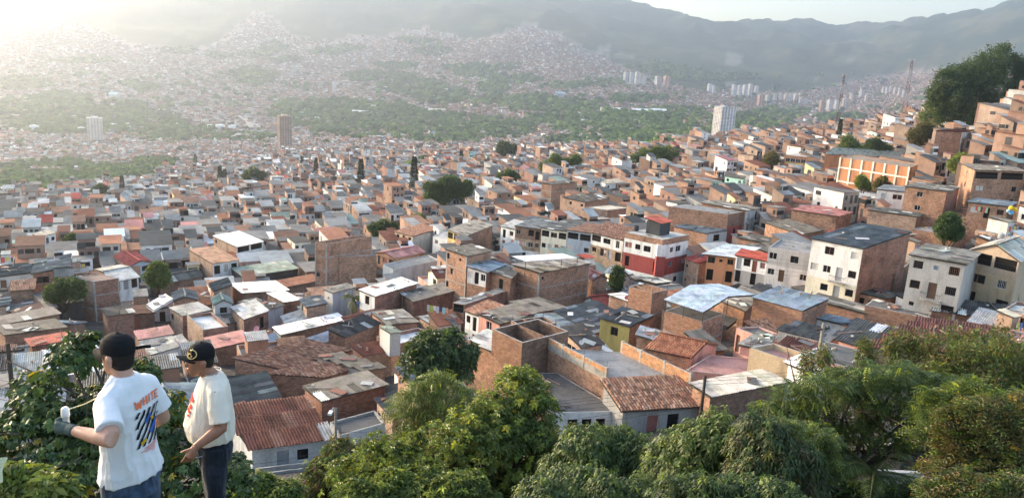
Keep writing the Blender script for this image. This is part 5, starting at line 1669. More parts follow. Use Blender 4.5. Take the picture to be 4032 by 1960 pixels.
for k, (px, py, w, h) in enumerate(TW):
    D = hit(px, py, 0, 1800)
    if D is None: continue
    pk = random.choice([(OFFW, (0.4, 0.4, 0.42), (0.35, 0.35, 0.37)), ((0.56, 0.46, 0.40), OFFW, (0.4, 0.34, 0.3)), ((0.60, 0.58, 0.56), (0.4, 0.36, 0.34), (0.42, 0.4, 0.4))])
    if (px, w) in ((2622, 30), (2990, 26), (3230, 20)): pk = ((0.45, 0.25, 0.2), BEIGE, (0.32, 0.2, 0.17))
    grp = 'far apartment towers in the valley' if px > 2000 else 'apartment slabs high on the far slope'
    if 1300 < px < 1330: lab, grp = 'single pale tower in the middle of the far brick slope', None
    elif px < 1700: lab = 'pale slab in the left row high on the far slope'
    elif px < 1900: lab = 'pale slab in the right row high on the far slope'
    elif px < 2545: lab = 'white striped tower at the foot of the bare slope'
    elif px < 2640: lab = 'tower just right of the white striped cluster' if px < 2600 else 'reddish tower right of the white striped cluster'
    elif px < 2830: lab = 'striped white tower directly above the lone white tower' if px < 2800 else 'small grey tower directly above the lone white tower'
    elif px < 2980: lab = 'pale tower clustered right of the lone white tower'
    elif px < 3030: lab = 'reddish brown tower below the dense pale cluster' if px < 3000 else 'pale tower beside the reddish brown tower in the valley'
    elif px < 3200: lab = 'pale tower in the valley row left of the first mast'
    elif px < 3330: lab = 'reddish tower just left of the red and white lattice mast' if px < 3240 else 'pale tower standing behind the first lattice mast'
    elif px < 3450: lab = 'hazy tower between the two lattice masts'
    else: lab = 'hazy far tower just left of the second lattice mast'
    tower(px, py, w, h, lab, pk, 'apartment_tower', grp, D=D, depth=0.7, yaw=29 + random.uniform(-8, 8))

def mast(px, py, topx, topy, D, label, w0, dark=False):
    p = at(px, py, D); p[2] = float(terrain(p[0], p[1])) - 0.5
    q = at(topx, topy, D); H = q[2] - p[2]
    root = empty('lattice_mast', p)
    nseg = 14; red, wht = (0.12, 0.04, 0.035), (0.26, 0.25, 0.25)
    legs = [(-1, -1), (1, -1), (0, 1.1)]
    for s in range(nseg):
        z0, z1 = H * s / nseg, H * (s + 1) / nseg
        mb = MB(); colr = red if (s // 2) % 2 == 0 else wht
        r0, r1 = w0 * (1 - 0.72 * s / nseg), w0 * (1 - 0.72 * (s + 1) / nseg)
        for i, (lx, ly) in enumerate(legs):
            l2 = legs[(i + 1) % 3]
            mb.tube([(lx * r0, ly * r0, z0), (lx * r1, ly * r1, z1)], 0.15, 4, colr)
            mb.tube([(lx * r0, ly * r0, z0), (l2[0] * r1, l2[1] * r1, z1)], 0.09, 4, colr)
            mb.tube([(l2[0] * r0, l2[1] * r0, z0), (lx * r1, ly * r1, z1)], 0.09, 4, colr)
            mb.tube([(lx * r1, ly * r1, z1), (l2[0] * r1, l2[1] * r1, z1)], 0.05, 4, colr)
        link('lattice_section', mb.mesh('lattice_section', ['painted_mixed']), root)
    for z, r in ((H * 0.985, 2.0), (H * 0.86, 1.8)):
        mb = MB(); mb.tube([(r * math.cos(t), r * math.sin(t), z) for t in np.linspace(0, 2 * math.pi, 10)], 0.07, 4, (0.3, 0.3, 0.3))
        for t in np.linspace(0, 2 * math.pi, 4)[:-1]:
            mb.tube([(0, 0, z), (r * math.cos(t), r * math.sin(t), z)], 0.06, 4, (0.3, 0.3, 0.3))
        link('antenna_ring', mb.mesh('antenna_ring', ['painted_mixed']), root)
        for t in np.linspace(0.4, 2 * math.pi + 0.4, 6)[:-1]:
            mb = MB(); mb.box((r * math.cos(t), r * math.sin(t), z + 0.5), [(1, 0, 0), (0, 1, 0), (0, 0, 1)], (0.09, 0.09, 1.1), (0.35, 0.35, 0.35))
            link('antenna', mb.mesh('antenna', ['painted_mixed']), root)
    tag(root, label, 'mast')
mast(3287, 536, 3322, 296, 535, 'dark red and white lattice mast, the shorter of two, with pines at its foot', 1.5)
mast(3548, 486, 3583, 238, 540, 'tall red and white lattice mast on the ridge right of the other mast', 2.0)

def far_bits():
    # storage tanks
    for k, (px, py, w, h, lab) in enumerate([(136,512,34,18,'white storage tank farthest left in the hazy trees'),(320,518,26,16,'white storage tank left of the pale ribbed tower'),(445,508,26,20,'white storage tank right of the pale ribbed tower'),(506,502,18,16,'small white tank left of the flyover'),
                                        (700,500,14,14,'smallest white tank left of the flyover'),(832,512,30,20,'white storage tank, leftmost of three by the flyover'),(868,514,36,22,'white storage tank, middle of three by the flyover'),(915,514,28,20,'white storage tank nearest the flyover')]):
        D = hit(px, py, 0, 900); p = at(px, py, D); p[2] = float(terrain(p[0], p[1]))
        r, hh = w * D / FOC / 2, h * D / FOC
        mb = MB(); mb.tube([(0, 0, -4), (0, 0, hh)], r, 16, (0.74, 0.74, 0.73))
        root = empty('storage_tank', p)
        link('shell', mb.mesh('shell', ['painted_mixed'], smooth=False), root)
        mb = MB(); mb.tube([(0, 0, hh - 0.1), (0, 0, hh + r * 0.18)], [r * 1.01, r * 0.1], 16, (0.7, 0.7, 0.7))
        link('lid', mb.mesh('lid', ['painted_mixed']), root)
        tag(root, lab, 'tank', 'white tanks on the valley floor')
    # flyover
    def ribbon(pts, w, lab):
        P = []
        for px, py in pts:
            D = hit(px, py, 0, 1500); q = at(px, py, D); P.append(q)
        ctrl = []
        for i in range(len(P) - 1):
            for t in np.linspace(0, 1, 7)[:-1]:
                p0, p1, p2, p3 = P[max(i - 1, 0)], P[i], P[i + 1], P[min(i + 2, len(P) - 1)]
                ctrl.append(0.5 * ((2 * p1) + (p2 - p0) * t + (2 * p0 - 5 * p1 + 4 * p2 - p3) * t ** 2 + (3 * p1 - p0 - 3 * p2 + p3) * t ** 3))
        ctrl.append(P[-1])
        mb = MB(); prev = None
        zmax = max(c[2] for c in ctrl)
        for i, c in enumerate(ctrl):
            t = nrm(ctrl[min(i + 1, len(ctrl) - 1)][:2] - ctrl[max(i - 1, 0)][:2]); n = np.array([-t[1], t[0], 0]) * w
            g = float(terrain(c[0], c[1])) + 7
            cur = (np.array([c[0], c[1], g]) + n, np.array([c[0], c[1], g]) - n)
            if prev:
                mb.quad([prev[0], prev[1], cur[1], cur[0]], None, (0.36, 0.34, 0.32))
                for k in (0, 1):
                    mb.quad([prev[k], cur[k], cur[k] - UP * 1.6, prev[k] - UP * 1.6], None, (0.48, 0.46, 0.44))
            if i % 6 == 3:
                mb.box((c[0], c[1], g - 6), [(1, 0, 0), (0, 1, 0), (0, 0, 1)], (1.2, 1.2, 5.8), (0.45, 0.43, 0.4))
            prev = cur
        tag(link('flyover', mb.mesh('flyover', ['distant_mix'])), lab, 'flyover')
    ribbon([(925,548),(958,522),(985,500),(978,482),(955,466),(960,458)], 11, 'curved grey flyover ramp, the left of two winding across the valley floor')
    ribbon([(965,545),(995,525),(1015,505),(1005,488),(985,472),(962,462)], 9, 'curved grey flyover ramp, the right of two winding across the valley floor')
    # long sheds
    for px, py, w, h, lab, colr in [(2560,268,1,1,'',None)] if False else [(3290-850,440,60,12,'white factory shed left of the shed row in the green valley',(0.75,0.76,0.77)),(2520,446,70,14,'white factory shed in the middle of the green valley row',(0.74,0.75,0.76)),(2590,446,60,14,'white factory shed at the right end of the green valley row',(0.76,0.76,0.77)),
              (1420,450,60,12,'long low white hall in the trees right of the flyover',(0.7,0.68,0.64)),(1220,466,110,6,'long thin white shed behind the brown and cream tower',(0.72,0.72,0.72)),(1720,446,64,14,'low cream hall amid the valley trees',(0.66,0.62,0.52)),
              (2205,388,42,20,'square grey glassy hall amid the far trees',(0.4,0.45,0.5)),(452,392,34,22,'pale mint block standing out of the hazy left slope',(0.62,0.72,0.70)),(2332,488,90,12,'low white compound in the valley wood',(0.7,0.7,0.68)),
              (1440,712,1,1,'',None)]:
        if colr is None: continue
        D = hit(px, py, 0, 900); p = at(px, py, D); p[2] = float(terrain(p[0], p[1]))
        root = empty('factory_shed', p); a, hh = w * D / FOC, h * D / FOC
        mb = MB(); mb.box((0, 0, hh * 0.3), [(1, 0, 0), (0, 1, 0), (0, 0, 1)], (a / 2, a / 3, hh * 0.6), tuple(x * 0.8 for x in colr))
        link('wall', mb.mesh('wall', ['distant_mix']), root)
        mb = MB(); 
        mb.quad([(-a / 2 - 1, -a / 3 - 1, hh * 0.9), (a / 2 + 1, -a / 3 - 1, hh * 0.9), (a / 2 + 1, 0, hh * 1.3), (-a / 2 - 1, 0, hh * 1.3)], None, colr)
        mb.quad([(-a / 2 - 1, 0, hh * 1.3), (a / 2 + 1, 0, hh * 1.3), (a / 2 + 1, a / 3 + 1, hh * 0.9), (-a / 2 - 1, a / 3 + 1, hh * 0.9)], None, colr)
        link('roof', mb.mesh('roof', ['distant_mix']), root)
        tag(root, lab, 'shed')
far_bits()
# ------------------------------------------------------------------ trees
def leaf_quads(P, Dv, Nv, ln, asp, bend=0.25):
    """leaf blades: base points P, directions Dv, normals Nv, lengths ln"""
    W = np.cross(Dv, Nv); W /= np.linalg.norm(W, axis=1, keepdims=True) + 1e-9
    l = ln[:, None]
    mid = P + Dv * l * 0.5 + Nv * l * 0.08
    tip = P + Dv * l - UP * l * bend
    return np.stack([P, mid + W * l * asp / 2, tip, mid - W * l * asp / 2], 1)

def rand_dirs(rg, n):
    v = rg.normal(size=(n, 3)); return v / np.linalg.norm(v, axis=1, keepdims=True)

def crown(blobs, n, size, asp, pal, mode, rg, k=8, inner=0.25, bend=0.25, flat=1.0, lump=0.35, bright=0.12):
    """blobs (cx,cy,cz,r); returns quads (m,4,3) and colours (m,3)"""
    B = np.array([b[:4] for b in blobs]); pr = B[:, 3] ** 2; pr = pr / pr.sum()
    nc = max(8, n // k)
    bi = rg.choice(len(B), nc, p=pr)
    d = rand_dirs(rg, nc)
    low = (d[:, 2] < -0.35) & (rg.random(nc) < 0.6); d[low, 2] *= -1
    rf = 1 - np.abs(rg.normal(0, 0.14, nc)); ins = rg.random(nc) < inner; rf[ins] = rg.uniform(0.35, 0.85, ins.sum())
    spr = rg.random(nc) < 0.07; rf[spr] = rg.uniform(1.02, 1.24, spr.sum())
    nz = vnoise(d[:, 0] * 2.3 + bi * 7.1 + 9, d[:, 1] * 2.3 + d[:, 2] * 2.9 + bi * 3.3, 3)
    rr = B[bi, 3] * rf * (1 - lump / 2 + lump * nz)
    C = B[bi, :3] + d * rr[:, None] * np.array([1, 1, flat])
    pal = np.array(pal)
    cc = pal[rg.choice(len(pal), nc)] * rg.uniform(0.75, 1.25, (nc, 1))
    young = (rf > 0.94) & (rg.random(nc) < bright)
    cc[young] = cc[young] * np.array([1.9, 1.7, 1.0])
    axis = d * 0.7 + UP * 0.6 + rand_dirs(rg, nc) * 0.35; axis /= np.linalg.norm(axis, axis=1, keepdims=True)
    ref = rand_dirs(rg, nc); a = np.cross(axis, ref); a /= np.linalg.norm(a, axis=1, keepdims=True) + 1e-9; b = np.cross(axis, a)
    Q = []; K = []
    if mode == 'whorl':
        for i in range(k):
            th = 2 * math.pi * (i + rg.uniform(-0.3, 0.3, nc)) / k
            ph = rg.uniform(0.9, 1.75, nc)
            per = a * np.cos(th)[:, None] + b * np.sin(th)[:, None]
            dv = axis * np.cos(ph)[:, None] + per * np.sin(ph)[:, None]
            nv = axis * np.sin(ph)[:, None] - per * np.cos(ph)[:, None]
            ln = size * rg.uniform(0.7, 1.25, nc)
            Q.append(leaf_quads(C + axis * (rg.uniform(-0.4, 0.4, nc) * size)[:, None], dv, nv, ln, asp, bend)); K.append(cc * rg.uniform(0.8, 1.2, (nc, 1)))
    elif mode == 'pinnate':
        h = d * np.array([1, 1, 0.25]) + rand_dirs(rg, nc) * 0.5; h /= np.linalg.norm(h, axis=1, keepdims=True)
        nv = UP + rand_dirs(rg, nc) * 0.35; nv = nv - h * (nv * h).sum(1, keepdims=True); nv /= np.linalg.norm(nv, axis=1, keepdims=True)
        w = np.cross(h, nv)
        half = k // 2
        for s in (-1, 1):
            for i in range(half):
                t = (i + 0.5) / half
                base = C + h * (size * 3.2 * (t - 0.5))[..., None] - UP * (size * 1.2 * t * t) if np.ndim(size) else C + h * (size * 3.2 * (t - 0.5)) - UP * (size * 1.0 * t * t)
                dv = w * s + h * 0.45; dv /= np.linalg.norm(dv, axis=1, keepdims=True)
                ln = np.full(nc, size * (1.0 - 0.5 * abs(t - 0.45))) * rg.uniform(0.85, 1.15, nc)
                Q.append(leaf_quads(base, dv, nv, ln, asp, bend)); K.append(cc * rg.uniform(0.85, 1.15, (nc, 1)))
    else:  # scattered
        for i in range(k):
            P = C + rand_dirs(rg, nc) * (size * 1.6 * rg.random(nc))[:, None]
            dv = rand_dirs(rg, nc) * 0.8 + d * 0.5; dv /= np.linalg.norm(dv, axis=1, keepdims=True)
            nv = rand_dirs(rg, nc); nv = nv - dv * (nv * dv).sum(1, keepdims=True); nv /= np.linalg.norm(nv, axis=1, keepdims=True) + 1e-9
            Q.append(leaf_quads(P, dv, nv, size * rg.uniform(0.7, 1.3, nc), asp, bend)); K.append(cc * rg.uniform(0.8, 1.2, (nc, 1)))
    return np.concatenate(Q), np.concatenate(K)

def quads_mesh(name, Q, K, mat='leaf'):
    m = len(Q)
    return np_mesh(name, Q.reshape(-1, 3), np.arange(m * 4).reshape(m, 4), K, [mat])

def limbs(root, base, tips, r0, off, bend=0.15, forks=0):
    base = np.asarray(base, float)
    top = np.mean([t for t in tips], 0); fork = base + (top - base) * 0.42
    mb = MB()
    wob = lambda s: np.array([random.gauss(0, s), random.gauss(0, s), 0])
    H = np.linalg.norm(fork - base)
    mb.tube([base - UP * 0.5 - off, base + (fork - base) * 0.5 + wob(0.05 * H) - off, fork - off], [r0 * 1.25, r0, r0 * 0.8], 8)
    link('trunk', mb.mesh('trunk', ['bark'], smooth=True), root)
    for t in tips:
        L = np.linalg.norm(t - fork)
        m1 = fork + (t - fork) * 0.5 + wob(0.1 * L) + UP * 0.08 * L
        mb = MB()
        mb.tube([fork - off, m1 - off, t - off], [r0 * 0.6, r0 * 0.36, r0 * 0.12], 6)
        for q in range(forks):
            p0 = fork + (t - fork) * random.uniform(0.45, 0.8)
            p1 = p0 + np.array([random.gauss(0, 1), random.gauss(0, 1), abs(random.gauss(0.4, 0.5))]) * 0.35 * L
            mb.tube([p0 - off, (p0 + p1) / 2 - off + wob(0.03), p1 - off], [r0 * 0.26, r0 * 0.17, r0 * 0.06], 5)
        link('branch', mb.mesh('branch', ['bark'], smooth=True), root)

TREE_N = [0]
def tree(name, label, blobs, D, n, size, asp, pal, mode='whorl', k=8, group=None, r0=0.16, flat=0.9, bend=0.25, jitter=0.5, cat='tree', base=None, forks=2, inner=0.25, lump=0.35, bright=0.12, above=None, sub=0):
    """blobs: (px, py, r px) of the crown's lobes"""
    TREE_N[0] += 1
    rg = np.random.default_rng(100 + TREE_N[0])
    if D is None:
        bx = np.mean([b[0] for b in blobs]); by = np.max([b[1] + b[2] for b in blobs])
        D = hit(bx, by, above or 0.5, 46)
        if D is None: print('tree off', label); return None
    bl = []
    for b in blobs:
        r = b[2] * D / FOC
        c = at(b[0], b[1], D + rg.uniform(-jitter, jitter) * r)
        bl.append((c[0], c[1], c[2], r))
    if sub:
        for (x, y, z, r) in list(bl):
            for q in range(sub):
                d = rand_dirs(rg, 1)[0]; d[2] = abs(d[2]) * 0.9 + 0.05 if rg.random() < 0.75 else d[2]
                bl.append((x + d[0] * r * 0.85, y + d[1] * r * 0.85, z + d[2] * r * 0.8, r * rg.uniform(0.28, 0.55)))
    A = np.array(bl)
    cx, cy = np.average(A[:, 0], weights=A[:, 3]), np.average(A[:, 1], weights=A[:, 3])
    if base is not None:
        b3 = at(base[0], base[1], D); cx, cy = b3[0], b3[1]
    gz = float(terrain(cx, cy)); gz = min(gz, A[:, 2].min())
    off = np.array([cx, cy, gz])
    root = empty(name, off)
    Q, K = crown(bl, n, size, asp, pal, mode, rg, k, inner=inner, bend=bend, flat=flat, lump=lump, bright=bright)
    c = link('crown', quads_mesh('crown', Q - off, K), root)
    limbs(root, (cx, cy, gz), [np.array(b[:3]) for b in bl[:len(blobs)]], r0, off, forks=forks)
    tag(root, label, cat, group)
    return root, bl, off

# the trees in front, below the viewpoint
FG = 'trees on the bank below the viewpoint'
def palmate_mesh():
    mb = MB()
    for i in range(7):
        a = math.radians(-118 + 236 * i / 6); l = 0.5 * (1 - 0.25 * abs(i - 3) / 3)
        d = np.array([math.sin(a), math.cos(a), 0]); w = np.array([math.cos(a), -math.sin(a), 0])
        z = UP * 0.05
        mb.quad([np.zeros(3), d * l * 0.62 - w * l * 0.24 + z, d * l - UP * 0.10, d * l * 0.62 + w * l * 0.24 + z])
    mb.tube([(0, -0.42, 0.12), (0, -0.2, 0.03), (0, 0, 0)], 0.008, 4)
    return mb.mesh('leaf', ['leaf_single'])
def palmate_tree(label, blobs, D, nstuff, nleaf, size, base):
    rg = np.random.default_rng(55)
    root, bl, off = tree('tree', label, blobs, D, 500, 0.14, 0.5, GREEN_D, 'scatter', 4, group=FG, sub=5, r0=0.10, base=base, forks=5, inner=0.5)
    PM = palmate_mesh()
    B = np.array(bl); pr = B[:, 3] ** 2; pr /= pr.sum()
    n = nstuff + nleaf
    bi = rg.choice(len(B), n, p=pr); d = rand_dirs(rg, n)
    d[:, 2] = np.where(d[:, 2] < -0.3, -d[:, 2], d[:, 2])
    rf = 1 - np.abs(rg.normal(0, 0.22, n))
    P = B[bi, :3] + d * (B[bi, 3] * rf)[:, None]
    near = np.argsort((P * c_f).sum(1) - d @ (-c_f) * 2.0)
    s = size * rg.uniform(0.7, 1.3, n)
    nv = d * 0.6 + UP * 0.8 + rand_dirs(rg, n) * 0.5; nv /= np.linalg.norm(nv, axis=1, keepdims=True)
    f = d + rand_dirs(rg, n) * 0.7 - UP * 0.5; f = f - nv * (f * nv).sum(1, keepdims=True); f /= np.linalg.norm(f, axis=1, keepdims=True)
    x = np.cross(f, nv)
    pal = np.array(GREEN_D + GREEN_M[:2])
    cols = pal[rg.choice(len(pal), n)] * rg.uniform(0.75, 1.3, (n, 1))
    yl = rg.random(n) < 0.025; cols[yl] = (0.30, 0.22, 0.02)
    for q in near[:nleaf]:
        link('leaf', PM, root, frame_matrix(x[q] * s[q], f[q] * s[q], nv[q] * s[q], P[q] - off), tuple(cols[q]))
    V0 = np.array([v.co[:] for v in PM.vertices]); F0 = np.array([p.vertices[:] for p in PM.polygons if len(p.vertices) == 4])
    R = near[nleaf:]
    V = (P[R] - off)[:, None] + s[R][:, None, None] * (V0[None, :, 0:1] * x[R][:, None] + V0[None, :, 1:2] * f[R][:, None] + V0[None, :, 2:3] * nv[R][:, None])
    Fa = (F0[None] + (np.arange(len(R)) * len(V0))[:, None, None]).reshape(-1, 4)
    me = np_mesh('leaves', V.reshape(-1, 3), Fa, np.repeat(cols[R], len(F0), 0), ['leaf'])
    tag(link('leaves', me, root), kind='stuff')
palmate_tree('dark broad leaved tree with hand shaped leaves rising behind the two men',
    [(180,1560,110),(290,1440,95),(420,1690,150),(120,1740,140),(330,1860,170),(80,1880,140),(640,1620,90),(700,1740,110),(330,1345,50),(760,1890,130),(560,1830,150),(560,1480,60),(230,1660,100),(900,1900,110)], 10.5, 1900, 280, 0.23, (400, 2050))
tree('tree', 'round dark tree standing between the white terrace and the orange annex', [(1650,1440,80),(1745,1385,95),(1815,1450,60),(1690,1370,60),(1840,1400,45)], 66, 9000, 0.42, 0.5, GREEN_D, 'whorl', 6, group=FG, sub=5, r0=0.2, above=1)
tree('tree', 'feathery light green tree left of the tall bright one below the unfinished house', [(1660,1585,95),(1760,1555,90),(1850,1605,80),(1600,1635,80),(1720,1665,100),(1830,1685,80)], 36, 14000, 0.20, 0.32, GREEN_L, 'pinnate', 10, group=FG, sub=5, bend=0.5)
tree('tree', 'tall bright broad leaved tree in the middle of the bottom edge', [(2040,1570,125),(2110,1660,95),(1950,1690,130),(1880,1770,160),(2040,1780,150),(2180,1800,110),(1700,1800,140),(1560,1840,130),(1440,1900,120),(1950,1920,170),(1750,1940,170),(2140,1940,140)], 31, 42000, 0.21, 0.46, GREEN_L + GREEN_M[:2], 'whorl', 7, group=FG, sub=7, r0=0.22, bright=0.35, lump=0.6)
tree('mango_tree', 'mango tree with drooping leaves below the house with the stained slab', [(2330,1780,110),(2430,1760,90),(2280,1870,130),(2420,1880,130),(2540,1850,110)], 27, 19000, 0.24, 0.26, GREEN_M + GREEN_D[:2], 'whorl', 9, group=FG, sub=7, lump=0.6, bend=0.55)
tree('mango_tree', 'mango tree with drooping leaves below the pole and the tiled house', [(2660,1800,110),(2760,1760,90),(2850,1740,110),(2700,1890,140),(2840,1860,140),(2600,1880,90)], 25, 21000, 0.23, 0.26, GREEN_M + GREEN_L[:1], 'whorl', 9, group=FG, sub=7, lump=0.6, bend=0.55, bright=0.25)
tree('mango_tree', 'rusty tipped mango tree left of the dark trunks', [(2980,1770,110),(3060,1820,100),(3000,1890,120),(3130,1900,100),(2920,1900,80),(3160,1820,60)], 23, 17000, 0.22, 0.26, GREEN_D + GREEN_O[:2], 'whorl', 9, group=FG, sub=5, bend=0.5, bright=0.2)
tree('acacia_tree', 'wide layered acacia with feathery fronds and dark trunks at lower right', [(3020,1635,85),(3120,1575,95),(3250,1545,110),(3380,1505,100),(3500,1555,130),(3620,1615,110),(3180,1665,120),(3330,1655,130),(3480,1695,120),(3060,1725,90),(3260,1745,90),(3620,1715,90),(3560,1485,80),(3700,1555,90)], 28, 52000, 0.14, 0.36, GREEN_M + GREEN_L[:1] + GREEN_D[:2], 'pinnate', 12, group=FG, sub=5, r0=0.2, flat=0.6, base=(3320, 1930), bend=0.3, forks=4, bright=0.25, inner=0.15)
tree('tree', 'olive brown leaved tree filling the lower right corner', [(3860,1680,130),(3960,1760,130),(3780,1780,100),(3900,1850,140),(4010,1880,130),(3820,1930,110),(3700,1870,80),(3980,1640,110),(3740,1680,70)], 20, 30000, 0.13, 0.40, GREEN_O + GREEN_M[:2], 'pinnate', 8, group=FG, sub=5, bright=0.25)
tree('tree', 'thicket of upright spiky shrubs along the slope at far right', [(3720,1470,60),(3800,1450,80),(3900,1470,100),(4000,1470,110),(3860,1550,110),(3980,1590,120),(3660,1490,50),(4060,1550,110)], 36, 18000, 0.24, 0.24, GREEN_M + GREEN_O, 'scatter', 6, group=FG, sub=5, flat=1.3)
for px, py, r, D in [(3520,1350,30,38),(3410,1370,24,40),(3590,1345,26,38),(3660,1360,30,37),(3760,1330,30,40),(3840,1345,34,38),(3940,1320,30,40),(3180,1420,26,44),(3245,1400,20,46)]:
    tree('shrub', 'slim upright shrub sticking up in front of the rusty roofs', [(px, py, r), (px - 4, py + r * 1.2, r * 0.8), (px + 3, py + r * 2.3, r * 0.9)], D, 700, 0.3, 0.22, GREEN_M + GREEN_O, 'scatter', 5, group='slim shrubs at the foot of the rusty roofs', r0=0.05, cat='shrub', forks=0, flat=1.3)
tree('shrub', 'yellow green leafy bush in the lower left corner', [(90,1930,90),(200,1945,80),(30,1880,50)], 7.5, 2600, 0.11, 0.5, GREEN_L, 'whorl', 6, group=None, r0=0.04, cat='bush', forks=1)
tree('shrub', 'leafy bush at the bottom edge right of the second man', [(1020,1930,70),(1120,1950,60),(960,1960,60)], 17, 3600, 0.14, 0.4, GREEN_M + GREEN_L, 'whorl', 7, r0=0.05, cat='bush', forks=1)
tree('shrub', 'brownish bush left of the bright tree, in front of the rust red roof house', [(1330,1790,70),(1290,1880,90),(1400,1920,90),(1220,1940,80),(1450,1780,60)], 34, 8000, 0.2, 0.42, GREEN_O + GREEN_M, 'whorl', 7, r0=0.1, cat='bush', forks=1)
tree('mango_tree', 'low mango crown at the bottom edge between the bright tree and the first mango', [(2240,1950,110),(2380,1990,110),(2520,1985,110),(2120,1990,100)], 22, 13000, 0.22, 0.27, GREEN_D + GREEN_M, 'whorl', 9, group=FG, sub=5, bend=0.5, bright=0.25)
tree('mango_tree', 'low mango crown at the bottom edge under the two right mangoes', [(2680,1990,120),(2820,2000,120),(2960,1990,110),(3080,1990,100)], 20, 13000, 0.2, 0.27, GREEN_D + GREEN_M, 'whorl', 9, group=FG, sub=5, bend=0.5, bright=0.25)
tree('tree', 'leafy crown at the bottom edge just left of the bright tree', [(1560,1960,110),(1700,1985,120),(1850,1990,120),(1420,1980,90)], 24, 13000, 0.2, 0.42, GREEN_M + GREEN_L[:2], 'whorl', 7, group=FG, sub=5, bright=0.25)
tree('tree', 'fine leaved light green tree in front of the acacia at the bottom right', [(3130,1790,90),(3220,1740,80),(3080,1700,70),(3180,1860,90),(3270,1830,60)], 24, 16000, 0.12, 0.36, GREEN_M + GREEN_L[:1], 'pinnate', 10, group=FG, sub=5, bend=0.35, bright=0.3)
tree('tree', 'dull green leafy crown at the bottom edge right of the graffiti wall', [(3820,1960,110),(3940,1990,120),(3700,1980,80),(4040,1960,100)], 16, 15000, 0.11, 0.4, GREEN_O + GREEN_M, 'pinnate', 8, group=FG, sub=5, bright=0.25)
tree('tree', 'leafy light green crown behind the acacia at far right', [(3720,1620,90),(3820,1580,100),(3930,1620,90),(3640,1680,80),(3760,1700,80),(4020,1600,80)], 25, 18000, 0.14, 0.4, GREEN_M + GREEN_L[:2], 'pinnate', 10, group=FG, sub=5, bright=0.3)
tree('shrub', 'dark undergrowth below the acacia trunks', [(3220,1930,60),(3350,1960,60),(3480,1960,60),(3600,1965,50)], 26, 6000, 0.2, 0.3, GREEN_D, 'scatter', 6, r0=0.04, cat='bush', forks=0)

# trees among the houses
MID = 'trees among the houses'
for *_, blobs, lab, pal in MT:
    big = max(b[2] for b in blobs)
    D = _tree_D(blobs)
    s = max(0.35, 2.6 * D / 770 / 1.6)
    if 'hill wood' not in lab and 'right hill' not in lab: blobs = [(b[0], b[1] + b[2] * 0.25, b[2] * 0.72) for b in blobs]
    blobs = blobs + [(b[0] + (b[2] * 0.4 if k % 2 else -b[2] * 0.4), b[1] + b[2] * 0.8, b[2] * 0.8) for k, b in enumerate(blobs[:3])]
    tree('tree', lab, blobs, D, int((900 + 34 * big * len(blobs)) * (1.5 if 'hill wood' in lab or 'right hill' in lab else 1.2)), s, 0.6, pal, 'scatter', 6, group=MID, sub=4, r0=0.25, forks=1)
def conifer(px, pyb, hpx, wpx, label):
    D = hit(px, pyb, 5, 150); p = at(px, pyb, D); zt_ = p[2]; p[2] = float(terrain(p[0], p[1]))
    H, w = hpx * 1.1 * D / FOC + zt_ - p[2], wpx * D / FOC / 2
    rg = np.random.default_rng(int(px)); root = empty('pine_tree', p)
    n = 1500
    t = rg.random(n) ** 0.8
    lay = np.floor(t * 11) / 11
    t = np.clip(lay * 0.6 + t * 0.4 + rg.normal(0, 0.025, n) + 0.04, 0, 0.99)
    th = rg.uniform(0, 6.283, n); r = w * (1 - t) ** 0.75 * rg.uniform(0.15, 1.0, n) + 0.15
    P = np.stack([r * np.cos(th), r * np.sin(th), H * (0.1 + 0.9 * t) - r * 0.12], 1)
    dv = np.stack([np.cos(th), np.sin(th), np.full(n, -0.15)], 1); dv /= np.linalg.norm(dv, axis=1, keepdims=True)
    nv = np.tile(UP, (n, 1)) + rand_dirs(rg, n) * 0.5; nv -= dv * (nv * dv).sum(1, keepdims=True); nv /= np.linalg.norm(nv, axis=1, keepdims=True)
    s = 0.22 * w + 0.5
    Q = leaf_quads(P, dv, nv, s * rg.uniform(0.7, 1.3, n), 0.45, 0.2)
    pal = np.array([(0.018, 0.034, 0.018), (0.024, 0.042, 0.02), (0.014, 0.028, 0.016)])
    link('crown', quads_mesh('crown', Q, pal[rg.choice(3, n)]), root)
    mb = MB(); mb.tube([(0, 0, -1), (0, 0, H * 0.97)], [w * 0.09 + 0.1, 0.05], 6); link('trunk', mb.mesh('trunk', ['bark']), root)
    tag(root, label, 'tree', 'slim pines among the roofs')
for a in PINES:
    conifer(*a)
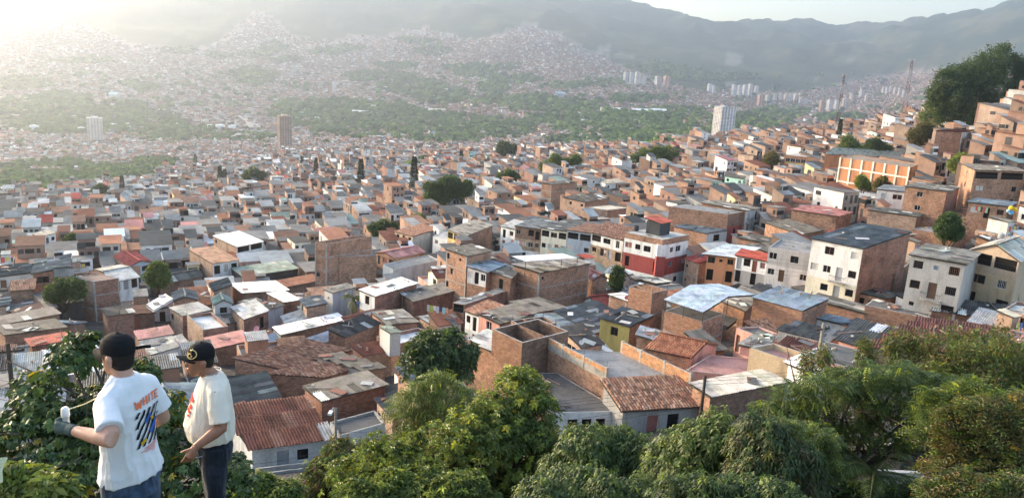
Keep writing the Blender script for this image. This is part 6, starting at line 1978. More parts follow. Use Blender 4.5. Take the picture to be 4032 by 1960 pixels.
def palm(px, py, pyb, D, label):
    c = at(px, py, D); b = at(px + 10, pyb, D); root = empty('palm_tree', b)
    off = b
    mb = MB(); mb.tube([b - UP * 1.5 - off, (b + c) / 2 + np.array([0.2, 0, 0]) - off, c - off], [0.24, 0.2, 0.16], 7); link('trunk', mb.mesh('trunk', ['bark']), root)
    rg = np.random.default_rng(3)
    for k in range(17):
        az = 2.4 * k; el = rg.uniform(-0.3, 0.9); L = rg.uniform(2.4, 3.2)
        d0 = np.array([math.cos(az) * math.cos(el), math.sin(az) * math.cos(el), math.sin(el)])
        mb = MB(); pts = [c + d0 * L * t - UP * (1.5 * t * t) for t in np.linspace(0, 1, 7)]
        mb.tube([p - off for p in pts], [0.04] * 4 + [0.03, 0.02, 0.01], 4, (0.10, 0.11, 0.04))
        for i in range(1, 25):
            t = i / 25; p = c + d0 * L * t - UP * (1.5 * t * t); tg = nrm(d0 * L - UP * 3.0 * t); sd = nrm(np.cross(tg, UP))
            for s in (-1, 1):
                dv = nrm(sd * s + tg * 0.6 - UP * 0.35); l = 0.62 * math.sin(math.pi * (0.12 + 0.82 * t))
                mb.quad([p - off, p + dv * l * 0.5 + tg * 0.035 - off, p + dv * l - UP * 0.12 - off, p + dv * l * 0.5 - tg * 0.035 - off], None, jit(random.choice(GREEN_D + GREEN_M), 0.2))
        link('frond', mb.mesh('frond', ['leaf']), root)
    tag(root, label, 'palm')
palm(1392, 1172, 1236, 128, 'palm tree with arching fronds in front of the narrow grey house')
palm(3440, 1860, 1960, 27, 'dark palm with hanging fronds in the shade below the acacia')

# trees too many to tell apart
def far_trees():
    rg = np.random.default_rng(77)
    P = []
    for gx, gy, rx, ry in GREENS:
        n = int(rx * ry / 24) + 8
        for _ in range(n):
            a, r = rg.uniform(0, 6.283), math.sqrt(rg.random())
            P.append((gx + rx * 1.12 * r * math.cos(a), gy + ry * 1.12 * r * math.sin(a)))
    for _ in range(900):
        P.append((rg.uniform(0, PW), rg.uniform(290, 620)))
    for _ in range(150):
        P.append((rg.uniform(0, 3000), rg.uniform(620, 800)))
    P = np.array(P)
    V0, F0 = [], []
    t = (1 + 5 ** 0.5) / 2
    iv = np.array([(-1, t, 0), (1, t, 0), (-1, -t, 0), (1, -t, 0), (0, -1, t), (0, 1, t), (0, -1, -t), (0, 1, -t), (t, 0, -1), (t, 0, 1), (-t, 0, -1), (-t, 0, 1)]); iv = iv / np.linalg.norm(iv[0])
    fi = [(0,11,5),(0,5,1),(0,1,7),(0,7,10),(0,10,11),(1,5,9),(5,11,4),(11,10,2),(10,7,6),(7,1,8),(3,9,4),(3,4,2),(3,2,6),(3,6,8),(3,8,9),(4,9,5),(2,4,11),(6,2,10),(8,6,7),(9,8,1)]
    vs = [tuple(v) for v in iv]; fs = []; cache = {}
    def mid(a, b):
        k = (min(a, b), max(a, b))
        if k not in cache:
            m = (np.array(vs[a]) + np.array(vs[b])) / 2; vs.append(tuple(m / np.linalg.norm(m))); cache[k] = len(vs) - 1
        return cache[k]
    for a, b, c in fi:
        ab, bc, ca = mid(a, b), mid(b, c), mid(c, a); fs += [(a, ab, ca), (b, bc, ab), (c, ca, bc), (ab, bc, ca)]
    vs = np.array(vs); fs = np.array(fs)
    # ground points by stepping along the rays
    L = np.geomspace(300, 6500, 260)
    R = np.array([ray(*p) for p in P])
    X = R[:, None, :] * L[None, :, None]
    g = X[..., 2] - terrain(X[..., 0].ravel(), X[..., 1].ravel()).reshape(len(P), -1)
    k = np.argmax((g[:, 1:] < 0) & (g[:, :-1] >= 0), axis=1); ok = k > 0
    C = R * L[k][:, None]; C = C[ok]
    m = len(C)
    C = C[C[:, 1] > 620]; m = len(C)
    C[:, 2] = terrain(C[:, 0], C[:, 1])
    r = rg.uniform(4.5, 10, m) * np.clip(C[:, 1] / 1800, 0.75, 1.7)
    nz = rg.uniform(0.7, 1.25, (m, len(vs)))
    S = np.stack([rg.uniform(0.8, 1.3, m), rg.uniform(0.8, 1.3, m), rg.uniform(0.6, 0.95, m)], 1)
    V = C[:, None] + UP * (r * 0.55)[:, None, None] + vs[None] * nz[..., None] * (r[:, None] * S)[:, None]
    F = fs[None] + (np.arange(m) * len(vs))[:, None, None]
    pal = np.array(GREEN_D + GREEN_M[:3]); col = np.repeat(pal[rg.choice(len(pal), m)] * rg.uniform(0.8, 1.3, (m, 1)), len(fs), 0) * rg.uniform(0.7, 1.3, (m * len(fs), 1))
    me = np_mesh('distant_trees', V.reshape(-1, 3), F.reshape(-1, 3), col, ['distant_mix'])
    tag(link('distant_trees', me), kind='stuff')
    print('far trees', m)
far_trees()

# ------------------------------------------------------------------ poles, cables and small things
def pole(px, pyt, pxb, pyb, D, r, label, mat='pole_concrete', arm=True, lamp=False, light=False):
    if D is None: D = hit(pxb, pyb, 0, 60)
    t, b = at(px, pyt, D), at(pxb, pyb, D)
    g = float(terrain(b[0], b[1]))
    d = nrm(t - b) if abs(px - pxb) > 25 else UP
    b2 = t - d * max(1.0, (t[2] - g + 0.4)); off = b2
    root = empty('utility_pole', b2)
    mb = MB(); mb.tube([b2 - off, t - off], [r * 1.25, r * 0.85], 9); link('shaft', mb.mesh('shaft', [mat], smooth=True), root)
    if arm:
        mb = MB(); mb.box(t - d * 0.5 - off, [(0.86, 0.5, 0), (-0.5, 0.86, 0), (0, 0, 1)], (0.8, 0.05, 0.06)); link('crossarm', mb.mesh('crossarm', ['pole_wood']), root)
        for s in (-0.7, -0.3, 0.3, 0.7):
            c = t - d * 0.5 + np.array([0.86, 0.5, 0]) * s - off
            mb = MB(); mb.tube([c + UP * 0.06, c + UP * 0.12, c + UP * 0.2], [0.03, 0.06, 0.04], 7); link('insulator', mb.mesh('insulator', ['dark_frame']), root)
    if lamp:
        c = t - off
        mb = MB(); mb.tube([c, c + np.array([-0.1, -0.3, 0.15]), c + np.array([-0.15, -0.8, 0.1])], 0.035, 6); link('lamp_arm', mb.mesh('lamp_arm', ['steel']), root)
        mb = MB(); mb.box(c + np.array([-0.15, -0.95, 0.06]), [(1, 0, 0), (0, 1, 0), (0, 0, 1)], (0.14, 0.3, 0.07), (0.6, 0.6, 0.58)); link('lamp_head', mb.mesh('lamp_head', ['painted_mixed']), root)
    tag(root, label, 'pole')
    return t
pole(2778, 1478, 2770, 1740, 57, 0.12, 'dark utility pole at the right end of the clay tiled house', 'pole_wood', arm=False)
pole(3244, 1272, 3226, 1432, 62, 0.15, 'slanting grey wooden pole among the rusty roofs at right')
pole(1322, 1605, 1326, 1735, 56, 0.11, 'short street lamp post beside the rust red roof', 'pole_concrete', arm=False, lamp=True)
pole(30, 1352, 52, 1560, 45, 0.14, 'dark pole with tangled wires at the left edge', 'pole_wood')
pole(2557, 926, 2546, 1086, None, 0.14, 'brown pole with yellow bands in front of the red corner house', 'pole_wood')
pole(2719, 1019, 2713, 1124, None, 0.13, 'pale grey pole standing in the street by the red corner house', 'pole_concrete')
pole(2047, 869, 2044, 984, None, 0.13, 'pole in front of the lattice row house', 'pole_wood')
pole(3537, 1003, 3523, 1150, None, 0.13, 'concrete pole left of the grey rendered house, left of two', 'pole_concrete')
pole(3571, 1066, 3558, 1166, None, 0.13, 'darker concrete pole left of the grey rendered house, right of two', 'pole_wood')
pole(1786, 1240, 1785, 1316, None, 0.12, 'pole in the lane below the washing line', 'pole_wood', arm=False)
pole(2841, 892, 2840, 976, None, 0.13, 'pole behind the red corner house beside the glazed balcony', 'pole_concrete')
pole(2838, 1026, 2833, 1112, None, 0.12, 'thin pole before the orange brown corner house', 'pole_wood', arm=False)
pole(1597, 895, 1600, 975, None, 0.12, 'pole in front of the cream tiled house', 'pole_wood')
pole(1727, 825, 1730, 865, None, 0.12, 'thin pole among roofs above the yellow house', 'pole_wood', arm=False)
pole(2220, 648, 2222, 690, None, 0.16, 'far floodlight pole in the tree clump right of centre', 'pole_concrete', arm=False)
pole(1373, 600, 1374, 690, None, 0.25, 'thin reddish mast rising from the roofs left of the pines', 'pole_wood', arm=False)
pole(2573, 545, 2571, 575, None, 0.5, 'small far mast at the edge of the valley', 'pole_concrete', arm=False)
pole(1878, 532, 1878, 568, None, 0.5, 'white far mast at the edge of the valley trees', 'pole_concrete', arm=False)

def cable(pts, label, r=0.011, sag=0.6, group='black cables strung across the view'):
    P = [at(x, y, d) for x, y, d in pts]
    path = []
    for a, b in zip(P[:-1], P[1:]):
        for k in range(14):
            t = k / 14; path.append(a + (b - a) * t - UP * sag * 4 * t * (1 - t))
    path.append(P[-1])
    off = path[0]
    mb = MB(); mb.tube([p - off for p in path], r, 5)
    o = link('power_cable', mb.mesh('power_cable', ['cable_black'], smooth=True)); o.location = tuple(off)
    tag(o, label, 'cable', group)
ORD4 = ['topmost', 'second from top', 'third from top', 'fourth from top', 'lowest']
ca = 'black power cable sweeping from the left edge past the lamp post to the tiled house pole'
for k, dy in enumerate((0, 14, 30, 52)):
    cable([(-150, 1478 + dy, 44), (640, 1545 + dy, 50), (1322, 1618 + dy * 0.5, 56), (2778, 1490 + dy, 57)], ORD4[k] + ' of the long cables from the left edge to the tiled house pole', sag=0.8)
for k, dy in enumerate((0, 12, 26)):
    cable([(2778, 1488 + dy, 57), (4200, 1318 + dy * 1.4, 64)], ORD4[k] + ' of the cables from the tiled house pole to the right edge', sag=0.5)
for k, dy in enumerate((60, 86)):
    cable([(1322, 1640 + dy, 56), (2778, 1500 + dy, 57)], ['upper', 'lower'][k] + ' black cable crossing in front of the stained slab house', sag=0.9)
for k, dy in enumerate((0, 22, 44)):
    cable([(900, 1830 + dy, 55), (1326, 1752 + dy, 56), (1800, 1700 + dy, 57)], ORD4[k] + ' of three cables drooping across the rust red roof house', sag=0.4)
for k, dy in enumerate((0, 16, 44, 60)):
    cable([(3000, 1010 + dy, 130), (3537, 1040 + dy, 114), (4200, 1100 + dy, 100)], ORD4[k] + ' of thin cables strung along the tall white and grey houses', r=0.014, sag=0.5)
for k in range(5):
    cable([(-100, 1440 + 30 * k, 43), (42, 1500 + 12 * (k % 3), 45), (330, 1480 + 34 * k, 47)], ORD4[k] + ' of tangled wires radiating from the pole at the left edge', r=0.009, sag=0.25)

def span(a, b, label, n=3):
    for k in range(n):
        cable([(a[0], a[1] + 7 * k, a[2]), (b[0], b[1] + 7 * k, b[2])], ORD4[k] + ' ' + label, r=0.014, sag=0.7, group='street cables between the houses')
def _d(px, py): return hit(px, py, 0, 60)
_P = {'lat': (2047, 880, _d(2044, 984)), 'red': (2557, 938, _d(2546, 1086)), 'grey': (2719, 1028, _d(2713, 1124)), 'bal': (2841, 902, _d(2840, 976)), 'thin': (2838, 1034, _d(2833, 1112)), 'con': (3537, 1012, _d(3523, 1150)), 'lane': (1786, 1250, _d(1785, 1316)), 'tile': (1600, 905, _d(1600, 975))}
span(_P['lat'], _P['red'], 'of cables from the lattice row house pole to the banded pole')
span(_P['red'], _P['bal'], 'of cables behind the red corner house')
span(_P['red'], _P['grey'], 'of cables over the street by the red corner house')
span(_P['thin'], _P['con'], 'of cables along the white row houses at right')
span(_P['tile'], _P['lat'], 'of cables above the brick tower house', 2)
span(_P['lane'], (2330, 1290, 92), 'of cables over the dark roof behind the unfinished walls', 2)
def washing(pts, n, D, label, cols):
    a, b = at(*pts[0], D), at(*pts[1], D); off = a
    root = empty('washing_line', a)
    mb = MB(); mb.tube([a - off, (a + b) / 2 - UP * 0.08 - off, b - off], 0.01, 4); link('line', mb.mesh('line', ['cable_black']), root)
    t = nrm(b - a); L = np.linalg.norm(b - a); nn = nrm(np.cross(t, UP))
    for k in range(n):
        c = a + t * L * (k + 0.5) / n - off; w = L / n * 0.44; h = random.uniform(0.7, 1.1)
        mb = MB()
        for i in range(4):
            x0, x1 = -w + 2 * w * i / 4, -w + 2 * w * (i + 1) / 4
            f0, f1 = 0.05 * math.sin(i * 2.1 + k), 0.05 * math.sin((i + 1) * 2.1 + k)
            mb.quad([c + t * x0 - UP * 0.02, c + t * x1 - UP * 0.02, c + t * x1 - UP * h + nn * f1, c + t * x0 - UP * h + nn * f0])
        link('garment', mb.mesh('garment', ['painted']), root, None, cols[k % len(cols)])
    tag(root, label, 'washing line')
washing([(1681, 1198), (1766, 1212)], 7, 116, 'line of coloured washing hung above the roof left of the long brick wall', [(0.5,0.52,0.45),(0.45,0.5,0.1),(0.7,0.7,0.68),(0.6,0.58,0.62),(0.05,0.06,0.10),(0.3,0.55,0.7),(0.65,0.42,0.25)])
washing([(2000, 938), (2058, 950)], 5, 176, 'small washing hung on the lattice row house', [(0.7,0.7,0.7),(0.6,0.3,0.25),(0.75,0.74,0.7)])
washing([(3842, 812), (3892, 818)], 5, 140, 'washing hung on the upper brick house at the right', [(0.65,0.08,0.1),(0.4,0.6,0.3),(0.05,0.05,0.06)])

def truck_body():
    D = hit(2340, 1136, 0, 60); c = at(2340, 1136, D); root = empty('truck_body', c)
    e1 = np.array([0.9, 0.44, 0]); e2 = np.array([-0.44, 0.9, 0])
    mb = MB(); mb.box((0, 0, 1.3), [e1, e2, UP], (0.85, 1.7, 0.95), (0.72, 0.73, 0.74)); link('box', mb.mesh('box', ['painted_mixed']), root)
    for s in (-1, 1):
        mb = MB(); mb.box(e1 * 0.42 * s - e2 * 1.73 + UP * 1.3, [e1, e2, UP], (0.40, 0.03, 0.88), (0.78, 0.78, 0.78)); d = link('door', mb.mesh('door', ['painted_mixed']), root)
        mb = MB(); mb.box(e1 * 0.08 * s - e2 * 1.78 + UP * 1.3, [e1, e2, UP], (0.02, 0.02, 0.6), (0.3, 0.3, 0.3)); link('latch_bar', mb.mesh('latch_bar', ['painted_mixed']), d)
        for q in (-1.1, 1.0):
            mb = MB(); mb.tube([e1 * 0.72 * s + e2 * q - e1 * 0.1 + UP * 0.12, e1 * 0.72 * s + e2 * q + e1 * 0.1 + UP * 0.12], 0.32, 10, (0.02, 0.02, 0.02)); link('wheel', mb.mesh('wheel', ['painted_mixed']), root)
    tag(root, 'white box truck body parked beside the big brick block', 'truck body')
truck_body()
def dish(px, py, D, colr, label, r=0.42):
    c = at(px, py, D); root = empty('satellite_dish', c)
    mb = MB(); n = nrm(np.array([-0.2, -0.8, 0.55])); a = nrm(np.cross(n, UP)); b = np.cross(a, n)
    for i in range(12):
        t0, t1 = 2 * math.pi * i / 12, 2 * math.pi * (i + 1) / 12
        q = lambda t, k: (a * math.cos(t) + b * math.sin(t)) * r * k + n * (0.12 * k * k)
        mb.quad([q(t0, 0.5), q(t1, 0.5), q(t1, 1), q(t0, 1)], None, colr); mb.quad([np.zeros(3), q(t0, 0.5), q(t1, 0.5)], None, colr)
    link('reflector', mb.mesh('reflector', ['painted_mixed']), root)
    mb = MB(); mb.tube([(0, 0, 0), n * 0.4 - UP * 0.1], 0.02, 4, (0.2, 0.2, 0.2)); link('feed_arm', mb.mesh('feed_arm', ['painted_mixed']), root)
    tag(root, label, 'satellite dish')
dish(1011, 1294, 104, (0.55, 0.25, 0.28), 'pink satellite dish on the brick room right of the terrace')
dish(2934, 854, 188, (0.65, 0.15, 0.2), 'red satellite dish on the corner of the pale blue balconies', 0.6)
def debris():
    mb = MB()
    for hs in HOUSES:
        if hs.root.name == 'white_house' or hs.dist > 175 or hs.roof not in ('shed', 'flat') or 'tile' in hs.kind or 'terrace' in hs.root.name or random.random() < 0.3: continue
        a, b = hs.R - hs.K, hs.L - hs.K
        n = nrm(np.cross(a, b)); n = n if n[2] > 0 else -n
        up = 0.24 if hs.roof == 'shed' else 0.06
        for q in range(random.randint(2, 8)):
            c = hs.K + a * random.uniform(0.06, 0.94) + b * random.uniform(0.06, 0.94) + n * up
            t = random.random(); th = random.uniform(0, 3.14)
            e = nrm(a) * math.cos(th) + nrm(b) * math.sin(th); e = nrm(e); f = np.cross(n, e)
            if t < 0.4: hsz, col = (random.uniform(0.4, 1.3), 0.06, 0.03), random.choice([(0.25, 0.19, 0.14), (0.35, 0.3, 0.25), (0.16, 0.12, 0.09)])
            elif t < 0.72: hsz, col = (random.uniform(0.1, 0.2), 0.1, 0.08), random.choice([(0.34, 0.17, 0.11), (0.3, 0.3, 0.28), (0.4, 0.38, 0.35)])
            else: hsz, col = (random.uniform(0.5, 1.0), random.uniform(0.3, 0.5), 0.012), random.choice(ROOFC['light'] + ROOFC['rust'] + ROOFC['dark'])
            mb.box(c + n * hsz[2], [e, f, n], hsz, jit(col, 0.2))
    tag(link('roof_debris', mb.mesh('roof_debris', ['painted_mixed'])), kind='stuff')
debris()
def tanks():
    for hs, q in TANKS[:26]:
        e1_, e2_ = nrm(hs.R - hs.K), nrm(hs.L - hs.K); a_, b_ = np.linalg.norm(hs.R - hs.K), np.linalg.norm(hs.L - hs.K)
        c = hs.K + e1_ * a_ * (0.25 + 0.5 * q) + e2_ * b_ * 0.6
        root = empty('water_tank', c)
        nm, colr = [('black', (0.03, 0.03, 0.035)), ('blue', (0.08, 0.20, 0.42)), ('grey', (0.4, 0.4, 0.4))][int(q * 29) % 3]
        mb = MB(); mb.tube([(0, 0, 0.05), (0, 0, 0.85), (0, 0, 1.0)], [0.5, 0.55, 0.42], 12, colr); link('barrel', mb.mesh('barrel', ['painted_mixed']), root)
        mb = MB(); mb.tube([(0, 0, 1.0), (0, 0, 1.1)], [0.3, 0.26], 10, colr); link('lid', mb.mesh('lid', ['painted_mixed']), root)
        tag(root, None, 'water tank', 'water tanks on flat roofs')
        px, py, _ = project(c); EXTRA.append((root, nm + ' water tank on a flat roof', float(px), float(py)))
EXTRA = []
def roof_life():
    fl = [h for h in HOUSES if hasattr(h, 'attr') and h.dist < 190]
    for k, hs in enumerate(fl[::7][:20]):
        c = hs.K + UP * 0.55; root = empty('satellite_dish', c)
        n = nrm(np.array([-0.3, -0.75, 0.6])); a = nrm(np.cross(n, UP)); b = np.cross(a, n); r = random.uniform(0.28, 0.4)
        colr = random.choice([(0.5, 0.5, 0.5), (0.6, 0.6, 0.58), (0.35, 0.12, 0.13)])
        mb = MB()
        for i in range(10):
            t0, t1 = 2 * math.pi * i / 10, 2 * math.pi * (i + 1) / 10
            q = lambda t, s: (a * math.cos(t) + b * math.sin(t)) * r * s + n * (0.1 * s * s)
            mb.quad([q(t0, 0.5), q(t1, 0.5), q(t1, 1), q(t0, 1)], None, colr); mb.quad([np.zeros(3), q(t0, 0.5), q(t1, 0.5)], None, colr)
        link('reflector', mb.mesh('reflector', ['painted_mixed']), root)
        mb = MB(); mb.tube([(0, 0, -0.6), (0, 0, 0)], 0.025, 5, (0.2, 0.2, 0.2)); link('mount', mb.mesh('mount', ['painted_mixed']), root)
        tag(root, None, 'satellite dish', 'satellite dishes on house corners')
        px, py, _ = project(c); EXTRA.append((root, ('reddish' if colr[0] < 0.4 else 'pale') + ' satellite dish on a house corner', float(px), float(py)))
    for k, hs in enumerate([h for h in HOUSES if h.roof == 'flat' and h.dist < 200 and hasattr(h, 'attr')][1::3][:10]):
        a = hs.K + (hs.R - hs.K) * 0.15 + (hs.L - hs.K) * 0.4 + UP * 1.9; b = a + (hs.R - hs.K) * 0.7
        root = empty('washing_line', a - UP * 1.9); off = a - UP * 1.9
        for p in (a, b):
            mb = MB(); mb.tube([p - UP * 1.9 - off, p - off], 0.03, 5); link('post', mb.mesh('post', ['steel']), root)
        mb = MB(); mb.tube([a - off, (a + b) / 2 - UP * 0.1 - off, b - off], 0.01, 4); link('line', mb.mesh('line', ['cable_black']), root)
        t = nrm(b - a); L = np.linalg.norm(b - a); nn = nrm(np.cross(t, UP)); n = max(3, int(L / 0.75))
        names = []
        for q in range(n):
            nm, colr = random.choice([('white', (0.72, 0.72, 0.70)), ('blue', (0.12, 0.2, 0.42)), ('red', (0.5, 0.08, 0.08)), ('grey', (0.3, 0.3, 0.32)), ('yellow', (0.6, 0.48, 0.12)), ('green', (0.15, 0.32, 0.2))])
            if nm not in names: names.append(nm)
            c = a + t * L * (q + 0.5) / n - off - UP * 0.06; w = L / n * 0.42; h = random.uniform(0.6, 1.1)
            mb = MB()
            for i in range(3):
                x0, x1 = -w + 2 * w * i / 3, -w + 2 * w * (i + 1) / 3
                mb.quad([c + t * x0, c + t * x1, c + t * x1 - UP * h + nn * 0.05 * math.sin(i + 1 + q), c + t * x0 - UP * h + nn * 0.05 * math.sin(i + q)])
            link('garment', mb.mesh('garment', ['painted']), root, None, colr)
        tag(root, None, 'washing line', 'washing lines on flat roofs')
        px, py, _ = project(a); EXTRA.append((root, 'washing line with ' + ' and '.join(names[:2]) + ' clothes', float(px), float(py)))
roof_life()
tanks()
def balloons():
    c = at(3980, 826, 136); root = empty('balloon_bunch', c)
    for (x, z, r, colr) in [(0, 0.3, 0.42, (0.75, 0.48, 0.03)), (0.75, 0.1, 0.40, (0.75, 0.48, 0.03)), (0.2, -0.5, 0.40, (0.15, 0.4, 0.7)), (-0.4, -0.2, 0.3, (0.3, 0.55, 0.75))]:
        me = bpy.data.meshes.new('balloon'); import bmesh
        bm = bmesh.new(); bmesh.ops.create_uvsphere(bm, u_segments=12, v_segments=8, radius=r); bm.to_mesh(me); bm.free()
        me.materials.append(MATS['painted']); me.polygons.foreach_set('use_smooth', [True] * len(me.polygons))
        link('balloon', me, root, Matrix.Translation((x, 0, z)), colr)
    tag(root, 'bunch of yellow and blue balloons on the corner of a brick house at right', 'balloons')
balloons()
def graffiti_wall():
    D = 33
    a, b = at(3440, 1945, D), at(3725, 1945, D); off = a
    t = nrm((b - a) * np.array([1, 1, 0])); L = 3.3; n = np.array([t[1], -t[0], 0])
    root = empty('boundary_wall', a - UP * 1.0)
    off = a - UP * 1.0
    mb = MB(); mb.box(a + t * L / 2 + UP * 0.0 - off, [t, n, UP], (L / 2, 0.1, 1.15), (0.42, 0.42, 0.41)); link('wall', mb.mesh('wall', ['plaster']), root)
    mb = MB()
    for cx, cz, r in ((1.9, 0.62, 0.33), (1.75, 0.5, 0.2), (2.4, 0.45, 0.42), (1.5, 0.15, 0.42)):
        pts = [a + t * (cx + r * math.cos(q)) + UP * (cz + r * 0.8 * math.sin(q)) + n * 0.11 - off for q in np.linspace(0.2, 5.8, 16)]
        for p0, p1 in zip(pts[:-1], pts[1:]):
            d = nrm(p1 - p0); w = nrm(np.cross(d, n)) * 0.045
            mb.quad([p0 - w, p1 - w, p1 + w, p0 + w], None, (0.30, 0.05, 0.04))
    link('graffiti', mb.mesh('graffiti', ['painted_mixed']), root)
    tag(root, 'grey wall sprayed with red graffiti loops in the shade under the acacia', 'wall')
    h = house('shed', at(3560, 1755, 38), at(3330, 1770, 40), at(3760, 1740, 43), D='w', h=3.2, roof='shed', kind='white', wL='d', wR='d', label='shed with a white roof glimpsed under the acacia', cat='shed', key=False)
    HOUSES.append(h)
graffiti_wall()
def roof_plants():
    for k, (px, py) in enumerate([(1395,1034),(1412,1026),(1432,1032),(1450,1038),(1468,1030),(1380,1040)]):
        h = 7.0
        root, bl, off = tree('potted_plant', ['leafy plant at the left on the planted brick terrace', 'tall pale leaved plant on the planted brick terrace'][k % 2] , [(px, py, 9), (px + 3, py - 9, 7)], 178, 90, 0.45, 0.4, GREEN_M + GREEN_L, 'scatter', 5, group='plants on the brick terrace', r0=0.05, cat='plant', forks=0)
roof_plants()
# ------------------------------------------------------------------ the two men
mat_simple('skin_fair', (0.50, 0.28, 0.20), 0.5, 0.35, nz=0.08, scale=12)
mat_simple('skin_tan', (0.28, 0.135, 0.085), 0.5, 0.35, nz=0.08, scale=12)
mat_simple('cap_black', (0.012, 0.012, 0.014), 0.85, 0.15, nz=0.2, scale=60)
mat_simple('hair_dark', (0.018, 0.013, 0.011), 0.7, 0.3, nz=0.4, scale=80)
mat_simple('gold_thread', (0.75, 0.56, 0.25), 0.4, 0.5, 0.5)
mat_simple('glove_grey', (0.055, 0.085, 0.085), 0.8, 0.2, nz=0.35, scale=40)
mat_simple('silver_chain', (0.55, 0.55, 0.55), 0.3, 0.5, 0.8)
mat_simple('eye_dark', (0.02, 0.012, 0.01), 0.2, 0.5)
mat_simple('lip', (0.26, 0.10, 0.085), 0.45, 0.35)
mat_simple('shoe', (0.5, 0.5, 0.5), 0.6, 0.3)
def mat_cloth(name, col, tone=0.06, denim=False):
    m, nt, b = nodes_of(name)
    v = nt.nodes.new('ShaderNodeTexCoord').outputs['Object']
    if denim:
        c = ramp(nt, noise(nt, 7, 5, v, 0.7), [(0.3, tuple(x * 0.55 for x in col)), (0.52, col), (0.72, tuple(min(1, x * 2.2) for x in col))])
    else:
        c = mixc(nt, 1.0, col, ramp(nt, noise(nt, 5, 4, v), [(0.3, 1 - tone), (0.7, 1.0)]), 'MULTIPLY')
    nt.links.new(c, b.inputs['Base Color'])
    b.inputs['Roughness'].default_value = 0.92; b.inputs['Specular IOR Level'].default_value = 0.1
    b.inputs['Sheen Weight'].default_value = 0.15
    bump(nt, b, noise(nt, 4.5, 4, v, 0.6), 0.7, 0.025)
mat_cloth('cotton_white', (0.76, 0.77, 0.80))
mat_cloth('cotton_cream', (0.72, 0.66, 0.57))
mat_cloth('denim_mid', (0.04, 0.065, 0.11), denim=True)
mat_cloth('denim_dark', (0.012, 0.017, 0.028), denim=True)
mat_simple('print_orange', (0.85, 0.20, 0.09), 0.8, 0.1)
mat_simple('print_black', (0.015, 0.015, 0.018), 0.8, 0.1)
mat_simple('print_blue', (0.05, 0.13, 0.45), 0.8, 0.1)
mat_simple('print_yellow', (0.62, 0.36, 0.03), 0.8, 0.1)
mat_simple('print_red', (0.50, 0.05, 0.04), 0.8, 0.1)
mat_simple('print_pink', (0.75, 0.25, 0.22), 0.8, 0.1)

HW = 0.93
class Solid:
    """closed loose shapes, fused into one skin by a voxel remesh"""
    def __init__(self): self.mb = MB()
    def rings(self, rg, n=26):
        V = []
        for (x, y, z, rx, ry, *p) in rg:
            e = p[0] if p else 2.0
            for k in range(n):
                t = 2 * math.pi * k / n; c, s = math.cos(t), math.sin(t)
                V.append((x + rx * math.copysign(abs(c) ** (2 / e), c), y + ry * math.copysign(abs(s) ** (2 / e), s), z))
        mb = self.mb; i0 = len(mb.v); mb.v += V
        def face(f):
            mb.f.append(f); mb.uv += [(0, 0)] * len(f); mb.c += [(1, 1, 1, 1)] * len(f); mb.m.append(0)
        up = rg[-1][2] > rg[0][2]
        for i in range(len(rg) - 1):
            for k in range(n):
                k2 = (k + 1) % n; a, b, c, d = i0 + i * n + k, i0 + i * n + k2, i0 + (i + 1) * n + k2, i0 + (i + 1) * n + k
                face((a, b, c, d) if up else (d, c, b, a))
        bot = [i0 + k for k in range(n)]; top = [i0 + (len(rg) - 1) * n + k for k in range(n)]
        face(tuple(reversed(bot)) if up else tuple(bot)); face(tuple(top) if up else tuple(reversed(top)))
    def ell(self, c, r, n=18, M=None):
        rg = []
        V = []
        for i in range(1, n // 2):
            ph = -math.pi / 2 + math.pi * i / (n // 2)
            rg.append((c[0], c[1], c[2] + r[2] * math.sin(ph), r[0] * math.cos(ph), r[1] * math.cos(ph)))
        self.rings(rg, n)
    def tube(self, path, rad, n=14):
        self.mb.tube(path, rad, n)
    def fuse(self, name, voxel, mat, root, smooth=4, disp=None):
        me = self.mb.mesh(name + '_raw', [mat])
        o = bpy.data.objects.new('tmp', me); COL.objects.link(o)
        md = o.modifiers.new('r', 'REMESH'); md.mode = 'VOXEL'; md.voxel_size = voxel; md.use_smooth_shade = True
        sm = o.modifiers.new('s', 'SMOOTH'); sm.factor = 0.6; sm.iterations = smooth
        dg = bpy.context.evaluated_depsgraph_get()
        m2 = bpy.data.meshes.new_from_object(o.evaluated_get(dg))
        bpy.data.objects.remove(o)
        m2.name = name
        m2.materials.clear(); m2.materials.append(MATS[mat])
        if disp:
            n = len(m2.vertices); co = np.empty(n * 3); no = np.empty(n * 3)
            m2.vertices.foreach_get('co', co); m2.vertices.foreach_get('normal', no)
            co = co.reshape(-1, 3); no = no.reshape(-1, 3)
            co = co + no * disp(co)[:, None]
            m2.vertices.foreach_set('co', co.ravel())
        m2.polygons.foreach_set('use_smooth', [True] * len(m2.polygons))
        m2.update()
        return link(name, m2, root)

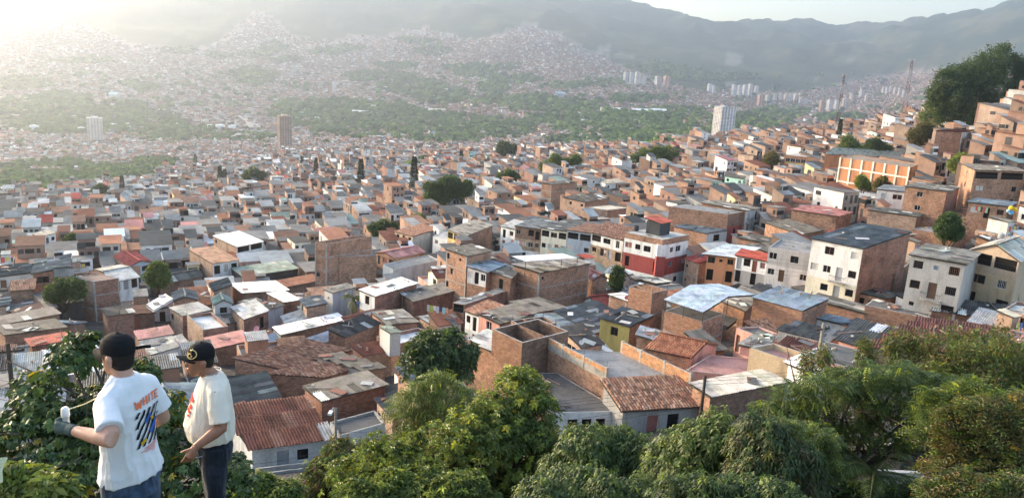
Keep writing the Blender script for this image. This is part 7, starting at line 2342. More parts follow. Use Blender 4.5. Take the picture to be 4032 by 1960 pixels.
def fingers(S, wrist, hand_dir, palm_n, side, curl, scale=1.0, spread=0.18):
    """palm with four fingers and a thumb; palm_n points out of the palm"""
    d = nrm(hand_dir); n = nrm(palm_n - d * (palm_n @ d)); w = np.cross(d, n) * side
    p0 = np.asarray(wrist)
    S.tube([p0, p0 + d * 0.035 * scale, p0 + d * 0.085 * scale], [0.026 * scale, 0.034 * scale, 0.036 * scale])
    S.tube([p0 + d * 0.02 * scale + w * 0.012, p0 + d * 0.085 * scale + w * 0.026 * scale], [0.018 * scale, 0.017 * scale])
    S.tube([p0 + d * 0.02 * scale - w * 0.012, p0 + d * 0.085 * scale - w * 0.026 * scale], [0.018 * scale, 0.017 * scale])
    for i, (off, L) in enumerate(((0.031, 0.072), (0.0105, 0.082), (-0.0105, 0.077), (-0.031, 0.06))):
        c = curl if np.isscalar(curl) else curl[i]
        b = p0 + (d * 0.085 + w * off) * scale
        dd = nrm(d + w * off * spread * 20 * 0.3); path = [b - d * 0.02 * scale]; cur = b.copy()
        ang = 0
        path.append(cur.copy())
        for k, f in enumerate((0.45, 0.32, 0.23)):
            ang += c * (0.8 if k == 0 else 1.0)
            st = dd * math.cos(ang) + n * math.sin(ang)
            cur = cur + st * L * f * scale; path.append(cur.copy())
        S.tube(path, [0.0095 * scale, 0.0095 * scale, 0.009 * scale, 0.008 * scale, 0.0065 * scale], 10)
    tb = p0 + (d * 0.028 + w * 0.03) * scale
    S.tube([p0 + (d * 0.02 + w * 0.012) * scale, tb, tb + (d * 0.6 + w * 0.55 + n * 0.35) * 0.045 * scale, tb + (d * 0.9 + w * 0.45 + n * 0.75) * 0.068 * scale], [0.014 * scale, 0.0125 * scale, 0.0105 * scale, 0.008 * scale], 10)

def decal(name, strips, bvh, mapf, dirv, mat, root, eps=0.006):
    """thin print: strips of quads given in print-plane metres, dropped on to the cloth"""
    mb = MB()
    for q in strips:
        (a, b, c, d) = [np.array(p, float) for p in q]
        n = max(1, int(max(np.linalg.norm(b - a), np.linalg.norm(c - d)) / 0.018)); m = max(1, int(max(np.linalg.norm(d - a), np.linalg.norm(c - b)) / 0.018))
        G = {}
        ok = True
        for i in range(n + 1):
            for j in range(m + 1):
                s, t = i / n, j / m
                p = (a * (1 - s) + b * s) * (1 - t) + (d * (1 - s) + c * s) * t
                o = mapf(p)
                h = bvh.ray_cast(Vector(o - dirv * 0.6), Vector(dirv))
                if h[0] is None: ok = False; break
                G[i, j] = np.array(h[0]) - dirv * eps * 0.5 + np.array(h[1]) * eps * 0.7
            if not ok: break
        if not ok: continue
        for i in range(n):
            for j in range(m):
                mb.quad([G[i, j], G[i + 1, j], G[i + 1, j + 1], G[i, j + 1]])
    if mb.v:
        link(name, mb.mesh(name, [mat]), root)

def stroke(x0, y0, x1, y1, w):
    d = np.array([x1 - x0, y1 - y0]); d /= np.linalg.norm(d); n = np.array([-d[1], d[0]]) * w / 2
    a, b = np.array([x0, y0]), np.array([x1, y1])
    return (a - n, b - n, b + n, a + n)
LETTERS = {'W': [(0.06, 1, .27, 0), (.27, 0, .5, .8), (.5, .8, .73, 0), (.73, 0, .94, 1)],
           'H': [(.15, 0, .15, 1), (.85, 0, .85, 1), (.15, .5, .85, .5)],
           'I': [(.5, 0, .5, 1)],
           'T': [(.5, 0, .5, 1), (.0, .93, 1.0, .93)],
           'E': [(.15, 0, .15, 1), (.0, .07, .95, .07), (.0, .93, .95, .93), (.15, .5, .75, .5)]}

def person_frame(neck_px, neck_py, D, neck_h, yaw):
    nb = at(neck_px, neck_py, D)
    c, s = math.cos(yaw), math.sin(yaw)
    R = np.array([[c, -s, 0], [s, c, 0], [0, 0, 1.0]])
    pos = nb - UP * neck_h
    root = empty('person', pos)
    root.rotation_euler = (0, 0, yaw)
    toloc = lambda px, py, d: R.T @ (at(px, py, d) - pos)
    return root, toloc, R, pos

def head_parts(S, hz, y0=0.0, turn=0.0, s=1.0):
    """adds head, ears and nose to a body; hz is the chin height"""
    for_ = [(0, .050, 0.0, .030, .028), (0, .042, .022, .046, .050), (0, .022, .055, .060, .076), (0, .006, .095, .069, .092), (0, -.002, .135, .074, .098), (0, -.006, .17, .072, .094), (0, -.010, .205, .058, .076), (0, -.010, .228, .030, .042), (0, -.01, .235, .01, .012)]
    S.rings([(x, y0 + y * s * HW, hz + z * s, rx * s * HW, ry * s * HW) for x, y, z, rx, ry in for_], 24)
    S.rings([(0, y0 + (.094) * s * HW, hz + .085 * s, .014 * s, .012 * s), (0, y0 + .100 * s * HW, hz + .095 * s, .016 * s, .022 * s), (0, y0 + .098 * s * HW, hz + .112 * s, .011 * s, .016 * s), (0, y0 + .09 * s * HW, hz + .135 * s, .008 * s, .01 * s)], 12)
    S.rings([(0, y0 + .083 * s * HW, hz + .052 * s, .022 * s, .014 * s), (0, y0 + .085 * s * HW, hz + .068 * s, .02 * s, .014 * s)], 12)
    for sx in (-1, 1):
        S.rings([(sx * .076 * s * HW, y0 - .012 * s, hz + .075 * s, .009 * s, .013 * s), (sx * .083 * s * HW, y0 - .014 * s, hz + .10 * s, .013 * s, .021 * s), (sx * .087 * s * HW, y0 - .017 * s, hz + .125 * s, .013 * s, .023 * s), (sx * .084 * s * HW, y0 - .014 * s, hz + .142 * s, .009 * s, .014 * s)], 12)

def face_bits(root, hz, y0, s=1.0):
    for sx in (-1, 1):
        S = Solid(); S.ell((sx * .032 * s, y0 + .087 * s * HW, hz + .122 * s), (.012 * s, .008 * s, .006 * s)); S.fuse('eye', 0.003, 'eye_dark', root, 1)
        S = Solid(); S.tube([(sx * .015 * s, y0 + .096 * s * HW, hz + .138 * s), (sx * .034 * s, y0 + .092 * s * HW, hz + .143 * s), (sx * .052 * s, y0 + .078 * s * HW, hz + .138 * s)], [.004, .005, .003]); S.fuse('eyebrow', 0.003, 'hair_dark', root, 1)
    S = Solid(); S.ell((0, y0 + .096 * s * HW, hz + .060 * s), (.024 * s, .008 * s, .008 * s)); S.fuse('mouth', 0.003, 'lip', root, 1)

def cap_mesh(root, hz, y0, s, brim_up=0.0, tail=False):
    w = s * HW
    S = Solid()
    S.rings([(0, y0 - .006, hz + .142 * s, .086 * w, .108 * w, 2.2), (0, y0 - .006, hz + .175 * s, .087 * w, .108 * w, 2.3), (0, y0 - .008, hz + .205 * s, .082 * w, .101 * w, 2.3), (0, y0 - .010, hz + .235 * s, .066 * w, .082 * w, 2.2), (0, y0 - .010, hz + .253 * s, .040 * w, .050 * w), (0, y0 - .010, hz + .260 * s, .01 * s, .012 * s)], 28)
    S.ell((0, y0 - .01, hz + .262 * s), (.010, .010, .006))
    cap = S.fuse('cap', 0.004, 'cap_black', root, 3)
    mb = MB()
    n = 12
    for i in range(n):
        for j in range(4):
            P = []
            for (ii, jj) in ((i, j), (i + 1, j), (i + 1, j + 1), (i, j + 1)):
                a = math.radians(-68 + 136 * ii / n); r = jj / 4
                x = math.sin(a) * (.084 + .004 * r) * w; yy = y0 + math.cos(a) * (.100 + .080 * r * math.cos(a * 0.85)) * w
                z = hz + (.146 + brim_up * r - .035 * (x / .085) ** 2 * (0.4 + r) - .012 * r) * s
                P.append(np.array([x, yy, z]))
            mb.quad(P); mb.quad([p - UP * .006 for p in reversed(P)])
            if j == 3: mb.quad([P[3], P[2], P[2] - UP * .006, P[3] - UP * .006])
    link('brim', mb.mesh('brim', ['cap_black'], smooth=True), cap)
    return cap

def folds(seed, amp, side=-1):
    def ridge(u, v, sd):
        return (1 - np.abs(2 * vnoise(u, v, sd) - 1)) ** 3
    def f(co):
        x, y, z = co[:, 0], co[:, 1], co[:, 2]
        th = np.arctan2(y, x)
        a = fbm(x * 5 + z * 3 + seed, z * 2.2 + y * 4 - x * 2, 3, seed) - 0.45
        low = sstep(1.25, 0.95, z)
        r1 = ridge(th * 2.6 + z * 2.0 + seed, z * 3.2 - th * 1.1, seed + 2) - 0.25
        r2 = ridge(th * 4.5 - z * 5.0 + seed, z * 6.0 + th * 2.0, seed + 9) - 0.25
        r3 = ridge(z * 9 + x * 3, th * 1.5 + seed, seed + 4) - 0.25
        calm = 1 - 0.75 * np.exp(-((np.abs(x - 0.04) / 0.13) ** 4)) * (np.sign(y) * side > 0) * sstep(1.0, 1.06, z)
        return amp * calm * (1.5 * a + (0.7 + 0.8 * low) * r1 + 0.5 * r2 + 0.45 * r3)
    return f

def build_first():
    root, L, R, pos = person_frame(490, 1478, 4.70, 1.50, math.radians(72))
    sL, sR = np.array([-.165, -.01, 1.395]), np.array([.165, -.01, 1.395])
    eL, wL = L(440, 1732, 4.36), L(280, 1692, 4.48)
    eR, wR = L(642, 1640, 5.0), L(540, 1690, 5.25)
    hz = 1.500
    yh = 0.045
    S = Solid()
    head_parts(S, hz, yh, s=1.04)
    S.tube([(0, -.012, 1.40), (0, -.005, 1.47), (0, .020, 1.54), (0, .025, 1.60)], [.07, .060, .058, .060])
    S.rings([(0, 0, .80, .15, .11), (0, 0, 1.1, .15, .10), (0, 0, 1.35, .17, .10), (0, -.005, 1.42, .15, .08), (0, -.005, 1.46, .07, .06)])
    for s_, e_, w_ in ((sL, eL, wL), (sR, eR, wR)):
        m = (s_ + e_) / 2; f = (e_ + w_) / 2; q = e_ + (w_ - e_) * 0.28
        S.tube([s_, m, e_ - (e_ - s_) * 0.1, e_, q, f, w_], [.060, .052, .046, .046, .047, .040, .029])
    for sx in (-1, 1):
        S.tube([(sx * .09, 0, .85), (sx * .10, .01, .48), (sx * .10, 0, .10)], [.08, .055, .04])
    fd = nrm(wR - eR); fingers(S, wR, fd, np.array([0, 0, -1.0]), 1, 0.5)
    S.fuse('body', 0.006, 'skin_fair', root, 4)
    face_bits(root, hz, yh, 1.04)
    S = Solid(); S.rings([(0, yh - .032, hz + .048, .053, .053), (0, yh - .033, hz + .08, .067, .068), (0, yh - .031, hz + .125, .074, .075), (0, yh - .027, hz + .175, .076, .083)], 24)
    S.fuse('hair', 0.004, 'hair_dark', root, 2)
    cap = cap_mesh(root, hz, yh, 1.04)
    mb = MB(); p = [np.array([.060, yh - .085, hz + .165]), np.array([.095, yh - .115, hz + .168]), np.array([.135, yh - .125, hz + .158])]
    for a, b in zip(p[:-1], p[1:]):
        mb.box((a + b) / 2, [nrm(b - a), nrm(np.cross(nrm(b - a), UP)), UP], (np.linalg.norm(b - a) / 2 + .002, .003, .010))
    link('strap', mb.mesh('strap', ['cap_black']), cap)
    # shirt
    S = Solid()
    S.rings([(0.005, 0, .835, .205, .142, 2.3), (0, 0, .92, .195, .132, 2.2), (0, 0, 1.02, .183, .122, 2.2), (0, 0, 1.15, .183, .120, 2.2), (0, -.002, 1.28, .192, .122, 2.2), (0, -.006, 1.37, .192, .112, 2.2), (0, -.008, 1.425, .168, .095, 2.2), (0, -.008, 1.462, .135, .090), (0, -.006, 1.49, .085, .080), (0, -.004, 1.508, .076, .074)], 32)
    for s_, e_ in ((sL, eL), (sR, eR)):
        d = e_ - s_
        S.tube([s_ * np.array([.45, 1, 1]) + UP * .012, s_ * np.array([.8, 1, 1]) + UP * .006, s_ + d * 0.08, s_ + d * 0.25, s_ + d * 0.5, s_ + d * 0.76], [.055, .064, .068, .070, .073, .079], 18)
    sh = S.fuse('t_shirt', 0.008, 'cotton_white', root, 4, folds(3, 0.0085))
    bvh = BVHTree.FromPolygons([v.co[:] for v in sh.data.vertices], [tuple(p.vertices) for p in sh.data.polygons])
    dirv = np.array([0, 1.0, 0])
    mp = lambda p: np.array([p[0], -0.3, p[1]])
    st = []
    W = 0.050; x = -.055
    for k, ch in enumerate('WHITE'):
        wd = {'I': .014, 'W': .052}.get(ch, .038)
        for (a, b, c, d) in LETTERS[ch]:
            yb = 1.315 + 0.012 * math.cos((k - 2) * 0.7)
            st.append(stroke(x + a * wd, yb + b * .052, x + c * wd, yb + d * .052, .0115))
        x += wd + .010
    decal('lettering', st, bvh, mp, dirv, 'print_orange', sh)
    st = []
    for k in range(9):
        xb = -.19 + k * .046
        # slanted bars clipped to the print block
        p0, p1 = np.array([xb, 1.06]), np.array([xb + .16, 1.295])
        t0 = max(0, (-.055 - p0[0]) / .16); t1 = min(1, (.150 - p0[0]) / .16)
        if t1 - t0 < 0.08: continue
        a, b = p0 + (p1 - p0) * t0, p0 + (p1 - p0) * t1
        wv = .020
        pts = [a + (b - a) * q for q in np.linspace(0, 1, 6)]
        for q in range(5):
            o0, o1 = .004 * math.sin(q * 2 + k), .004 * math.sin((q + 1) * 2 + k)
            st.append((pts[q] + (-wv / 2 + o0, 0), pts[q] + (wv / 2 + o0, 0), pts[q + 1] + (wv / 2 + o1, 0), pts[q + 1] + (-wv / 2 + o1, 0)))
    decal('striped_print', st, bvh, mp, dirv, 'print_black', sh)
    decal('colour_patch', [stroke(.01, 1.21, .06, 1.255, .022), stroke(.055, 1.13, .12, 1.20, .034)], bvh, mp, dirv, 'print_blue', sh, 0.0075)
    decal('colour_patch', [stroke(-.03, 1.085, .015, 1.10, .022), stroke(.06, 1.235, .085, 1.21, .018)], bvh, mp, dirv, 'print_yellow', sh, 0.0078)
    st = [stroke(.0, 1.042, .12, 1.05, .008), stroke(-.03, 1.028, .11, 1.034, .006), stroke(.0, 1.018, .09, 1.022, .005), stroke(.05, 1.006, .08, 1.01, .005)]
    decal('scribble_print', st, bvh, mp, dirv, 'print_pink', sh)
    # jeans, shoes
    S = Solid()
    S.rings([(0, 0, .70, .17, .125, 2.4), (0, 0, .80, .178, .120, 2.3), (0, 0, .90, .168, .112, 2.3), (0, 0, .96, .15, .10, 2.3)])
    for sx in (-1, 1):
        S.tube([(sx * .095, 0, .86), (sx * .10, .01, .62), (sx * .105, .01, .45), (sx * .105, 0, .10)], [.105, .092, .075, .068], 16)
    S.fuse('jeans', 0.009, 'denim_mid', root, 3, folds(8, 0.006))
    for sx in (-1, 1):
        S = Solid(); S.rings([(sx * .105, .04, .0, .045, .13, 2.5), (sx * .105, .04, .04, .047, .13, 2.5), (sx * .105, .0, .09, .045, .08)]); S.fuse('shoe', 0.007, 'shoe', root, 2)
    # gloved left hand on the spool
    fd = nrm(wL - eL)
    S = Solid()
    pn = nrm(np.array([0.4, 0.5, 0.2]) - fd * (np.array([0.4, 0.5, 0.2]) @ fd))
    fingers(S, wL, fd, pn, 1, [1.05, 1.1, 1.15, 1.2], 1.12)
    S.tube([wL - fd * 0.035, wL, wL + fd * 0.02], [.036, .036, .034])
    S.fuse('glove', 0.0045, 'glove_grey', root, 2)
    tag(root, 'man in black cap and white tee lettered WHITE, back turned, left hand gloved', 'person')
    # what he holds
    M = R
    g = pos + R @ (wL + fd * 0.075 + pn * 0.035)
    sp = empty('cord_spool', g)
    mb = MB(); mb.tube([(0, 0, -.055), (0, 0, .075)], .018, 10, (0.6, 0.6, 0.58)); link('core', mb.mesh('core', ['painted_mixed']), sp)
    mb = MB(); mb.tube([(0, 0, .03), (0, 0, .05), (0, 0, .09), (0, 0, .10)], [.018, .024, .022, .014], 12, (0.78, 0.77, 0.74)); link('cord_winding', mb.mesh('cord_winding', ['painted_mixed'], smooth=True), sp)
    b = at(400, 1556, 4.72) - g
    mb = MB(); mb.tube([np.array([0, 0, .08]), b * 0.5 - UP * 0.01 + UP * 0.04, b], .0035, 5, (0.66, 0.58, 0.36)); link('cord', mb.mesh('cord', ['painted_mixed']), sp)
    tag(sp, 'white cord wound on a spool in the gloved hand', 'spool')
build_first()

def build_second():
    s = 0.94
    root, L, R, pos = person_frame(832, 1466, 6.05, 1.36, math.radians(116))
    hz, yh = 1.352, 0.075
    sL, sR = np.array([-.165, -.015, 1.275]), np.array([.165, -.015, 1.275])
    eL, wL = L(872, 1682, 5.92), L(768, 1760, 5.80)
    eR = np.array([.205, -.05, 1.02]); wR = np.array([.20, -.02, .80])
    S = Solid()
    head_parts(S, hz, yh, s=1.02)
    S.tube([(0, -.02, 1.27), (0, .0, 1.33), (0, .045, 1.39), (0, .06, 1.44)], [.08, .064, .060, .062])
    S.rings([(0, .01, .72, .15, .12), (0, .02, .95, .16, .13), (0, 0, 1.2, .16, .10), (0, -.005, 1.29, .13, .08), (0, -.005, 1.33, .07, .06)])
    for s_, e_, w_ in ((sL, eL, wL), (sR, eR, wR)):
        m = (s_ + e_) / 2; f = (e_ + w_) / 2; q = e_ + (w_ - e_) * 0.28
        S.tube([s_, m, e_ - (e_ - s_) * 0.1, e_, q, f, w_], [.066, .058, .050, .048, .048, .041, .029])
    for sx in (-1, 1):
        S.tube([(sx * .085, 0, .76), (sx * .095, .01, .42), (sx * .095, 0, .10)], [.08, .055, .04])
    fd = nrm(wL - eL)
    hd = nrm(fd * 0.5 + np.array([0.15, 0.15, -0.9]))
    fingers(S, wL, hd, np.array([1.0, 0.1, 0.0]), -1, [0.25, 0.35, 0.4, 0.5], 1.0)
    fingers(S, wR, nrm(wR - eR), np.array([-1.0, 0, 0]), 1, 0.4, 1.0)
    S.fuse('body', 0.0055, 'skin_tan', root, 4)
    face_bits(root, hz, yh, 1.02)
    S = Solid(); S.rings([(0, yh - .038, hz + .06, .046, .046), (0, yh - .030, hz + .085, .064, .065), (0, yh - .024, hz + .12, .072, .075), (0, yh - .020, hz + .155, .072, .082)], 24)
    S.fuse('hair', 0.004, 'hair_dark', root, 2)
    cap = cap_mesh(root, hz, yh, 1.03, brim_up=0.035)
    # ring shaped gold badge on the front of the cap, turned towards the left temple
    ca = bpy.data.objects['cap'] if False else cap
    bvh = BVHTree.FromPolygons([v.co[:] for v in cap.data.vertices], [tuple(p.vertices) for p in cap.data.polygons])
    ctr = np.array([-.030, yh, hz + .195]); dv = nrm(np.array([.36, -.93, 0.0]))
    ax = nrm(np.cross(dv, UP)); 
    def onto(u, v):
        o = ctr + ax * u + UP * v - dv * 0.35
        h = bvh.ray_cast(Vector(o), Vector(dv))
        return (np.array(h[0]) - dv * 0.003) if h[0] else None
    def line(pts, r):
        P = [onto(*p) for p in pts]; P = [p for p in P if p is not None]
        if len(P) > 1:
            mb = MB(); mb.tube(P, r, 6); link('badge', mb.mesh('badge', ['gold_thread'], smooth=True), cap)
    r = .034
    line([(r * math.cos(t), r * math.sin(t)) for t in np.linspace(math.radians(-200), math.radians(118), 30)], .0036)
    line([(.016 * math.cos(t) - .004, .016 * math.sin(t) - .008) for t in np.linspace(math.radians(60), math.radians(330), 16)] + [(.012, -.006), (.0, -.006)], .003)
    line([(-.004, .020), (-.004, .046)], .003); line([(-.014, .030), (.004, .034)], .003)
    # shirt with a belly
    S = Solid()
    S.rings([(0, .014, .815, .190, .165, 2.3), (0, .022, .86, .198, .178, 2.3), (0, .028, .93, .202, .188, 2.2), (0, .020, 1.03, .196, .175, 2.2), (0, .006, 1.13, .196, .150, 2.3), (0, -.006, 1.22, .198, .130, 2.3), (0, -.010, 1.28, .180, .112, 2.3), (0, -.012, 1.32, .125, .095), (0, -.008, 1.348, .084, .083), (0, -.004, 1.362, .076, .076)], 32)
    for s_, e_ in ((sL, eL), (sR, eR)):
        d = e_ - s_
        S.tube([s_ * np.array([.45, 1, 1]) + UP * .012, s_ * np.array([.8, 1, 1]) + UP * .006, s_ + d * 0.08, s_ + d * 0.28, s_ + d * 0.55, s_ + d * 0.88], [.056, .066, .071, .075, .079, .086], 18)
    sh = S.fuse('t_shirt', 0.008, 'cotton_cream', root, 4, folds(21, 0.008, 1))
    bvh = BVHTree.FromPolygons([v.co[:] for v in sh.data.vertices], [tuple(p.vertices) for p in sh.data.polygons])
    dirv = np.array([0, -1.0, 0]); mp = lambda p: np.array([-p[0], 0.3, p[1]])
    st = [stroke(-.09, 1.170, .07, 1.165, .030), stroke(-.08, 1.125, .0, 1.12, .028), stroke(.02, 1.12, .075, 1.118, .030), stroke(-.03, 1.085, .085, 1.08, .022), stroke(.05, 1.05, .085, 1.06, .016)]
    decal('red_print', st, bvh, mp, dirv, 'print_red', sh)
    # chain
    mb = MB(); pts = []
    for t in np.linspace(0, 2 * math.pi, 50):
        pts.append((.071 * math.cos(t), .002 + .074 * math.sin(t), 1.372 - .012 * math.sin(t)))
    for a, b in zip(pts[:-1:1], pts[1:]):
        mb.tube([a, ((a[0] + b[0]) / 2, (a[1] + b[1]) / 2, (a[2] + b[2]) / 2), b], [.0022, .0042, .0022], 5)
    link('necklace', mb.mesh('necklace', ['silver_chain']), root)
    S = Solid()
    S.rings([(0, 0, .62, .165, .125, 2.4), (0, .0, .72, .180, .14, 2.4), (0, .005, .80, .172, .138, 2.4), (0, .01, .86, .15, .12, 2.4)])
    for sx in (-1, 1):
        S.tube([(sx * .092, 0, .78), (sx * .098, .01, .56), (sx * .10, .01, .42), (sx * .10, 0, .09)], [.112, .098, .080, .070], 16)
    je = S.fuse('jeans', 0.009, 'denim_dark', root, 3, folds(13, 0.006))
    mb = MB(); mb.tube([(-.165, .09, .735), (-.13, .135, .715), (-.08, .158, .70)], .006, 6); link('pocket_edge', mb.mesh('pocket_edge', ['denim_mid']), je)
    for sx in (-1, 1):
        S = Solid(); S.rings([(sx * .10, .04, .0, .045, .12, 2.5), (sx * .10, .04, .04, .047, .12, 2.5), (sx * .10, .0, .09, .045, .08)]); S.fuse('shoe', 0.007, 'shoe', root, 2)
    tag(root, 'stocky boy in cream tee and black cap with gold ring badge, looking left', 'person')
build_second()

def small_person(px, py, D, yaw, top, legs, label):
    p = at(px, py, D); root = empty('person', p); root.rotation_euler = (0, 0, yaw)
    S = Solid(); S.ell((0, .01, 1.60), (.078, .095, .12)); S.tube([(0, 0, 1.36), (0, 0, 1.55)], [.06, .055])
    for sx in (-1, 1):
        S.tube([(sx * .19, 0, 1.38), (sx * .24, .03, 1.10), (sx * .18, .16, .95)], [.05, .042, .032]); S.ell((sx * .17, .19, .93), (.04, .05, .045))
        S.tube([(sx * .09, 0, .5), (sx * .10, 0, .06)], [.06, .045]); S.ell((sx * .10, .05, .04), (.045, .11, .04))
    S.fuse('body', 0.02, 'skin_tan', root, 2)
    S = Solid(); S.ell((0, -.015, 1.655), (.084, .098, .08)); S.fuse('hair', 0.02, 'hair_dark', root, 1)
    S = Solid(); S.rings([(0, 0, .84, .17, .12), (0, 0, 1.1, .17, .12), (0, 0, 1.36, .20, .11), (0, 0, 1.44, .10, .07)], 16)
    for sx in (-1, 1): S.tube([(sx * .12, 0, 1.38), (sx * .19, 0, 1.36), (sx * .225, .02, 1.16)], [.06, .07, .065])
    o = S.fuse('shirt', 0.02, 'painted', root, 2); o.color = (*top, 1)
    S = Solid(); S.rings([(0, 0, .78, .165, .12), (0, 0, .90, .16, .115)], 16)
    for sx in (-1, 1): S.tube([(sx * .085, 0, .82), (sx * .095, 0, .45), (sx * .10, 0, .12)], [.09, .075, .065])
    o = S.fuse('trousers', 0.02, 'painted', root, 2); o.color = (*legs, 1)
    tag(root, label, 'person')
for a in [(2186, 992, 172, 2.4, (0.05, 0.05, 0.06), (0.06, 0.07, 0.12), 'dark dressed person leaning on the balcony of the cream row house, left of two'), (2194, 993, 172, 2.7, (0.25, 0.06, 0.06), (0.05, 0.05, 0.06), 'person in a dark red top on the balcony of the cream row house'),
          (2381, 1012, 163, 2.5, (0.7, 0.7, 0.68), (0.1, 0.12, 0.2), 'person in a white top on the stone balcony of the clay tiled row house'), (3262, 1066, 124, 2.3, (0.65, 0.6, 0.6), (0.1, 0.1, 0.12), 'person in a pale top on the balcony of the tall white house')]:
    small_person(*a)
def plastic_sheet():
    D = 3.2
    P = [at(-60, 1795, D), at(28, 1802, D + 0.1), at(4, 1900, D + 0.05), at(-70, 1930, D)]
    off = P[0]
    mb = MB(); n = 6
    for i in range(n):
        for j in range(n):
            q = []
            for a, b in ((i, j), (i + 1, j), (i + 1, j + 1), (i, j + 1)):
                s, t = a / n, b / n
                p = (P[0] * (1 - s) + P[1] * s) * (1 - t) + (P[3] * (1 - s) + P[2] * s) * t
                q.append(p + c_f * 0.012 * math.sin(s * 9 + t * 5) - off)
            mb.quad(q, None, (0.66, 0.64, 0.40))
    o = link('plastic_sheet', mb.mesh('plastic_sheet', ['painted_mixed'], smooth=True)); o.location = tuple(off)
    tag(o, 'corner of a pale yellow plastic sheet at the lower left edge', 'plastic sheet')
plastic_sheet()
# ------------------------------------------------------------------ labels that tell look-alikes apart
LM = [('the red corner house',2560,950),('the tall white house',3280,1050),('the grey rendered house',3640,1080),('the tan house',3930,1050),('the big brick block',2150,1060),('the brick tower house',1840,1020),
      ('the tall broad block',1360,980),('the yellow house',1800,920),('the palm',1390,1180),('the leafy tree',620,1060),('the tall pale sided block',380,1120),('the cream gable roof',460,1080),('the red gable roof',520,1020),
      ('the rust red roof house',1100,1640),('the new orange terrace',2430,1400),('the white canopy roof',2680,1170),('the red clay tiles',2680,1340),('the big rusty roof',3620,1330),('the round dark tree',1740,1400),
      ('the mauve pink roof',1580,1010),('the street row',2150,920),('the school',3150,640),('the school hall',3450,660),('the mint house',2890,700),('the large square brick house',3680,740),('the banded brick block',2200,760),
      ('the big round tree',1780,740),('the tallest pine',1629,690),('the stair tower',2540,1180),('the pink roofed brick house',3240,830),('the very long brick wall',2700,840),('the row of square vents',3080,900),
      ('the dark recessed workshop',1050,1070),('the pale sided white house',960,950),('the broad brown roof',820,1010),('the far left white house',180,930),('the large white sheet',1060,1140),('the unfinished orange house',2030,1330),
      ('the washing line',1720,1210),('the first cap',480,1300),('the second cap',790,1370),('the pale terrace',850,1280),('the slanting tin awning',620,1190),('the slanted pole',3235,1350),('the green hall',3230,600),
      ('the black open top floor',3900,700),('the slim pine pair',868,700),('the cream lid house',2390,820),('the balloons',3980,826),('the chequered roof',2330,790)]
def where(px, py, k):
    o = sorted(LM, key=lambda l: (l[1] - px) ** 2 + ((l[2] - py) * 1.4) ** 2)
    n, x, y = o[k]
    dx, dy = px - x, (py - y) * 1.4
    d = math.hypot(dx, dy)
    if abs(dx) > abs(dy): w = 'left of' if dx < 0 else 'right of'
    else: w = 'above' if dy < 0 else 'below'
    return ('just ' if d < 150 else ('well ' if d > 420 else '')) + w + ' ' + n
USED = set()
for o in scene.objects:
    if o.parent is None and 'label' in o: USED.add(o['label'])
WNAME = {'b': 'brick', 'o': 'orange brick', 'r': 'red brick', 'n': 'dark brick', 'p': 'pale brick', 'w': 'white', 'l': 'light grey', 'c': 'cream', 'g': 'grey', 'u': 'blue grey', 'y': 'yellow', 'm': 'mint', 'k': 'pink'}
RNAME = {'dark': 'dark sheet', 'grey': 'grey sheet', 'light': 'pale sheet', 'white': 'white sheet', 'tile': 'clay tile', 'redtile': 'red tile', 'brown': 'brown sheet', 'rust': 'rusty', 'pink': 'pink', 'red': 'red', 'green': 'greenish', 'blue': 'blue grey'}
def place_label(o, base, px, py):
    for k in range(len(LM)):
        lab = base + ' ' + where(px, py, k)
        if lab not in USED and len(lab.replace('-', ' ').split()) <= 16:
            USED.add(lab); o['label'] = lab; return
    o['label'] = base
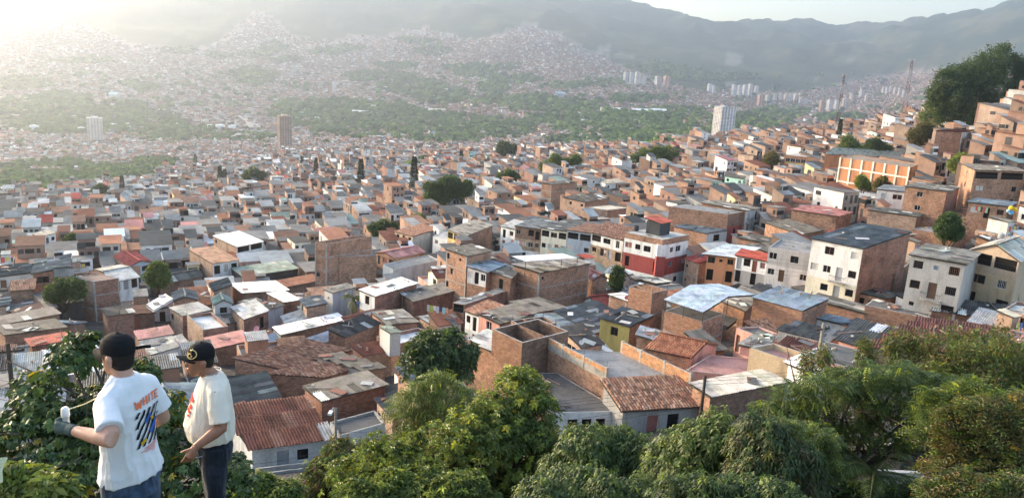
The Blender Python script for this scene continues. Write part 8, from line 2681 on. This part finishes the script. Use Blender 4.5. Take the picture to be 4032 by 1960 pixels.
for hs in HOUSES:
    if hs.label or not hasattr(hs, 'attr'): continue
    n, wk, wk2, rt, rk, nw = hs.attr
    base = ['single storey', 'two storey', 'three storey'][n - 1] + ' ' + WNAME[wk] + ' house with ' + ('flat ' + {'dark': 'dark', 'grey': 'grey', 'light': 'pale', 'white': 'white'}[rk] if rt == 'flat' else RNAME[rk] + (' gable' if 'gable' in rt else '')) + ' roof'
    place_label(hs.root, base, hs.px, hs.py)
for o, base, px, py in EXTRA:
    place_label(o, base, px, py)
# rows of true look-alikes are told apart by their order from the left
ORDN = ['first', 'second', 'third', 'fourth', 'fifth', 'sixth', 'seventh', 'eighth', 'ninth', 'tenth', 'eleventh', 'twelfth']
bylab = {}
for o in scene.objects:
    if o.parent is None and o.get('label'):
        bylab.setdefault(o['label'], []).append(o)
for lab, obs in bylab.items():
    if len(obs) > 1:
        obs.sort(key=lambda o: float(project(np.array(o.location))[0]))
        for k, o in enumerate(obs):
            o['label'] = lab + ', ' + ORDN[k] + ' from left'
# ------------------------------------------------------------------ haze over the valley
def build_haze():
    m = bpy.data.materials.new('valley_haze')
    m.use_nodes = True
    nt = m.node_tree
    for n in list(nt.nodes):
        nt.nodes.remove(n)
    out = nt.nodes.new('ShaderNodeOutputMaterial')
    pv = nt.nodes.new('ShaderNodeVolumePrincipled')
    pv.inputs['Color'].default_value = (0.555, 0.63, 0.75, 1)
    pv.inputs['Density'].default_value = HAZE_DENSITY
    pv.inputs['Anisotropy'].default_value = HAZE_ANISO
    nt.links.new(pv.outputs[0], out.inputs['Volume'])
    zs = []
    for o in scene.objects:
        if o.type == 'MESH' and o.parent is None:
            zs += [c[2] + o.location.z for c in o.bound_box]
    x, y0, y1, z0, z1 = 9900, -60, 11300, min(zs) - 1, max(max(zs), 1) + 3
    v = [(-x, y0, z0), (x, y0, z0), (x, y1, z0), (-x, y1, z0), (-x, y0, z1), (x, y0, z1), (x, y1, z1), (-x, y1, z1)]
    f = [(0, 3, 2, 1), (4, 5, 6, 7), (0, 1, 5, 4), (1, 2, 6, 5), (2, 3, 7, 6), (3, 0, 4, 7)]
    me = bpy.data.meshes.new('haze'); me.from_pydata(v, [], f); me.materials.append(m)
    tag(link('haze', me), kind='stuff')
    print('haze', z0, z1)
build_haze()
